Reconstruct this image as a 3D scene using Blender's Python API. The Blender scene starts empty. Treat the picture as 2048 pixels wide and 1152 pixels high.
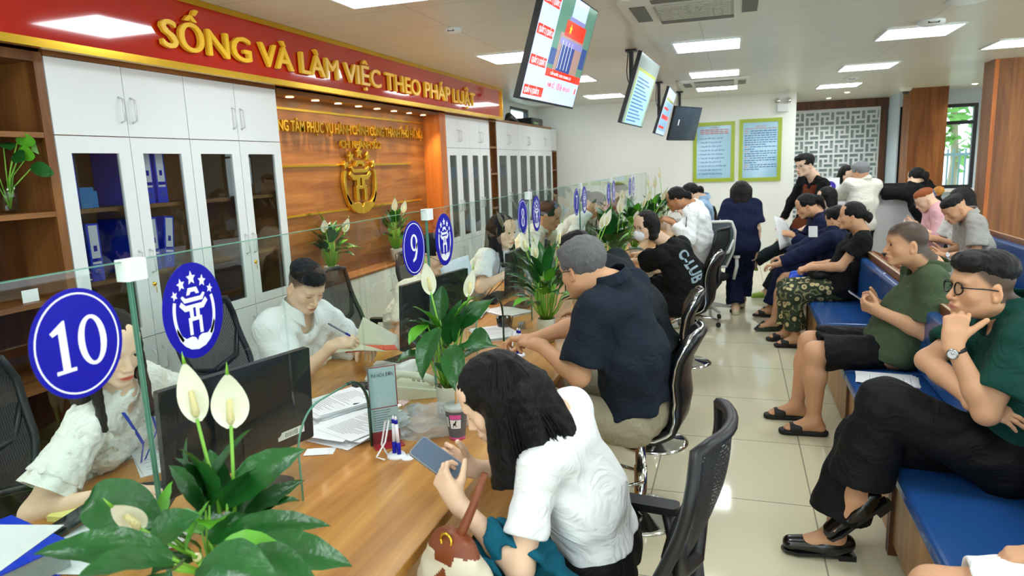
import bpy, bmesh, math, random
import numpy as np
from mathutils import Vector, Matrix
from math import pi, sin, cos, radians as rad
random.seed(7)
SC = bpy.context.scene
COL = SC.collection
# ------------------------------------------------------------------ camera
CAM_H = 1.75
YAW, PITCH, ROLL, FPX = .31715, .17685, -.037765, 1370.485      # focal length in pixels of a 2048 px wide frame
_f = np.array([-sin(YAW)*cos(PITCH), cos(YAW)*cos(PITCH), -sin(PITCH)])
_r0 = np.array([cos(YAW), sin(YAW), 0]); _u0 = np.cross(_r0, _f)
_r = _r0*cos(ROLL)+_u0*sin(ROLL); _u = -_r0*sin(ROLL)+_u0*cos(ROLL)
cd = bpy.data.cameras.new('camera'); cam = bpy.data.objects.new('camera', cd); COL.objects.link(cam)
M = Matrix([[_r[0], _u[0], -_f[0], 0], [_r[1], _u[1], -_f[1], 0], [_r[2], _u[2], -_f[2], CAM_H], [0, 0, 0, 1]])
cam.matrix_world = M
cd.sensor_width = 36; cd.lens = 36*FPX/2048; cd.clip_start = .02; cd.clip_end = 100
cd.dof.use_dof = True; cd.dof.focus_distance = 3.2; cd.dof.aperture_fstop = 4.5
SC.camera = cam
# ------------------------------------------------------------------ colour management, world, exposure
SC.view_settings.view_transform = 'Standard'; SC.view_settings.look = 'None'
SC.view_settings.gamma = 1; SC.view_settings.use_curve_mapping = False
SC.view_settings.exposure = 0.38
W = bpy.data.worlds.new('world'); SC.world = W; W.use_nodes = True
bgn = W.node_tree.nodes['Background']; bgn.inputs[0].default_value = (.80, .93, 1, 1); bgn.inputs[1].default_value = 3.0
LIGHT = 12.0        # radiance of the ceiling light diffusers

def ray(x, y):
    return _f*FPX+_r*(x-1024)-_u*(y-576)
def at(x, y, X=None, Y=None, Z=None, D=None):
    """the point of the room seen at picture position x, y that lies on the plane X=, Y= or Z="""
    d = ray(x, y)
    if X is not None: t = X/d[0]
    elif Y is not None: t = Y/d[1]
    elif Z is not None: t = (Z-CAM_H)/d[2]
    else: t = D/FPX
    return Vector((d[0]*t, d[1]*t, CAM_H+d[2]*t))

# ------------------------------------------------------------------ materials
def lin(h):
    if isinstance(h, str):
        h = h.lstrip('#'); c = [int(h[i:i+2], 16)/255 for i in (0, 2, 4)]
        return tuple(((v+.055)/1.055)**2.4 if v > .04045 else v/12.92 for v in c)
    return tuple(h[:3])
MATS = {}
def mat(name, col, rough=.5, metal=0., bump=0., bscale=40., emit=0., var=0., vscale=6., spec=.5, stretch=(1, 1, 1), coat=0., sub=0., alpha=1.):
    if name in MATS: return MATS[name]
    m = bpy.data.materials.new(name); m.use_nodes = True; MATS[name] = m
    n = m.node_tree.nodes; l = m.node_tree.links; b = n['Principled BSDF']
    c = lin(col); b.inputs['Base Color'].default_value = (*c, 1); b.inputs['Roughness'].default_value = rough
    b.inputs['Metallic'].default_value = metal; b.inputs['Specular IOR Level'].default_value = spec
    b.inputs['Coat Weight'].default_value = coat; b.inputs['Coat Roughness'].default_value = .04
    if sub: b.inputs['Subsurface Weight'].default_value = sub; b.inputs['Subsurface Radius'].default_value = (.012, .004, .002); b.inputs['Subsurface Scale'].default_value = 1
    if emit: b.inputs['Emission Color'].default_value = (*c, 1); b.inputs['Emission Strength'].default_value = emit
    if alpha < 1: b.inputs['Alpha'].default_value = alpha
    if bump or var:
        t = n.new('ShaderNodeTexCoord'); mp = n.new('ShaderNodeMapping'); mp.inputs['Scale'].default_value = stretch
        l.new(t.outputs['Object'], mp.inputs[0])
        if bump:
            z = n.new('ShaderNodeTexNoise'); z.inputs['Scale'].default_value = bscale; z.inputs['Detail'].default_value = 4
            l.new(mp.outputs[0], z.inputs['Vector'])
            bu = n.new('ShaderNodeBump'); bu.inputs['Strength'].default_value = bump; bu.inputs['Distance'].default_value = .01
            l.new(z.outputs[0], bu.inputs['Height']); l.new(bu.outputs[0], b.inputs['Normal'])
        if var:
            z = n.new('ShaderNodeTexNoise'); z.inputs['Scale'].default_value = vscale; z.inputs['Detail'].default_value = 5
            l.new(mp.outputs[0], z.inputs['Vector'])
            mx = n.new('ShaderNodeMix'); mx.data_type = 'RGBA'
            mx.inputs['A'].default_value = (*[max(0, v*(1-var)) for v in c], 1); mx.inputs['B'].default_value = (*[min(1, v*(1+var)) for v in c], 1)
            l.new(z.outputs[0], mx.inputs['Factor']); l.new(mx.outputs['Result'], b.inputs['Base Color'])
    return m
def wood(name, c1, c2, axis='z', rough=.4, scale=1., coat=.0, plank=None):
    """laminate wood: grain drawn out along one axis; plank=(axis, width) adds seams between boards"""
    if name in MATS: return MATS[name]
    m = bpy.data.materials.new(name); m.use_nodes = True; MATS[name] = m
    n = m.node_tree.nodes; l = m.node_tree.links; b = n['Principled BSDF']; b.inputs['Roughness'].default_value = rough
    b.inputs['Coat Weight'].default_value = coat; b.inputs['Coat Roughness'].default_value = .08
    t = n.new('ShaderNodeTexCoord'); mp = n.new('ShaderNodeMapping')
    s = {'x': (.7, 9, 9), 'y': (9, .7, 9), 'z': (9, 9, .7)}[axis]
    mp.inputs['Scale'].default_value = [v*scale for v in s]; l.new(t.outputs['Object'], mp.inputs[0])
    z = n.new('ShaderNodeTexNoise'); z.inputs['Scale'].default_value = 1.3; z.inputs['Detail'].default_value = 8; z.inputs['Roughness'].default_value = .62; z.inputs['Distortion'].default_value = .6
    l.new(mp.outputs[0], z.inputs['Vector'])
    r = n.new('ShaderNodeValToRGB'); r.color_ramp.elements[0].position = .32; r.color_ramp.elements[1].position = .7
    r.color_ramp.elements[0].color = (*lin(c1), 1); r.color_ramp.elements[1].color = (*lin(c2), 1)
    l.new(z.outputs[0], r.inputs[0]); out = r.outputs[0]
    if plank:
        ax, wd, ln = plank
        sp = n.new('ShaderNodeSeparateXYZ'); l.new(t.outputs['Object'], sp.inputs[0])
        def mt(op, a, bb=None):
            q = n.new('ShaderNodeMath'); q.operation = op
            for i, v in enumerate((a, bb)):
                if v is None: continue
                if hasattr(v, 'is_output'): l.new(v, q.inputs[i])
                else: q.inputs[i].default_value = v
            return q.outputs[0]
        k = mt('FLOOR', mt('DIVIDE', sp.outputs[ax], wd)); la = {'x': 0, 'y': 1, 'z': 2}[axis]
        k2 = mt('FLOOR', mt('ADD', mt('DIVIDE', sp.outputs[la], ln), mt('MULTIPLY', k, .37)))
        cb = n.new('ShaderNodeCombineXYZ'); l.new(k, cb.inputs[0]); l.new(k2, cb.inputs[1])
        wn = n.new('ShaderNodeTexWhiteNoise'); wn.noise_dimensions = '2D'; l.new(cb.outputs[0], wn.inputs['Vector'])
        hs = n.new('ShaderNodeHueSaturation'); l.new(out, hs.inputs['Color'])
        l.new(mt('ADD', mt('MULTIPLY', wn.outputs[0], .3), .85), hs.inputs['Value']); out = hs.outputs[0]
    l.new(out, b.inputs['Base Color'])
    return m
def thin_glass(name, tint, refl=.9, rough=0.):
    m = bpy.data.materials.new(name); m.use_nodes = True; MATS[name] = m
    n = m.node_tree.nodes; l = m.node_tree.links; n.remove(n['Principled BSDF']); o = n['Material Output']
    tr = n.new('ShaderNodeBsdfTransparent'); tr.inputs[0].default_value = (*tint, 1)
    gl = n.new('ShaderNodeBsdfGlossy'); gl.inputs['Roughness'].default_value = rough; gl.inputs['Color'].default_value = (refl, refl, refl, 1)
    fr = n.new('ShaderNodeFresnel'); fr.inputs[0].default_value = 1.52
    mx = n.new('ShaderNodeMixShader'); gm = n.new('ShaderNodeNewGeometry'); k = n.new('ShaderNodeMath'); k.operation = 'SUBTRACT'; k.inputs[0].default_value = 1; l.new(gm.outputs['Backfacing'], k.inputs[1])
    k2 = n.new('ShaderNodeMath'); k2.operation = 'MULTIPLY'; l.new(fr.outputs[0], k2.inputs[0]); l.new(k.outputs[0], k2.inputs[1]); l.new(k2.outputs[0], mx.inputs[0]); l.new(tr.outputs[0], mx.inputs[1]); l.new(gl.outputs[0], mx.inputs[2])
    l.new(mx.outputs[0], o.inputs[0]); return m
def vcol_mat(name, rough=.5, sub=0., bump=0., bscale=60, spec=.4):
    if name in MATS: return MATS[name]
    m = mat(name, (.8, .8, .8), rough, sub=sub, bump=bump, bscale=bscale, spec=spec)
    n = m.node_tree.nodes; a = n.new('ShaderNodeAttribute'); a.attribute_name = 'tone'
    m.node_tree.links.new(a.outputs['Color'], n['Principled BSDF'].inputs['Base Color'])
    return m

# ------------------------------------------------------------------ object helpers
def props(o, label, cat, group=None, kind=None):
    if label: o['label'] = label
    if cat: o['category'] = cat
    if group: o['group'] = group
    if kind: o['kind'] = kind
    return o
def thing(name, label, cat, loc=(0, 0, 0), group=None, rz=0):
    o = bpy.data.objects.new(name, None); COL.objects.link(o); o.empty_display_size = .1
    o.location = loc; o.rotation_euler = (0, 0, rz)
    return props(o, label, cat, group)
def basis(o):
    m = Matrix.Translation(o.location) @ o.rotation_euler.to_matrix().to_4x4()
    return (basis(o.parent) @ o.matrix_parent_inverse @ m) if o.parent else m
def adopt(child, parent):
    child.parent = parent; child.matrix_parent_inverse = basis(parent).inverted()
def link_mesh(name, me, m, parent=None, label=None):
    o = bpy.data.objects.new(name, me); COL.objects.link(o)
    if m is not None:
        for q in (m if isinstance(m, (list, tuple)) else [m]): me.materials.append(q)
    if parent is not None: adopt(o, parent)
    if label: o['label'] = label
    return o
def dup(root, loc, label=None, rz=None, group=None):
    def cp(o, par):
        c = o.copy(); COL.objects.link(c)
        if par is not None: c.parent = par; c.matrix_parent_inverse = o.matrix_parent_inverse.copy()
        for ch in o.children: cp(ch, c)
        return c
    r = cp(root, None); r.location = loc
    if rz is not None: r.rotation_euler = (0, 0, rz)
    if label: r['label'] = label
    if group: r['group'] = group
    return r

class MB:
    """collects shapes and links them as one mesh object"""
    def __init__(s): s.v = []; s.f = []; s.mi = []; s.cur = 0; s.sm = []
    def add(s, vs, fs, smooth=False):
        o = len(s.v); s.v += [tuple(v) for v in vs]; s.f += [tuple(i+o for i in f) for f in fs]
        s.mi += [s.cur]*len(fs); s.sm += [smooth]*len(fs); return s
    def m(s, i): s.cur = i; return s
    def box(s, a, b, R=None, c=None):
        (x0, y0, z0), (x1, y1, z1) = a, b
        vs = [(x, y, z) for z in (z0, z1) for x, y in ((x0, y0), (x1, y0), (x1, y1), (x0, y1))]
        if R is not None: vs = [R @ Vector(v)+Vector((0, 0, 0) if c is None else c) for v in vs]
        return s.add(vs, [(3, 2, 1, 0), (4, 5, 6, 7), (0, 1, 5, 4), (1, 2, 6, 5), (2, 3, 7, 6), (3, 0, 4, 7)])
    def rbox(s, a, b, r=.01, n=3, R=None, c=None, axis=2):
        """box with four rounded edges running along one axis"""
        lo = [a[i] for i in range(3) if i != axis]; hi = [b[i] for i in range(3) if i != axis]
        pts = []
        for k, (cx, cy) in enumerate(((hi[0]-r, hi[1]-r), (lo[0]+r, hi[1]-r), (lo[0]+r, lo[1]+r), (hi[0]-r, lo[1]+r))):
            for i in range(n+1):
                t = (k+i/n)*pi/2; pts.append((cx+r*cos(t), cy+r*sin(t)))
        def P(p, h):
            q = list(p); q.insert(axis, h); q = Vector(q)
            return (R @ q+Vector((0, 0, 0) if c is None else c)) if R is not None else q
        N = len(pts); vs = [P(p, a[axis]) for p in pts]+[P(p, b[axis]) for p in pts]
        fl = axis == 1
        fs = [tuple(range(N))[::(1 if fl else -1)], tuple(range(N, 2*N))[::(-1 if fl else 1)]]
        fs += [((i, (i+1) % N, N+(i+1) % N, N+i) if not fl else (N+i, N+(i+1) % N, (i+1) % N, i)) for i in range(N)]
        return s.add(vs, fs)
    def prism(s, pts, o, ux, uy, h):
        """polygon pts in the plane o + ux, uy, pushed out along ux x uy by h"""
        o, ux, uy = Vector(o), Vector(ux), Vector(uy); nz = ux.cross(uy).normalized()
        if sum(pts[i][0]*pts[(i+1) % len(pts)][1]-pts[(i+1) % len(pts)][0]*pts[i][1] for i in range(len(pts))) < 0: pts = pts[::-1]
        from mathutils.geometry import tessellate_polygon
        N = len(pts); a = [o+ux*p[0]+uy*p[1] for p in pts]; b = [p+nz*h for p in a]
        tr = tessellate_polygon([[Vector((p[0], p[1], 0)) for p in pts]])
        fs = []
        for t in tr:
            p, q, r = [pts[i] for i in t]
            if (q[0]-p[0])*(r[1]-p[1])-(q[1]-p[1])*(r[0]-p[0]) < 0: t = t[::-1]
            fs.append((t[0]+N, t[1]+N, t[2]+N))
            if h: fs.append((t[2], t[1], t[0]))
        if h: fs += [(i, (i+1) % N, N+(i+1) % N, N+i) for i in range(N)]
        return s.add(a+b, fs)
    def tube(s, path, r, n=8, cap=True, flat=None):
        """round bar along a path; r one number or one per point"""
        P = [Vector(p) for p in path]; K = len(P)
        rs = r if isinstance(r, (list, tuple)) else [r]*K
        t = (P[1]-P[0]).normalized(); a = t.orthogonal().normalized() if flat is None else Vector(flat)
        vs = []
        for i in range(K):
            t = (P[min(i+1, K-1)]-P[max(i-1, 0)]).normalized()
            a = (a-t*a.dot(t)).normalized(); b = t.cross(a)
            k = 1 if flat is None else .25
            for j in range(n):
                w = 2*pi*j/n; vs.append(P[i]+a*(rs[i]*cos(w))+b*(rs[i]*k*sin(w)))
        fs = [(i*n+j, i*n+(j+1) % n, (i+1)*n+(j+1) % n, (i+1)*n+j) for i in range(K-1) for j in range(n)]
        s.add(vs, fs, True)
        if cap: s.f += [tuple(len(s.v)-K*n+j for j in range(n))[::-1], tuple(len(s.v)-n+j for j in range(n))]; s.mi += [s.cur]*2; s.sm += [False]*2
        return s
    def lathe(s, prof, c=(0, 0, 0), n=24, R=None):
        c = Vector(c); vs = []
        for r, z in prof:
            for j in range(n):
                v = Vector((r*cos(2*pi*j/n), r*sin(2*pi*j/n), z)); vs.append((R @ v if R is not None else v)+c)
        K = len(prof)
        return s.add(vs, [(i*n+j, i*n+(j+1) % n, (i+1)*n+(j+1) % n, (i+1)*n+j) for i in range(K-1) for j in range(n)], True)
    def ball(s, c, r, n=12, m=8, sc=(1, 1, 1), R=None):
        prof = [(max(1e-4, sin(pi*i/m))*r, -cos(pi*i/m)*r) for i in range(m+1)]
        o = len(s.v); s.lathe(prof, (0, 0, 0), n)
        for i in range(o, len(s.v)):
            v = Vector(s.v[i]); v = Vector((v.x*sc[0], v.y*sc[1], v.z*sc[2]))
            if R is not None: v = R @ v
            s.v[i] = tuple(v+Vector(c))
        return s
    def grid(s, fn, nu, nv, smooth=True, closed=False):
        vs = [fn(i/nu, j/nv) for j in range(nv+1) for i in range(nu+1)]
        W_ = nu+1
        return s.add(vs, [(j*W_+i, j*W_+i+1, (j+1)*W_+i+1, (j+1)*W_+i) for j in range(nv) for i in range(nu)], smooth)
    def build(s, name, m, parent=None, label=None, bevel=0, solid=0, sub=0):
        me = bpy.data.meshes.new(name); me.from_pydata(s.v, [], s.f); me.update()
        me.polygons.foreach_set('material_index', s.mi); me.polygons.foreach_set('use_smooth', s.sm)
        o = link_mesh(name, me, m, parent, label)
        if solid:
            q = o.modifiers.new('t', 'SOLIDIFY'); q.thickness = solid; q.offset = 0
        if bevel:
            q = o.modifiers.new('b', 'BEVEL'); q.width = bevel; q.segments = 2; q.limit_method = 'ANGLE'; q.angle_limit = .7
        if sub:
            q = o.modifiers.new('s', 'SUBSURF'); q.levels = sub; q.render_levels = sub
        return o
def one(o, label, cat, group=None, kind=None): return props(o, label, cat, group, kind)
def struct(o): o['kind'] = 'structure'; return o

def by_word(vs, fs, d, gap):
    """split lettering into words wherever nothing stands for longer than gap along d"""
    t = np.array(vs)@np.array(d, float); iv = sorted((min(t[list(f)]), max(t[list(f)]), k) for k, f in enumerate(fs)); grp, end = [[]], iv[0][1]
    for a, b, k in iv:
        if a > end+gap: grp.append([])
        grp[-1].append(fs[k]); end = max(end, b)
    out = []
    for g in grp:
        ix = sorted({i for f in g for i in f}); mp = {a: i for i, a in enumerate(ix)}; out.append(([vs[a] for a in ix], [tuple(mp[i] for i in f) for f in g]))
    return out
def text_mesh(body, size, extr, o, ux, uy, width=None, offset=0.0, align='LEFT', height=None, shear=0, bev=0):
    """lettering as a mesh: baseline start o, reading direction ux, up uy"""
    c = bpy.data.curves.new('txt', 'FONT'); c.body = body; c.size = 1; c.extrude = extr/size/2; c.offset = offset; c.align_x = align; c.resolution_u = 3
    if bev: c.bevel_depth = bev
    ob = bpy.data.objects.new('txt', c); COL.objects.link(ob)
    dg = bpy.context.evaluated_depsgraph_get(); me = bpy.data.meshes.new_from_object(ob.evaluated_get(dg))
    bpy.data.objects.remove(ob); bpy.data.curves.remove(c)
    n = len(me.vertices); co = np.empty(n*3, 'f'); me.vertices.foreach_get('co', co); co = co.reshape(-1, 3)
    xmax = co[:, 0].max()-co[:, 0].min() if n else 1
    sx = (width/xmax) if width else size
    sy = size if height is None else height
    ux, uy = np.array(ux, float), np.array(uy, float); nz = np.cross(ux, uy); o = np.array(o, float)
    p = o+np.outer(co[:, 0]*sx, ux)+np.outer(co[:, 1]*sy, uy)+np.outer(co[:, 2]*size, nz)
    vs = p.tolist(); fs = [tuple(q.vertices) for q in me.polygons]; bpy.data.meshes.remove(me)
    return vs, fs
# ------------------------------------------------------------------ smooth solid modelling: round limbs blended into one skin
def nrm(v):
    v = np.asarray(v, float); return v/max(1e-9, np.linalg.norm(v))
class Body:
    """list of rounded shapes that are blended, cut and then turned into one mesh"""
    def __init__(s): s.p = []
    def cone(s, a, b, r1, r2, k=.02, w=None, ws=1., cut=None, op='+'):
        """limb from a to b; w, ws: axis along which the section is widened"""
        s.p.append(['c', np.array(a, float), np.array(b, float), r1, r2, k, None if w is None else nrm(w), ws, cut, op]); return s
    def ell(s, c, r, R=None, k=.02, op='+', cut=None):
        s.p.append(['e', np.array(c, float), np.array(r, float), np.eye(3) if R is None else np.array(R, float), 0, k, None, 1., cut, op]); return s
    def half(s, p, n, op='&', k=.004):
        """cut everything on the side n points to"""
        s.p.append(['h', np.array(p, float), nrm(n), 0, 0, k, None, 1., None, op]); return s
    @staticmethod
    def dist(q, P):
        if q[0] == 'c':
            a, b, r1, r2 = q[1:5]; ab = b-a; L = ab@ab
            t = np.clip((P-a)@ab/max(L, 1e-9), 0, 1); d = P-a-t[:, None]*ab
            if q[6] is not None:
                w = d@q[6]; d2 = (d*d).sum(1)-(1-1/q[7]**2)*w*w; d2 = np.maximum(d2, 0)
                r = np.sqrt(d2)-(r1+(r2-r1)*t)
            else: r = np.sqrt((d*d).sum(1))-(r1+(r2-r1)*t)
        elif q[0] == 'e':
            L_ = (P-q[1])@q[3]/q[2]; k0 = np.sqrt((L_*L_).sum(1)); k1 = np.sqrt(((L_/q[2])**2).sum(1))
            r = k0*(k0-1)/np.maximum(k1, 1e-6)
        else: r = (P-q[1])@q[2]
        if q[8] is not None:
            for (cp, cn) in q[8]: r = np.maximum(r, (P-np.asarray(cp))@nrm(cn))
        return r
    @staticmethod
    def comb(d, r, k, op):
        if op == '+':
            h = np.maximum(k-np.abs(d-r), 0)/k; return np.minimum(d, r)-h*h*k*.25
        if op == '&':
            h = np.maximum(k-np.abs(d-r), 0)/k; return np.maximum(d, r)+h*h*k*.25
        r = -r; h = np.maximum(k-np.abs(d-r), 0)/k; return np.maximum(d, r)+h*h*k*.25
    def bounds(s):
        lo, hi = [], []
        for q in s.p:
            if q[9] != '+': continue
            if q[0] == 'c':
                r = max(q[3], q[4])*max(1, q[7])+q[5]*.3; lo.append(np.minimum(q[1], q[2])-r); hi.append(np.maximum(q[1], q[2])+r)
            elif q[0] == 'e':
                r = np.abs(q[3])@q[2]+q[5]*.3; lo.append(q[1]-r); hi.append(q[1]+r)
        return np.min(lo, 0), np.max(hi, 0)
    def mesh(s, res, noise=None):
        B = 8
        lo, hi = s.bounds(); lo = lo-res*2; n = np.ceil((hi+res*2-lo)/res).astype(int)
        nb = np.ceil(n/B).astype(int); n = nb*B+1
        F = np.full(tuple(n), 1., dtype=np.float32)
        bi = np.stack(np.meshgrid(*[np.arange(x) for x in nb], indexing='ij'), -1).reshape(-1, 3)
        cen = lo+(bi*B+B/2)*res; diag = B*res*.5*1.733
        D = np.stack([s.dist(q, cen) for q in s.p], 1)
        add = np.array([q[9] == '+' for q in s.p]); kk = np.array([q[5] for q in s.p]); slack = np.array([1.6*max(1, q[7]) if q[0] == 'c' else 2.2 for q in s.p])
        near = np.where(add[None], D, 9).min(1)
        act = np.where(near < diag*1.9+.01)[0]
        off = np.stack(np.meshgrid(*[np.arange(B+1)]*3, indexing='ij'), -1).reshape(-1, 3)
        for b in act:
            use = np.where((D[b]-near[b] < diag*2*slack+kk+.012) | ((~add) & (D[b] < diag*2.2+.02)) | np.array([q[9] == '&' for q in s.p]))[0]
            P = lo+(bi[b]*B+off)*res; d = np.full(len(P), 1.)
            for i in use:
                q = s.p[i]; d = s.comb(d, s.dist(q, P), q[5], q[9])
            if noise is not None: d = d+noise(P)
            i0 = bi[b]*B
            F[i0[0]:i0[0]+B+1, i0[1]:i0[1]+B+1, i0[2]:i0[2]+B+1] = d.reshape(B+1, B+1, B+1)
        return nets(F, lo, res)
def nets(F, lo, res):
    """surface nets"""
    S = F < 0; nx, ny, nz = F.shape
    acc = np.zeros((nx-1, ny-1, nz-1, 3), np.float32); cnt = np.zeros((nx-1, ny-1, nz-1), np.float32)
    sl = lambda o, ax, n_: slice(o[ax], n_-1+o[ax])
    for ax in range(3):
        a = [slice(None)]*3; b = [slice(None)]*3; a[ax] = slice(0, -1); b[ax] = slice(1, None)
        fa, fb = F[tuple(a)], F[tuple(b)]; cr = S[tuple(a)] != S[tuple(b)]
        t = np.where(cr, fa/np.where(cr, fa-fb, 1), 0)
        o1, o2 = [x for x in range(3) if x != ax]
        for u in (0, 1):
            for v in (0, 1):
                ix = [slice(None)]*3; ix[o1] = slice(u, F.shape[o1]-1+u); ix[o2] = slice(v, F.shape[o2]-1+v); ix = tuple(ix)
                c = cr[ix]; cnt += c; acc[..., ax] += np.where(c, t[ix], 0); acc[..., o1] += c*u; acc[..., o2] += c*v
    cell = np.argwhere(cnt > 0)
    idx = -np.ones(cnt.shape, np.int64); idx[tuple(cell.T)] = np.arange(len(cell))
    V = lo+(cell+acc[tuple(cell.T)]/cnt[tuple(cell.T)][:, None])*res
    quads = []
    for ax in range(3):
        o1, o2 = (ax+1) % 3, (ax+2) % 3
        a = [slice(None)]*3; b = [slice(None)]*3; a[ax] = slice(0, -1); b[ax] = slice(1, None)
        e = np.argwhere(S[tuple(a)] != S[tuple(b)])
        e = e[(e[:, o1] > 0) & (e[:, o2] > 0) & (e[:, o1] < F.shape[o1]-1) & (e[:, o2] < F.shape[o2]-1)]
        ins = S[tuple(e.T)]
        def g(d1, d2):
            q = e.copy(); q[:, o1] += d1; q[:, o2] += d2; return idx[tuple(q.T)]
        Q = np.stack([g(-1, -1), g(0, -1), g(0, 0), g(-1, 0)], 1); Q[~ins] = Q[~ins][:, ::-1]; quads.append(Q)
    Q = np.concatenate(quads); Q = Q[(Q >= 0).all(1)]
    return V, Q
_rs = np.random.RandomState(3)
_nd = _rs.normal(size=(9, 3)); _nd /= np.linalg.norm(_nd, axis=1)[:, None]; _np = _rs.uniform(0, 6.28, 9)
def wob(P, wave, amp, stretch=None):
    """soft folds: a sum of waves"""
    Q = P if stretch is None else P*np.asarray(stretch)
    Q = Q+.35*wave*np.sin(Q[:, [1, 2, 0]]*(2.1/wave)+_np[:3])
    v = np.zeros(len(P))
    for i in range(6): v += np.sin(Q@_nd[i]*(2*pi/(wave*(1-.09*i)))+_np[i])
    return v*(amp/3)
def fold(wave, amp, stretch=None): return lambda P: wob(P, wave, amp, stretch)
def npmesh(name, V, Q, m, parent=None, label=None, tone=None, mi=None, relax=1, smooth=True):
    V = np.array(V)
    if relax and len(Q):
        for _ in range(relax):
            A = np.zeros_like(V); c = np.zeros(len(V)); cen = V[Q].mean(1)
            for j in range(Q.shape[1]): np.add.at(A, Q[:, j], cen); np.add.at(c, Q[:, j], 1)
            V = np.where(c[:, None] > 0, A/np.maximum(c, 1)[:, None], V)
    me = bpy.data.meshes.new(name); me.vertices.add(len(V)); me.vertices.foreach_set('co', V.astype('f').ravel())
    me.loops.add(Q.size); me.loops.foreach_set('vertex_index', Q.astype('i').ravel())
    me.polygons.add(len(Q)); k = Q.shape[1]
    me.polygons.foreach_set('loop_start', np.arange(0, Q.size, k, dtype='i'))
    me.update(calc_edges=True); me.validate()
    me.polygons.foreach_set('use_smooth', [smooth]*len(me.polygons))
    if tone is not None:
        T = tone(V) if callable(tone) else tone
        a = me.color_attributes.new('tone', 'FLOAT_COLOR', 'POINT'); a.data.foreach_set('color', np.concatenate([T, np.ones((len(V), 1))], 1).astype('f').ravel())
    if mi is not None: me.polygons.foreach_set('material_index', mi(V, Q).astype('i'))
    return link_mesh(name, me, m, parent, label)
def frame(fwd, up):
    """columns: right, forward, up"""
    f = nrm(fwd); u = np.asarray(up, float); u = nrm(u-f*(u@f)); r = np.cross(f, u)
    return np.stack([r, f, u], 1)
def ik(a, c, l1, l2, pole):
    """middle joint between a and c with given bone lengths, bent towards pole"""
    a, c = np.asarray(a, float), np.asarray(c, float); d = c-a; L = np.linalg.norm(d)
    if L > (l1+l2)*.999: c = a+d/L*(l1+l2)*.999; d = c-a; L = np.linalg.norm(d)
    x = (l1*l1-l2*l2+L*L)/(2*L); h = math.sqrt(max(0, l1*l1-x*x)); n = d/L
    p = np.asarray(pole, float); p = nrm(p-n*(p@n))
    return a+n*x+p*h, c
# ------------------------------------------------------------------ shared materials
CEIL = 2.76
M_wall = mat('white_wall_paint', '#f9fbf6', .6)
M_bluewall = mat('pale_blue_wall_paint', '#c9dcec', .5)
M_white = mat('white_laminate', '#e9eeee', .28)
M_oak = wood('oak_laminate', '#5f3516', '#92602f', 'z', .42)
M_oakh = wood('oak_laminate_level', '#6a3c19', '#9c6a36', 'y', .42)
M_dark_oak = wood('dark_oak_laminate', '#3f210e', '#6b4020', 'z', .45)
M_panel = wood('niche_board', '#7a4419', '#b5793c', 'y', .38, plank=(2, .28, .62))
M_desk = wood('desk_laminate', '#a0642a', '#dda455', 'y', .28, .8, coat=.15)
M_colwood = wood('column_board', '#6b3a1b', '#a36a35', 'z', .4, .7, plank=(0, .16, 9))
M_orange = wood('orange_board', '#a8551b', '#d57a30', 'z', .4)  # more orange wood for the niche pier and column edge
M_gold = mat('polished_gold', '#e6b93a', .24, .85)
M_goldp = mat('gold_paint', '#ffcb2e', .35, .0)
M_red = mat('glossy_red_board', '#c01a10', .08, coat=1.)
M_chrome = mat('chrome', '#d8dadb', .08, 1.0)
M_steel = mat('brushed_steel', '#aeb2b4', .28, 1.0)
M_black = mat('black_plastic', '#15171a', .35)
M_blackg = mat('glossy_black', '#0c0e10', .1)
M_grey = mat('dark_grey_plastic', '#34393c', .4)
M_paper = mat('white_paper', '#f1f3f5', .7)
M_ink = mat('grey_ink', '#8a8f98', .7)
M_blue = mat('royal_blue_vinyl', '#0a0aa6', .4, spec=.3)
M_bluef = mat('blue_folder_card', '#1640d8', .35)
M_wt = mat('white_vinyl', '#f3f4fb', .4)
M_leaf = mat('dark_green_leaf', '#1f5a22', .30, var=.45, vscale=18, bump=.25, bscale=60)
M_leafl = mat('light_green_leaf', '#5fae2c', .35, var=.25, vscale=14)
M_stem = mat('pale_green_stem', '#7cba3a', .4)
M_spathe = mat('white_spathe', '#f2f3df', .45)
M_spadix = mat('cream_spadix', '#e6dca0', .7, bump=.6, bscale=300)
M_glass = thin_glass('clear_glass', (.90, .955, .935), .85)
M_clear = thin_glass('clear_vessel_glass', (.9, .95, .95), 1.)
M_smoke = thin_glass('tinted_cabinet_glass', (.80, .83, .83), .95)
M_handle = mat('silver_handle', '#d3d6d6', .3, .3)
M_frost = thin_glass('grey_cabinet_glass', (.70, .74, .72), .8, .12)
M_edge = mat('green_glass_edge', '#5f9a86', .15)
M_dedge = mat('shaded_glass_edge', '#1d3a2c', .3)  # far cut edge of the glass arch, its shaded look put into the colour
M_lamp = mat('lit_diffuser', '#f3faff', emit=LIGHT)
M_bulb = mat('lit_warm_bulb', '#fff0cc', emit=26)

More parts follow.
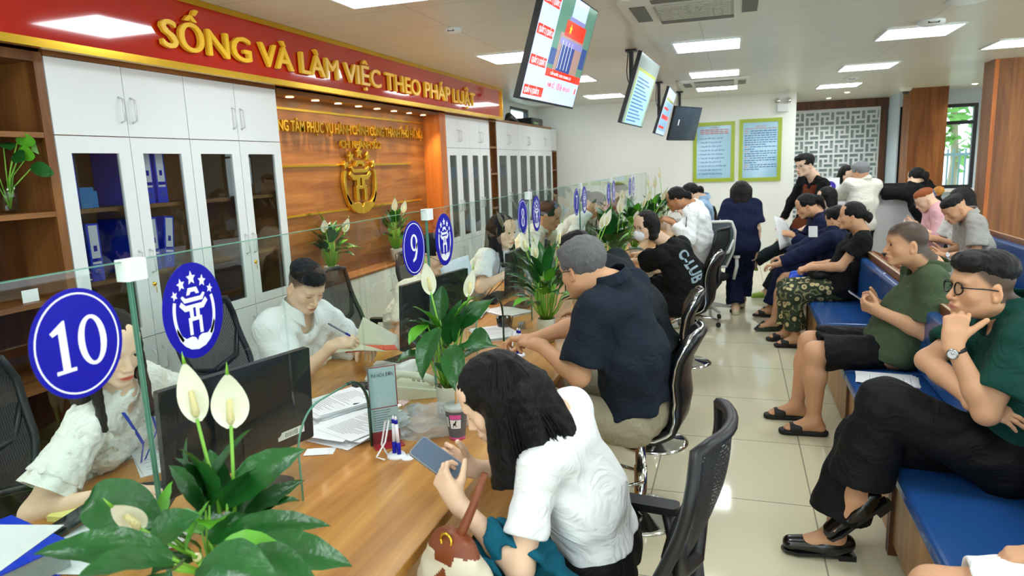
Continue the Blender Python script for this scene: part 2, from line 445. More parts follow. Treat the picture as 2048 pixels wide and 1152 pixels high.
def tile_mat(name, c, c2, size, rough, gap, axis2=1, off=(0, 0), bump=0):
    m = bpy.data.materials.new(name); m.use_nodes = True; MATS[name] = m
    n = m.node_tree.nodes; l = m.node_tree.links; b = n['Principled BSDF']; b.inputs['Roughness'].default_value = rough
    t = n.new('ShaderNodeTexCoord'); mp = n.new('ShaderNodeMapping'); mp.inputs['Location'].default_value = (off[0], off[1], 0); l.new(t.outputs['Object'], mp.inputs[0])
    br = n.new('ShaderNodeTexBrick'); br.offset = 0; br.inputs['Scale'].default_value = 1; br.inputs['Mortar Size'].default_value = gap
    br.inputs['Brick Width'].default_value = size[0]; br.inputs['Row Height'].default_value = size[1]; br.inputs['Mortar Smooth'].default_value = 0; br.inputs['Bias'].default_value = 0
    l.new(mp.outputs[0], br.inputs['Vector'])
    z = n.new('ShaderNodeTexNoise'); z.inputs['Scale'].default_value = 1.7; l.new(t.outputs['Object'], z.inputs['Vector'])
    br.inputs['Color1'].default_value = (*lin(c), 1); br.inputs['Color2'].default_value = (*[v*.975 for v in lin(c)], 1); br.inputs['Mortar'].default_value = (*lin(c2), 1)
    l.new(br.outputs[0], b.inputs['Base Color'])
    return m
M_floor = tile_mat('cream_floor_tile', '#e0dabb', '#97937f', (.8, .8), .07, .0035, off=(-.405, -.30))
M_ceil = tile_mat('off_white_ceiling_panel', '#dadacd', '#b3b3a8', (1.72, .6), .34, .004, off=(.28, 0))
for mm_ in (M_ceil,):
    mm_.node_tree.nodes['Principled BSDF'].inputs['Specular IOR Level'].default_value = .6

def quadbox(name, a, b, m, kind=True, parent=None):
    o = MB().box(a, b).build(name, m, parent)
    return struct(o) if kind else o
# ------------------------------------------------------------------ the room
quadbox('floor', (-3.6, -3.2, -.1), (7.2, 16, 0), M_floor)
quadbox('ceiling', (-3.6, -3.2, CEIL), (7.2, 16, CEIL+.1), M_ceil)
# left wall with a high window above the cabinets
def wall_with_hole(name, axis, pos, th, r0, r1, z0, z1, holes, m):
    """wall at axis=pos; r along the wall; holes (ra, rb, za, zb)"""
    b = MB(); holes = sorted(holes); r = r0
    def bx(ra, rb, za, zb):
        if rb-ra < 1e-4 or zb-za < 1e-4: return
        if axis == 'x': b.box((pos, ra, za), (pos+th, rb, zb))
        else: b.box((ra, pos, za), (rb, pos+th, zb))
    for (ra, rb, za, zb) in holes:
        bx(r, ra, z0, z1); bx(ra, rb, z0, za); bx(ra, rb, zb, z1); r = rb
    bx(r, r1, z0, z1)
    return struct(b.build(name, m))
wall_with_hole('wall_left', 'x', -3.6, .1, -3.2, 12.45, 0, CEIL, [(10.9, 11.95, 2.30, 2.70)], M_wall)
quadbox('wall_back', (-3.5, 12.45, 0), (.93, 12.6, CEIL), M_wall)
quadbox('wall_alcove_left', (.83, 12.6, 0), (.93, 15.1, CEIL), M_wall)
quadbox('wall_alcove', (.93, 15.06, 0), (2.765, 15.2, CEIL), M_bluewall)
quadbox('wall_alcove_right', (2.75, 14.1, 0), (2.765, 15.06, CEIL), M_bluewall)
WIN = [(2.9, 3.16, 1.06, 2.50), (3.22, 3.96, 1.06, 2.50), (5.0, 5.9, 1.06, 2.5)]
WIN = [(2.775, 3.12, 1.08, 2.52), (3.36, 3.98, 1.06, 2.52), (4.9, 5.8, 1.06, 2.5)]
wall_with_hole('wall_window', 'y', 14.1, .16, 2.765, 7.2, 0, CEIL, WIN, M_bluewall)
# right-hand wall: glazed shopfront behind the benches lets daylight in
wall_with_hole('wall_right', 'x', 7.1, .1, -3.2, 14.1, 0, CEIL, [(-2.2, -.2, .3, 2.5), (.6, 2.6, .3, 2.5), (3.4, 5.4, .3, 2.5), (6.2, 8.2, .3, 2.5)], M_wall)
wall_with_hole('wall_front', 'y', -3.3, .1, -3.6, 7.2, 0, CEIL, [(-2.4, -.6, .3, 2.5), (.6, 2.4, .3, 2.5), (3.4, 5.2, .3, 2.5)], M_wall)
M_frame = mat('black_window_frame', '#14181d', .35)
def window(name, axis, pos, r0, r1, z0, z1, tr=None, w=.045, glass=None):
    b = MB()
    def bx(ra, rb, za, zb, d0=-.03, d1=.05):
        if axis == 'x': b.box((pos+d0, ra, za), (pos+d1, rb, zb))
        else: b.box((ra, pos+d0, za), (rb, pos+d1, zb))
    bx(r0, r0+w, z0, z1); bx(r1-w, r1, z0, z1); bx(r0+w, r1-w, z0, z0+w); bx(r0+w, r1-w, z1-w, z1)
    if tr: bx(r0+w, r1-w, tr-w/2, tr+w/2)
    o = b.build(name, M_frame); struct(o)
    g = MB()
    if axis == 'x': g.box((pos+.01, r0+w, z0+w), (pos+.016, r1-w, z1-w))
    else: g.box((r0+w, pos+.01, z0+w), (r1-w, pos+.016, z1-w))
    g.build('pane', M_clear, o)
    return o
window('window_1', 'x', -3.55, 10.9, 11.95, 2.30, 2.70)
window('window_2', 'y', 14.14, WIN[0][0], WIN[0][1], WIN[0][2], WIN[0][3], 2.2, .05)
window('window_3', 'y', 14.14, WIN[1][0], WIN[1][1], WIN[1][2], WIN[1][3], 2.2, .06)
window('window_4', 'y', 14.14, WIN[2][0], WIN[2][1], WIN[2][2], WIN[2][3], 2.2)
# window sill strip
for i, (a, b_) in enumerate([(3.33, 4.0), (2.775, 3.13)]):
    quadbox('trim_%d' % (i+1), (a, 14.03, 1.0), (b_, 14.1, 1.05), M_wall)
# wood-clad columns
c = MB().box((2.74, 13.2, 0), (3.29, 13.75, CEIL)).build('column_clad', M_colwood); c.name = 'trim_3'; struct(c)
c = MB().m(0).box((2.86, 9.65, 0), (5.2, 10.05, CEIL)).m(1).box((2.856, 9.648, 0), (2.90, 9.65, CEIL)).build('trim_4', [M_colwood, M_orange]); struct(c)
# outdoors: bright garden beyond the windows
def leafy(name, label, c, r, n, m, h):
    b = MB(); rnd = random.Random(n)
    b.tube([(c[0], c[1], 0), (c[0]+.1, c[1], h*.5), (c[0], c[1], h)], [.12, .09, .05], 8)
    o = b.build(name, mat('tree_bark', '#b7a58c', .8)); l = MB()
    for i in range(n):
        p = Vector((c[0]+rnd.gauss(0, r), c[1]+rnd.gauss(0, r*.6), h+rnd.gauss(0, r*.8))); d = Vector((rnd.gauss(0, 1), rnd.gauss(0, 1), rnd.gauss(0, 1))).normalized(); e = d.orthogonal().normalized()
        s = rnd.uniform(.12, .24); l.add([p-d*s, p+e*s*.4, p+d*s, p-e*s*.4], [(0, 1, 2, 3)])
    l.build('foliage', m, o)
    one(o, label, 'tree'); return o
leafy('garden_tree', 'pale-barked garden tree seen outside the window by the near column', (4.6, 18.0, 0), .9, 700, mat('light_garden_leaf', '#7fb45a', .6), 2.9)  # foliage in one plain light green
leafy('garden_tree', 'leafy garden tree seen outside the narrow window', (2.2, 21.5, 0), .6, 400, MATS['light_garden_leaf'], 2.4)
fb = MB()
for i in range(40): fb.box((2.2+i*.11, 17, 0), (2.23+i*.11, 17.03, 1.75))
fb.box((2.2, 16.99, 1.6), (6.6, 17.04, 1.66)); fb.box((2.2, 16.99, .3), (6.6, 17.04, .36))
one(fb.build('garden_fence', mat('grey_green_fence', '#7f9a9c', .6)), 'grey picket fence outside the back windows', 'fence')
g = MB().box((-12, 14.4, -.12), (16, 30, -.1)).build('ground_outside', mat('pale_paving', '#c9cfc6', .8)); struct(g)
# lattice wall with wood frame
lt = thing('lattice_panel', 'white pierced lattice panel in a dark wood frame behind the reception counter', 'panel', (1.9, 15.0, 1.2))
pb = MB(); x0, x1, z0, z1 = .98, 2.62, .35, 2.60; u = .068
rows = int((z1-z0)/u); cols = int((x1-x0)/u)
grid = [[1]*cols for _ in range(rows)]
# pin-wheel pattern: four slots turn round one small square
for r in range(-3, rows, 4):
    pass
hole = []
P4 = 3.5*u
k = 0
zz = z1-.06
while zz-P4 > z0:
    xx = x0+.05+(0 if k % 2 == 0 else -P4*0)
    while xx+P4*.3 < x1:
        g_ = .30*u
        for (a, b_, c_, d_) in ((0, 0, 2.2, .8), (2.7, 0, .8, 2.2), (1.3, 2.7, 2.2, .8), (0, 1.3, .8, 2.2), (1.35, 1.35, .8, .8)):
            
            if xx+a*u < x1-.03: hole.append((xx+a*u, zz-(b_+d_)*u, min(x1-.03, xx+(a+c_)*u), zz-b_*u))
        xx += P4+.5*u
    zz -= P4+.5*u; k += 1
pb.box((x0, 15.03, z0), (x1, 15.045, z1)); pb.build('backing', mat('lattice_backing', '#8fa3a6', .35), lt)
pb = MB()
xs = sorted({x0, x1} | {h[0] for h in hole} | {h[2] for h in hole}); zs = sorted({z0, z1} | {h[1] for h in hole} | {h[3] for h in hole})
def merge(v):
    o = [v[0]]
    for q in v[1:]:
        if q-o[-1] > 1e-5: o.append(q)
    return o
xs, zs = merge(xs), merge(zs)
for j in range(len(zs)-1):
    run = None
    for i in range(len(xs)-1):
        cx, cz = (xs[i]+xs[i+1])/2, (zs[j]+zs[j+1])/2
        solid = not any(h[0] < cx < h[2] and h[1] < cz < h[3] for h in hole)
        if solid and run is None: run = xs[i]
        if (not solid or i == len(xs)-2) and run is not None:
            e = xs[i+1] if solid else xs[i]
            pb.box((run, 15.0, zs[j]), (e, 15.03, zs[j+1])); run = None
pb.build('lattice', mat('white_lacquer', '#dfe8ec', .3), lt)
fr = MB(); fr.box((.93, 14.96, 2.6), (2.75, 15.06, CEIL-.002)); fr.box((2.62, 14.96, 0), (2.73, 15.06, 2.6)); fr.box((.93, 14.96, 0), (.98, 15.06, 2.6))
fr.build('frame', M_dark_oak, lt)
# ------------------------------------------------------------------ ceiling fittings
pl = None
def ceil_light(cx, cy, label, w=.56, l_=.58):
    t = thing('ceiling_light', label, 'ceiling light', (cx, cy, CEIL-.012), 'square ceiling lights')
    b = MB(); a, c_, z = w/2, l_/2, CEIL
    b.box((cx-a-.02, cy-c_-.02, z-.012), (cx+a+.02, cy-c_, z-.001)); b.box((cx-a-.02, cy+c_, z-.012), (cx+a+.02, cy+c_+.02, z-.001))
    b.box((cx-a-.02, cy-c_, z-.012), (cx-a, cy+c_, z-.001)); b.box((cx+a, cy-c_, z-.012), (cx+a+.02, cy+c_, z-.001))
    b.build('frame', M_white, t)
    MB().box((cx-a, cy-c_, z-.009), (cx+a, cy+c_, z-.003)).build('diffuser', M_lamp, t)
LTS = [(-2.0, 3.72, 'ceiling light nearest the red banner, cut by the top of the photo'), (-2.0, 6.46, 'ceiling light behind the big hanging screen'), (-1.95, 8.5, 'ceiling light to the right of the big screen\'s lower edge'), (-1.95, 10.9, 'ceiling light closest to the far end of the cabinets'),
       (-.265, 6.75, 'nearest ceiling light of the row between the two air conditioners'), (-.265, 9.0, 'ceiling light just before the far air conditioner'), (-.28, 10.85, 'ceiling light just beyond the far air conditioner'),
       (1.48, 7.02, 'nearest ceiling light of the right-hand row, with a detector beside it'), (1.48, 9.46, 'middle ceiling light of the right-hand row'), (1.46, 11.75, 'farthest ceiling light of the right-hand row'),
       (2.68, 8.28, 'ceiling light cut by the right edge in front of the wood column')]
for a in LTS: ceil_light(*a)
for a in [(-2.0, 1.45), (-2.0, -.9), (-.265, 3.0), (-.265, .6), (-.265, -1.6), (1.48, 4.6), (1.48, 2.2), (1.48, -.4), (3.2, 5.6), (3.2, 3.2), (3.2, .6), (5.0, 7.2), (5.0, 4.6), (5.0, 2.0), (5.0, 11.2)]:
    ceil_light(a[0], a[1], 'ceiling light above the seats outside the photo')
def ac(cx, cy, label, s=.46):
    t = thing('air_conditioner', label, 'air conditioner', (cx, cy, CEIL-.03), 'ceiling air conditioners'); z = CEIL
    Mac = mat('ac_white_plastic', '#e2e1d4', .4); b = MB()
    b.rbox((cx-s, cy-s, z-.03), (cx+s, cy+s, z-.001), .07).build('casing', Mac, t)
    g = MB(); q = .25
    g.box((cx-q, cy-q, z-.04), (cx+q, cy+q, z-.0301))
    g.m(1)
    for i in range(12): g.box((cx-q+.02, cy-q+.02+i*.04, z-.044), (cx+q-.02, cy-q+.034+i*.04, z-.0401))
    g.build('intake_grille', [mat('ac_grille', '#a9a99c', .5), mat('ac_grille_slat', '#bdbcae', .5)], t)
    for k in range(4):
        R = Matrix.Rotation(k*pi/2, 3, 'Z'); v = MB()
        v.box((-.25, .30, -.034), (.25, .40, -.0301), R, (cx, cy, z)); v.m(1); v.box((-.24, .31, -.042), (.24, .345, -.0345), R @ Matrix.Rotation(.05, 3, 'X'), (cx, cy, z))
        v.build('air_outlet', [mat('ac_outlet_dark', '#5f6058', .5), Mac], t)
ac(-.28, 4.98, 'near ceiling air conditioner with square grille, cut by the top of the photo')
ac(-.29, 9.96, 'far ceiling air conditioner between two square lights')
def dome(x, y, name, label, r, cat, h=.035, dark=False, grp=None):
    t = thing(name, label, cat, (x, y, CEIL-h), grp); b = MB()
    b.lathe([(r, CEIL-.001), (r, CEIL-h*.6), (r*.6, CEIL-h), (.001, CEIL-h)][::-1], (x, y, 0), 20); b.build('body', M_white, t)
    q = MB()
    if dark: q.ball((x, y, CEIL-h), r*.6, 12, 8)
    else: q.box((x-r*.4, y-r*.95, CEIL-h*.75), (x+r*.4, y-r*.4, CEIL-h*.45))
    q.build('lens' if dark else 'vent_slot', M_grey, t)
dome(-2.0, 4.94, 'smoke_detector', 'round smoke detector on the ceiling above the red banner lettering', .06, 'smoke detector', grp='ceiling detectors')
dome(1.46, 6.5, 'smoke_detector', 'large round detector overlapping the nearest right-hand ceiling light', .10, 'smoke detector', .04, grp='ceiling detectors')
dome(1.48, 10.7, 'smoke_detector', 'small round detector beside the farthest right-hand ceiling light', .09, 'smoke detector', .04, grp='ceiling detectors')
dome(1.50, 5.75, 'ceiling_speaker', 'shallow round ceiling speaker at the top edge of the photo', .13, 'speaker', .02)
dome(-2.7, 8.95, 'dome_camera', 'dark-lensed dome camera at the far end of the red banner', .06, 'camera', .05, True, 'dome cameras')
dome(2.62, 13.0, 'dome_camera', 'white dome camera on the ceiling beside the far wood column', .09, 'camera', .06, True, 'dome cameras')
def downlight(x, y, label, z=CEIL, r=.045, bulb=None):
    t = thing('downlight', label, 'downlight', (x, y, z), 'downlights')
    MB().lathe([(r, z-.001), (r, z-.008), (r*.8, z-.008)], (x, y, 0), 16).build('rim', M_white, t)
    MB().lathe([(r*.8, z-.006), (.001, z-.006)][::-1], (x, y, 0), 16).build('bulb', bulb or M_bulb, t); return t
def spot(par, x, y, e, z=CEIL-.02, col=(1, .97, .92), sz=2.2):
    L = bpy.data.lights.new('spot', 'SPOT'); L.energy = e; L.color = col; L.spot_size = sz; L.spot_blend = .8; L.shadow_soft_size = .04
    lo = bpy.data.objects.new('spot_beam', L); COL.objects.link(lo); lo.location = (x, y, z); adopt(lo, par); return lo
for x, y, s in ((1.78, 13.2, 'right'), (1.62, 14.3, 'left')): spot(downlight(x, y, 'recessed downlight before the lattice panel, the %s one' % s), x, y, 45)
for x, y, s in ((3.62, 13.1, 'left'), (3.75, 12.2, 'right')): spot(downlight(x, y, 'recessed downlight over the far window, the %s one' % s), x, y, 60)
# emergency light and notice on the back wall
e = at(1566, 203, Y=12.42)
t = thing('emergency_light', 'twin-headed white emergency light high on the back wall over the right poster', 'emergency light', tuple(e))
MB().rbox((e.x-.09, 12.37, e.z-.16), (e.x+.09, 12.449, e.z-.04), .015).build('battery_box', M_white, t)
for s in (-1, 1):
    R = Matrix.Rotation(pi/2, 3, 'X'); b = MB(); b.lathe([(.001, 0), (.055, 0), (.06, .02), (.045, .07), (.001, .075)], (e.x+s*.085, 12.44, e.z+.01), 20, R)
    h = b.build('lamp_head', M_wall, t); MB().lathe([(.001, .076), (.042, .072), (.05, .05)][::-1], (e.x+s*.085, 12.44, e.z+.01), 20, R).build('lens', M_chrome, h)
# ------------------------------------------------------------------ red banner along the left wall
XB = -3.0
bn = thing('slogan_banner', 'long glossy red banner with gold letters and gold edges over the cabinets', 'banner', (XB, 5, 2.37))
Y0B, Y1B = .6, 8.98
MB().box((XB-.50, Y0B, 2.385), (XB, Y1B-.02, CEIL-.03)).build('red_board', M_red, bn)
b = MB()
b.box((XB-.02, Y0B, 2.352), (XB+.022, Y1B, 2.39)); b.box((XB-.02, Y0B, CEIL-.035), (XB+.022, Y1B, CEIL-.002)); b.box((XB-.02, Y1B-.035, 2.39), (XB+.022, Y1B, CEIL-.035))
b.box((XB-.5, Y1B-.02, 2.352), (XB-.02, Y1B, CEIL-.002))
b.build('gold_trim', M_gold, bn)
words = 'SỐNG VÀ LÀM VIỆC THEO PHÁP LUẬT'
ux, uy = (0, 1, 0), (0, 0, 1)
vs, fs = text_mesh(words, .26, .022, (XB+.02, 3.13, 2.46), ux, uy, width=7.90-3.13, height=.21, offset=0)
for v_, f_ in by_word(vs, fs, ux, .085):
    b = MB()
    for dx, dy, dz in ((0, -.007, 0), (.0008, .007, 0), (.0016, 0, -.003), (.0024, 0, .003)): b.add([(p[0]+dx, p[1]+dy, p[2]+dz) for p in v_], f_)
    b.build('gold_word', M_goldp, bn)
# ------------------------------------------------------------------ tall cabinets
XC = -3.10; XW = -3.494
def carcass(name, label, y0, y1, z1, grp, glassm, ndoor, upper=True, zU=1.975, zL=.885, light=False, cut=None, inner=mat('walnut_inside', '#8a6238', .5), shelves=(1.60, 1.22), key=(), frame_m=None):
    """tall cabinet: hollow box, upper doors, glazed doors, lower doors"""
    t = thing(name, label, 'cabinet', ((XC+XW)/2, (y0+y1)/2, 0), grp)
    b = MB(); th = .018; xb = XW
    b.box((xb, y0, .06), (xb+th, y1, z1)); b.box((xb+th, y0, 0), (XC-.02, y0+th, z1)); b.box((xb+th, y1-th, 0), (XC-.02, y1, z1))
    for z in (.06, zL-.02, zU-.01, z1-th): b.box((xb+th, y0+th, z), (XC-.02, y1-th, z+th))
    for z in shelves: b.box((xb+th, y0+th, z-.01), (XC-.06, y1-th, z+.012))
    b.build('body', inner, t)
    MB().box((XC-.02, y0, z1-.012), (XC+.004, y1, z1+.02)).build('top_edge', M_oakh, t); MB().box((XC-.02, y0, 0), (XC-.01, y1, .06)).build('kick_board', M_oakh, t)
    w = (y1-y0)/ndoor
    for i in range(ndoor):
        a, c_ = y0+i*w+.0025, y0+(i+1)*w-.0025; hy = c_-.035 if i % 2 == 0 else a+.035
        def handle(par, z, L=.13):
            h = MB(); h.tube([(XC+.0, hy, z-L/2), (XC+.028, hy, z-L/2+.01), (XC+.028, hy, z+L/2-.01), (XC, hy, z+L/2)], .0055, 8)
            h.build('handle', M_handle, par)
        if upper:
            d = MB().box((XC-.02, a, zU+.003), (XC, c_, z1-.014)).build('upper_door', M_white, t); handle(d, zU+.14)
        f = .075; fz0, fz1 = zL+.06, zU-.085
        d = MB(); d.box((XC-.02, a, zL+.002), (XC, a+f, zU-.002)); d.box((XC-.02, c_-f, zL+.002), (XC, c_, zU-.002))
        d.box((XC-.02, a+f, zL+.002), (XC, c_-f, fz0)); d.box((XC-.02, a+f, fz1), (XC, c_-f, zU-.002))
        d = d.build('glass_door', M_white, t)
        MB().box((XC-.012, a+f, fz0), (XC-.008, c_-f, fz1)).build('pane', glassm, d); handle(d, 1.30)
        if i in key:
            k = MB(); k.lathe([(.001, .012), (.010, .010), (.012, 0)], (XC, hy, 1.17), 12, Matrix.Rotation(pi/2, 3, 'Y')); k.tube([(XC+.012, hy, 1.165), (XC+.014, hy, 1.12)], .002, 6); k.build('lock', M_gold, d)
        d = MB().box((XC-.02, a, .08), (XC, c_, zL-.002)).build('lower_door', M_white, t); handle(d, zL-.14)
    return t
cabA = carcass('tall_cabinet', 'tall white cabinet with four dark glass doors and blue folders left of the gold emblem', 2.525, 4.26, 2.352, 'tall white cabinets', M_smoke, 4, key=(1, 3))
cabB = carcass('tall_cabinet', 'tall white cabinet with four grey glass doors under the end of the banner', 7.28, 8.72, 2.352, 'tall white cabinets', M_frost, 4, inner=mat('grey_cabinet_inside', '#a9aca4', .6))
cabC = carcass('tall_cabinet', 'farthest white cabinet with six narrow grey glass doors before the corner', 9.02, 12.0, 2.36, 'tall white cabinets', M_frost, 6, inner=MATS['grey_cabinet_inside'])
# the small cupboard over the last open shelves
def open_shelf(label, y0, y1, z1, zs, z0=0, th=.03, face=M_dark_oak, edge=M_oak):
    t = thing('open_shelf', label, 'shelf', ((XC+XW)/2, (y0+y1)/2, 0), 'open oak shelves')
    b = MB(); b.m(0).box((XW, y0, z0), (XW+.015, y1, z1)).m(1)
    b.box((XW+.015, y0, z0), (XC, y0+th, z1)); b.box((XW+.015, y1-th, z0), (XC, y1, z1)); b.box((XW+.015, y0+th, z1-th), (XC, y1-th, z1)); b.build('side_panels', [face, edge], t)
    for z in zs: MB().box((XW+.015, y0+th, z-.025), (XC-.002, y1-th, z)).build('shelf_board', M_oakh, t)
    return t
open_shelf('open dark oak shelves at the left edge holding a plant in a glass vase', 1.72, 2.52, 2.352, (1.985, 1.615, 1.20, .80, .42), th=.045)
open_shelf('narrow open oak shelves with a small plant between the two far cabinets', 8.73, 9.01, 2.352, (2.01, 1.66, 1.2, .8), th=.02)
open_shelf('last narrow open oak shelves against the back wall', 12.01, 12.34, 1.98, (1.65, 1.2, .8), th=.02)
t = thing('wall_cupboard', 'small white cupboard over the last oak shelves by the back wall', 'cupboard', (XC-.2, 12.17, 1.98))
MB().box((XW, 12.01, 1.985), (XC-.02, 12.34, 2.37)).build('body', M_oak, t); MB().box((XC-.02, 12.015, 1.99), (XC, 12.335, 2.36)).build('door', M_white, t)
# ------------------------------------------------------------------ the niche with gold sign
YN0, YN1 = 4.275, 7.265; XN = -3.30
t = thing('feature_wall', 'oak-panelled niche with gold strips behind the gold sign', 'wall panel', (XN, 5.7, .86))
MB().box((XN-.05, YN0, .86), (XN, 7.1, 2.352)).build('panelling', M_panel, t)
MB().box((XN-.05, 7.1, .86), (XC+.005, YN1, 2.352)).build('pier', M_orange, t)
MB().box((XN, YN0, 2.32), (XC, 7.1, 2.352)).build('soffit', M_oakh, t)
for z, a, c_ in ((2.235, YN0, 7.1), (1.80, YN0, 6.75), (1.41, YN0, 6.95)): MB().box((XN, a, z), (XN+.008, c_, z+.018)).build('gold_strip', M_gold, t)
for i in range(8):
    y = 4.55+i*.335
    dl = thing('downlight', 'warm downlight in the niche soffit above the gold sign', 'downlight', (XC-.1, y, 2.32), 'warm downlights over the gold sign')
    MB().lathe([(.035, 2.3195), (.035, 2.313), (.032, 2.313)], (XC-.09, y, 0), 14).build('rim', M_gold, dl)
    MB().lathe([(.001, 2.315), (.032, 2.315)], (XC-.09, y, 0), 14).build('bulb', M_bulb, dl)
    L = bpy.data.lights.new('warm_spot', 'SPOT'); L.energy = 30; L.color = (1, .82, .56); L.spot_size = 1.75; L.spot_blend = .8; L.shadow_soft_size = .03
    lo = bpy.data.objects.new('spot_beam', L); COL.objects.link(lo); lo.location = (XC-.09, y, 2.30); lo.rotation_euler = (0, -.35, 0); adopt(lo, dl)
vs, fs = text_mesh('TRUNG TÂM PHỤC VỤ HÀNH CHÍNH CÔNG THÀNH PHỐ HÀ NỘI', .11, .025, (XN+.028, 4.30, 2.075), ux, uy, width=7.0-4.30, height=.115, offset=.012)
o = thing('gold_sign', 'long row of raised gold capitals across the top of the oak niche', 'sign', (XN, 5.6, 2.07))
for v_, f_ in by_word(vs, fs, ux, .022): MB().add(v_, f_).build('gold_word', M_gold, o)
vs, fs = text_mesh('CHI NHÁNH SỐ 2', .10, .025, (XN+.028, 5.33, 1.955), ux, uy, width=.72, height=.095, offset=.012)
o = thing('gold_sign', 'short second row of raised gold capitals above the gold emblem', 'sign', (XN, 5.7, 1.96))
for v_, f_ in by_word(vs, fs, ux, .022): MB().add(v_, f_).build('gold_word', M_gold, o)
# emblem shapes, in a unit disc
def star(c, r, rot=0):
    return [(c[0]+(r if i % 2 == 0 else r*.46)*sin(rot+i*pi/5), c[1]+(r if i % 2 == 0 else r*.46)*cos(rot+i*pi/5)) for i in range(10)]
def emblem_polys():
    P = [star((0, .70), .155), star((-.35, .60), .135, -.15), star((.35, .60), .135, .15), star((-.585, .40), .105, -.3), star((.585, .40), .105, .3)]
    P.append([(-.21, .355), (-.14, .50), (.14, .50), (.21, .355), (.11, .355), (.07, .41), (-.07, .41), (-.11, .355)])
    P.append([(-.40, .33), (-.30, .20), (.30, .20), (.40, .33), (.34, .36), (.25, .29), (-.25, .29), (-.34, .36)])
    h = [(-.47, .16), (-.40, .24), (-.27, .14), (0, .14), (0, .07), (-.045, .07), (-.045, -.13), (0, -.13), (0, -.21), (-.12, -.21), (-.12, -.50), (-.22, -.50), (-.22, -.13), (-.16, -.13), (-.16, .02), (-.31, .02)]
    P += [h, [(-x, y) for x, y in h]]
    for s in (1, -1):
        o, i_ = [], []
        for k in range(13):
            a = rad(22-k*5.6); o.append((s*.70*cos(a), .80*sin(a)-.03)); i_.append((s*.61*cos(a), .74*sin(a)-.03))
        P.append(o+i_[::-1])
        P.append([(0, -.66), (s*.06, -.57), (s*.17, -.53), (s*.36, -.55), (s*.50, -.46), (s*.62, -.27), (s*.64, -.36), (s*.56, -.56), (s*.42, -.70), (s*.24, -.80), (0, -.84)])
    return P
EP = emblem_polys()
b = MB(); c0 = (XN+.01, 5.62, 1.665)
for p in EP: b.prism([(x*.42, y*.36) for x, y in p], c0, (0, 1, 0), (0, 0, 1), .035)
o = b.build('gold_emblem', M_gold, bevel=.003); one(o, 'raised gold emblem with five stars, tower and cupped hands on the oak niche', 'emblem')
# low cupboards under the niche
lc = thing('low_cabinet', 'low white cupboards under the oak niche with oak top', 'cabinet', (XC-.1, 5.7, 0))
MB().box((XW, YN0+.002, 0), (XC-.02, 7.278, .84)).build('body', M_oak, lc)
MB().box((XN-.0, YN0+.002, .84), (XC+.01, 7.278, .859)).build('worktop', M_oakh, lc)
w = (7.278-YN0)/6
for i in range(6):
    a, c_ = YN0+i*w+.003, YN0+(i+1)*w-.003; hy = c_-.035 if i % 2 == 0 else a+.035
    d = MB().box((XC-.02, a, .08), (XC, c_, .835)).build('door', M_white, lc)
    MB().tube([(XC, hy, .62), (XC+.028, hy, .63), (XC+.028, hy, .75), (XC, hy, .76)], .0055, 8).build('handle', M_handle, d)
# ------------------------------------------------------------------ folders in the first cabinet
M_label = mat('folder_label', '#e8eaf2', .5)
def binder(y, z, label, h=.30, w=.072, d=.26, lean=0, white=False):
    t = thing('ring_binder', label, 'binder', (XC-.16, y, z), 'ring binders in the glass cabinet')
    x1 = XC-.075; R = Matrix.Rotation(lean, 3, 'X'); c_ = (0, y, z)
    MB().box((x1-d, -w/2, 0), (x1, w/2, h), R, c_).build('cover', M_bluef if not white else M_wt, t)
    b = MB(); b.m(0).box((x1, -w*.36, h*.30), (x1+.002, w*.36, h*.97), R, c_).m(1).box((x1+.002, -w*.36, h*.34), (x1+.003, w*.36, h*.40), R, c_).box((x1+.002, -w*.14, h*.52), (x1+.003, w*.14, h*.62), R, c_)
    b.build('spine_label', [M_label, M_blue], t)
    q = MB(); q.lathe([(.012, 0), (.014, .003), (.011, .003)], (x1, y, z+h*.16), 14, Matrix.Rotation(pi/2, 3, 'Y')); q.build('finger_ring', M_steel, t)
n = 0
for y, z, L, k in [(2.635, 1.613, 0, 0), (3.03, 1.613, 0, 0), (3.12, 1.613, 0, 0), (3.215, 1.613, 0, 0), (3.02, 1.233, 0, 0), (3.105, 1.233, 0, 0), (3.20, 1.233, -.12, 0), (2.72, 1.233, .0, 0)]:
    nm = ['blue binder at the far left of the top shelf, behind the first glass door', 'blue binder first from the left behind the second glass door, top shelf', 'blue binder in the middle behind the second glass door, top shelf', 'blue binder last behind the second glass door, top shelf',
          'blue binder first on the lower shelf behind the second glass door', 'blue binder in the middle of the lower shelf behind the second glass door', 'blue binder leaning on the lower shelf behind the second glass door', 'blue binder on the middle shelf behind the first glass door'][n]; n += 1
    binder(y, z, nm, lean=L)
q = MB().box((XC-.33, 2.70, 1.613), (XC-.10, 2.80, 1.70)).box((XC-.30, 2.71, 1.70), (XC-.11, 2.79, 1.72)).build('paper_box', mat('blue_carton', '#2a7fc0', .5)); one(q, 'small light blue box on the top shelf behind the first glass door', 'box')
b = MB(); rnd = random.Random(4)
for i in range(9): b.box((XC-.34+rnd.uniform(0, .02), 2.62+rnd.uniform(0, .03), 1.233+i*.009), (XC-.10+rnd.uniform(0, .02), 2.66+rnd.uniform(.0, .03), 1.240+i*.009))
one(b.build('paper_pile', M_paper), 'loose pile of white papers on the middle shelf behind the first glass door', 'papers')
q = MB().box((XC-.36, 2.56, 1.613), (XC-.30, 2.60, 1.9)); one(q.build('document_tray', M_bluef), 'thin blue upright tray at the side of the top cabinet shelf', 'tray')
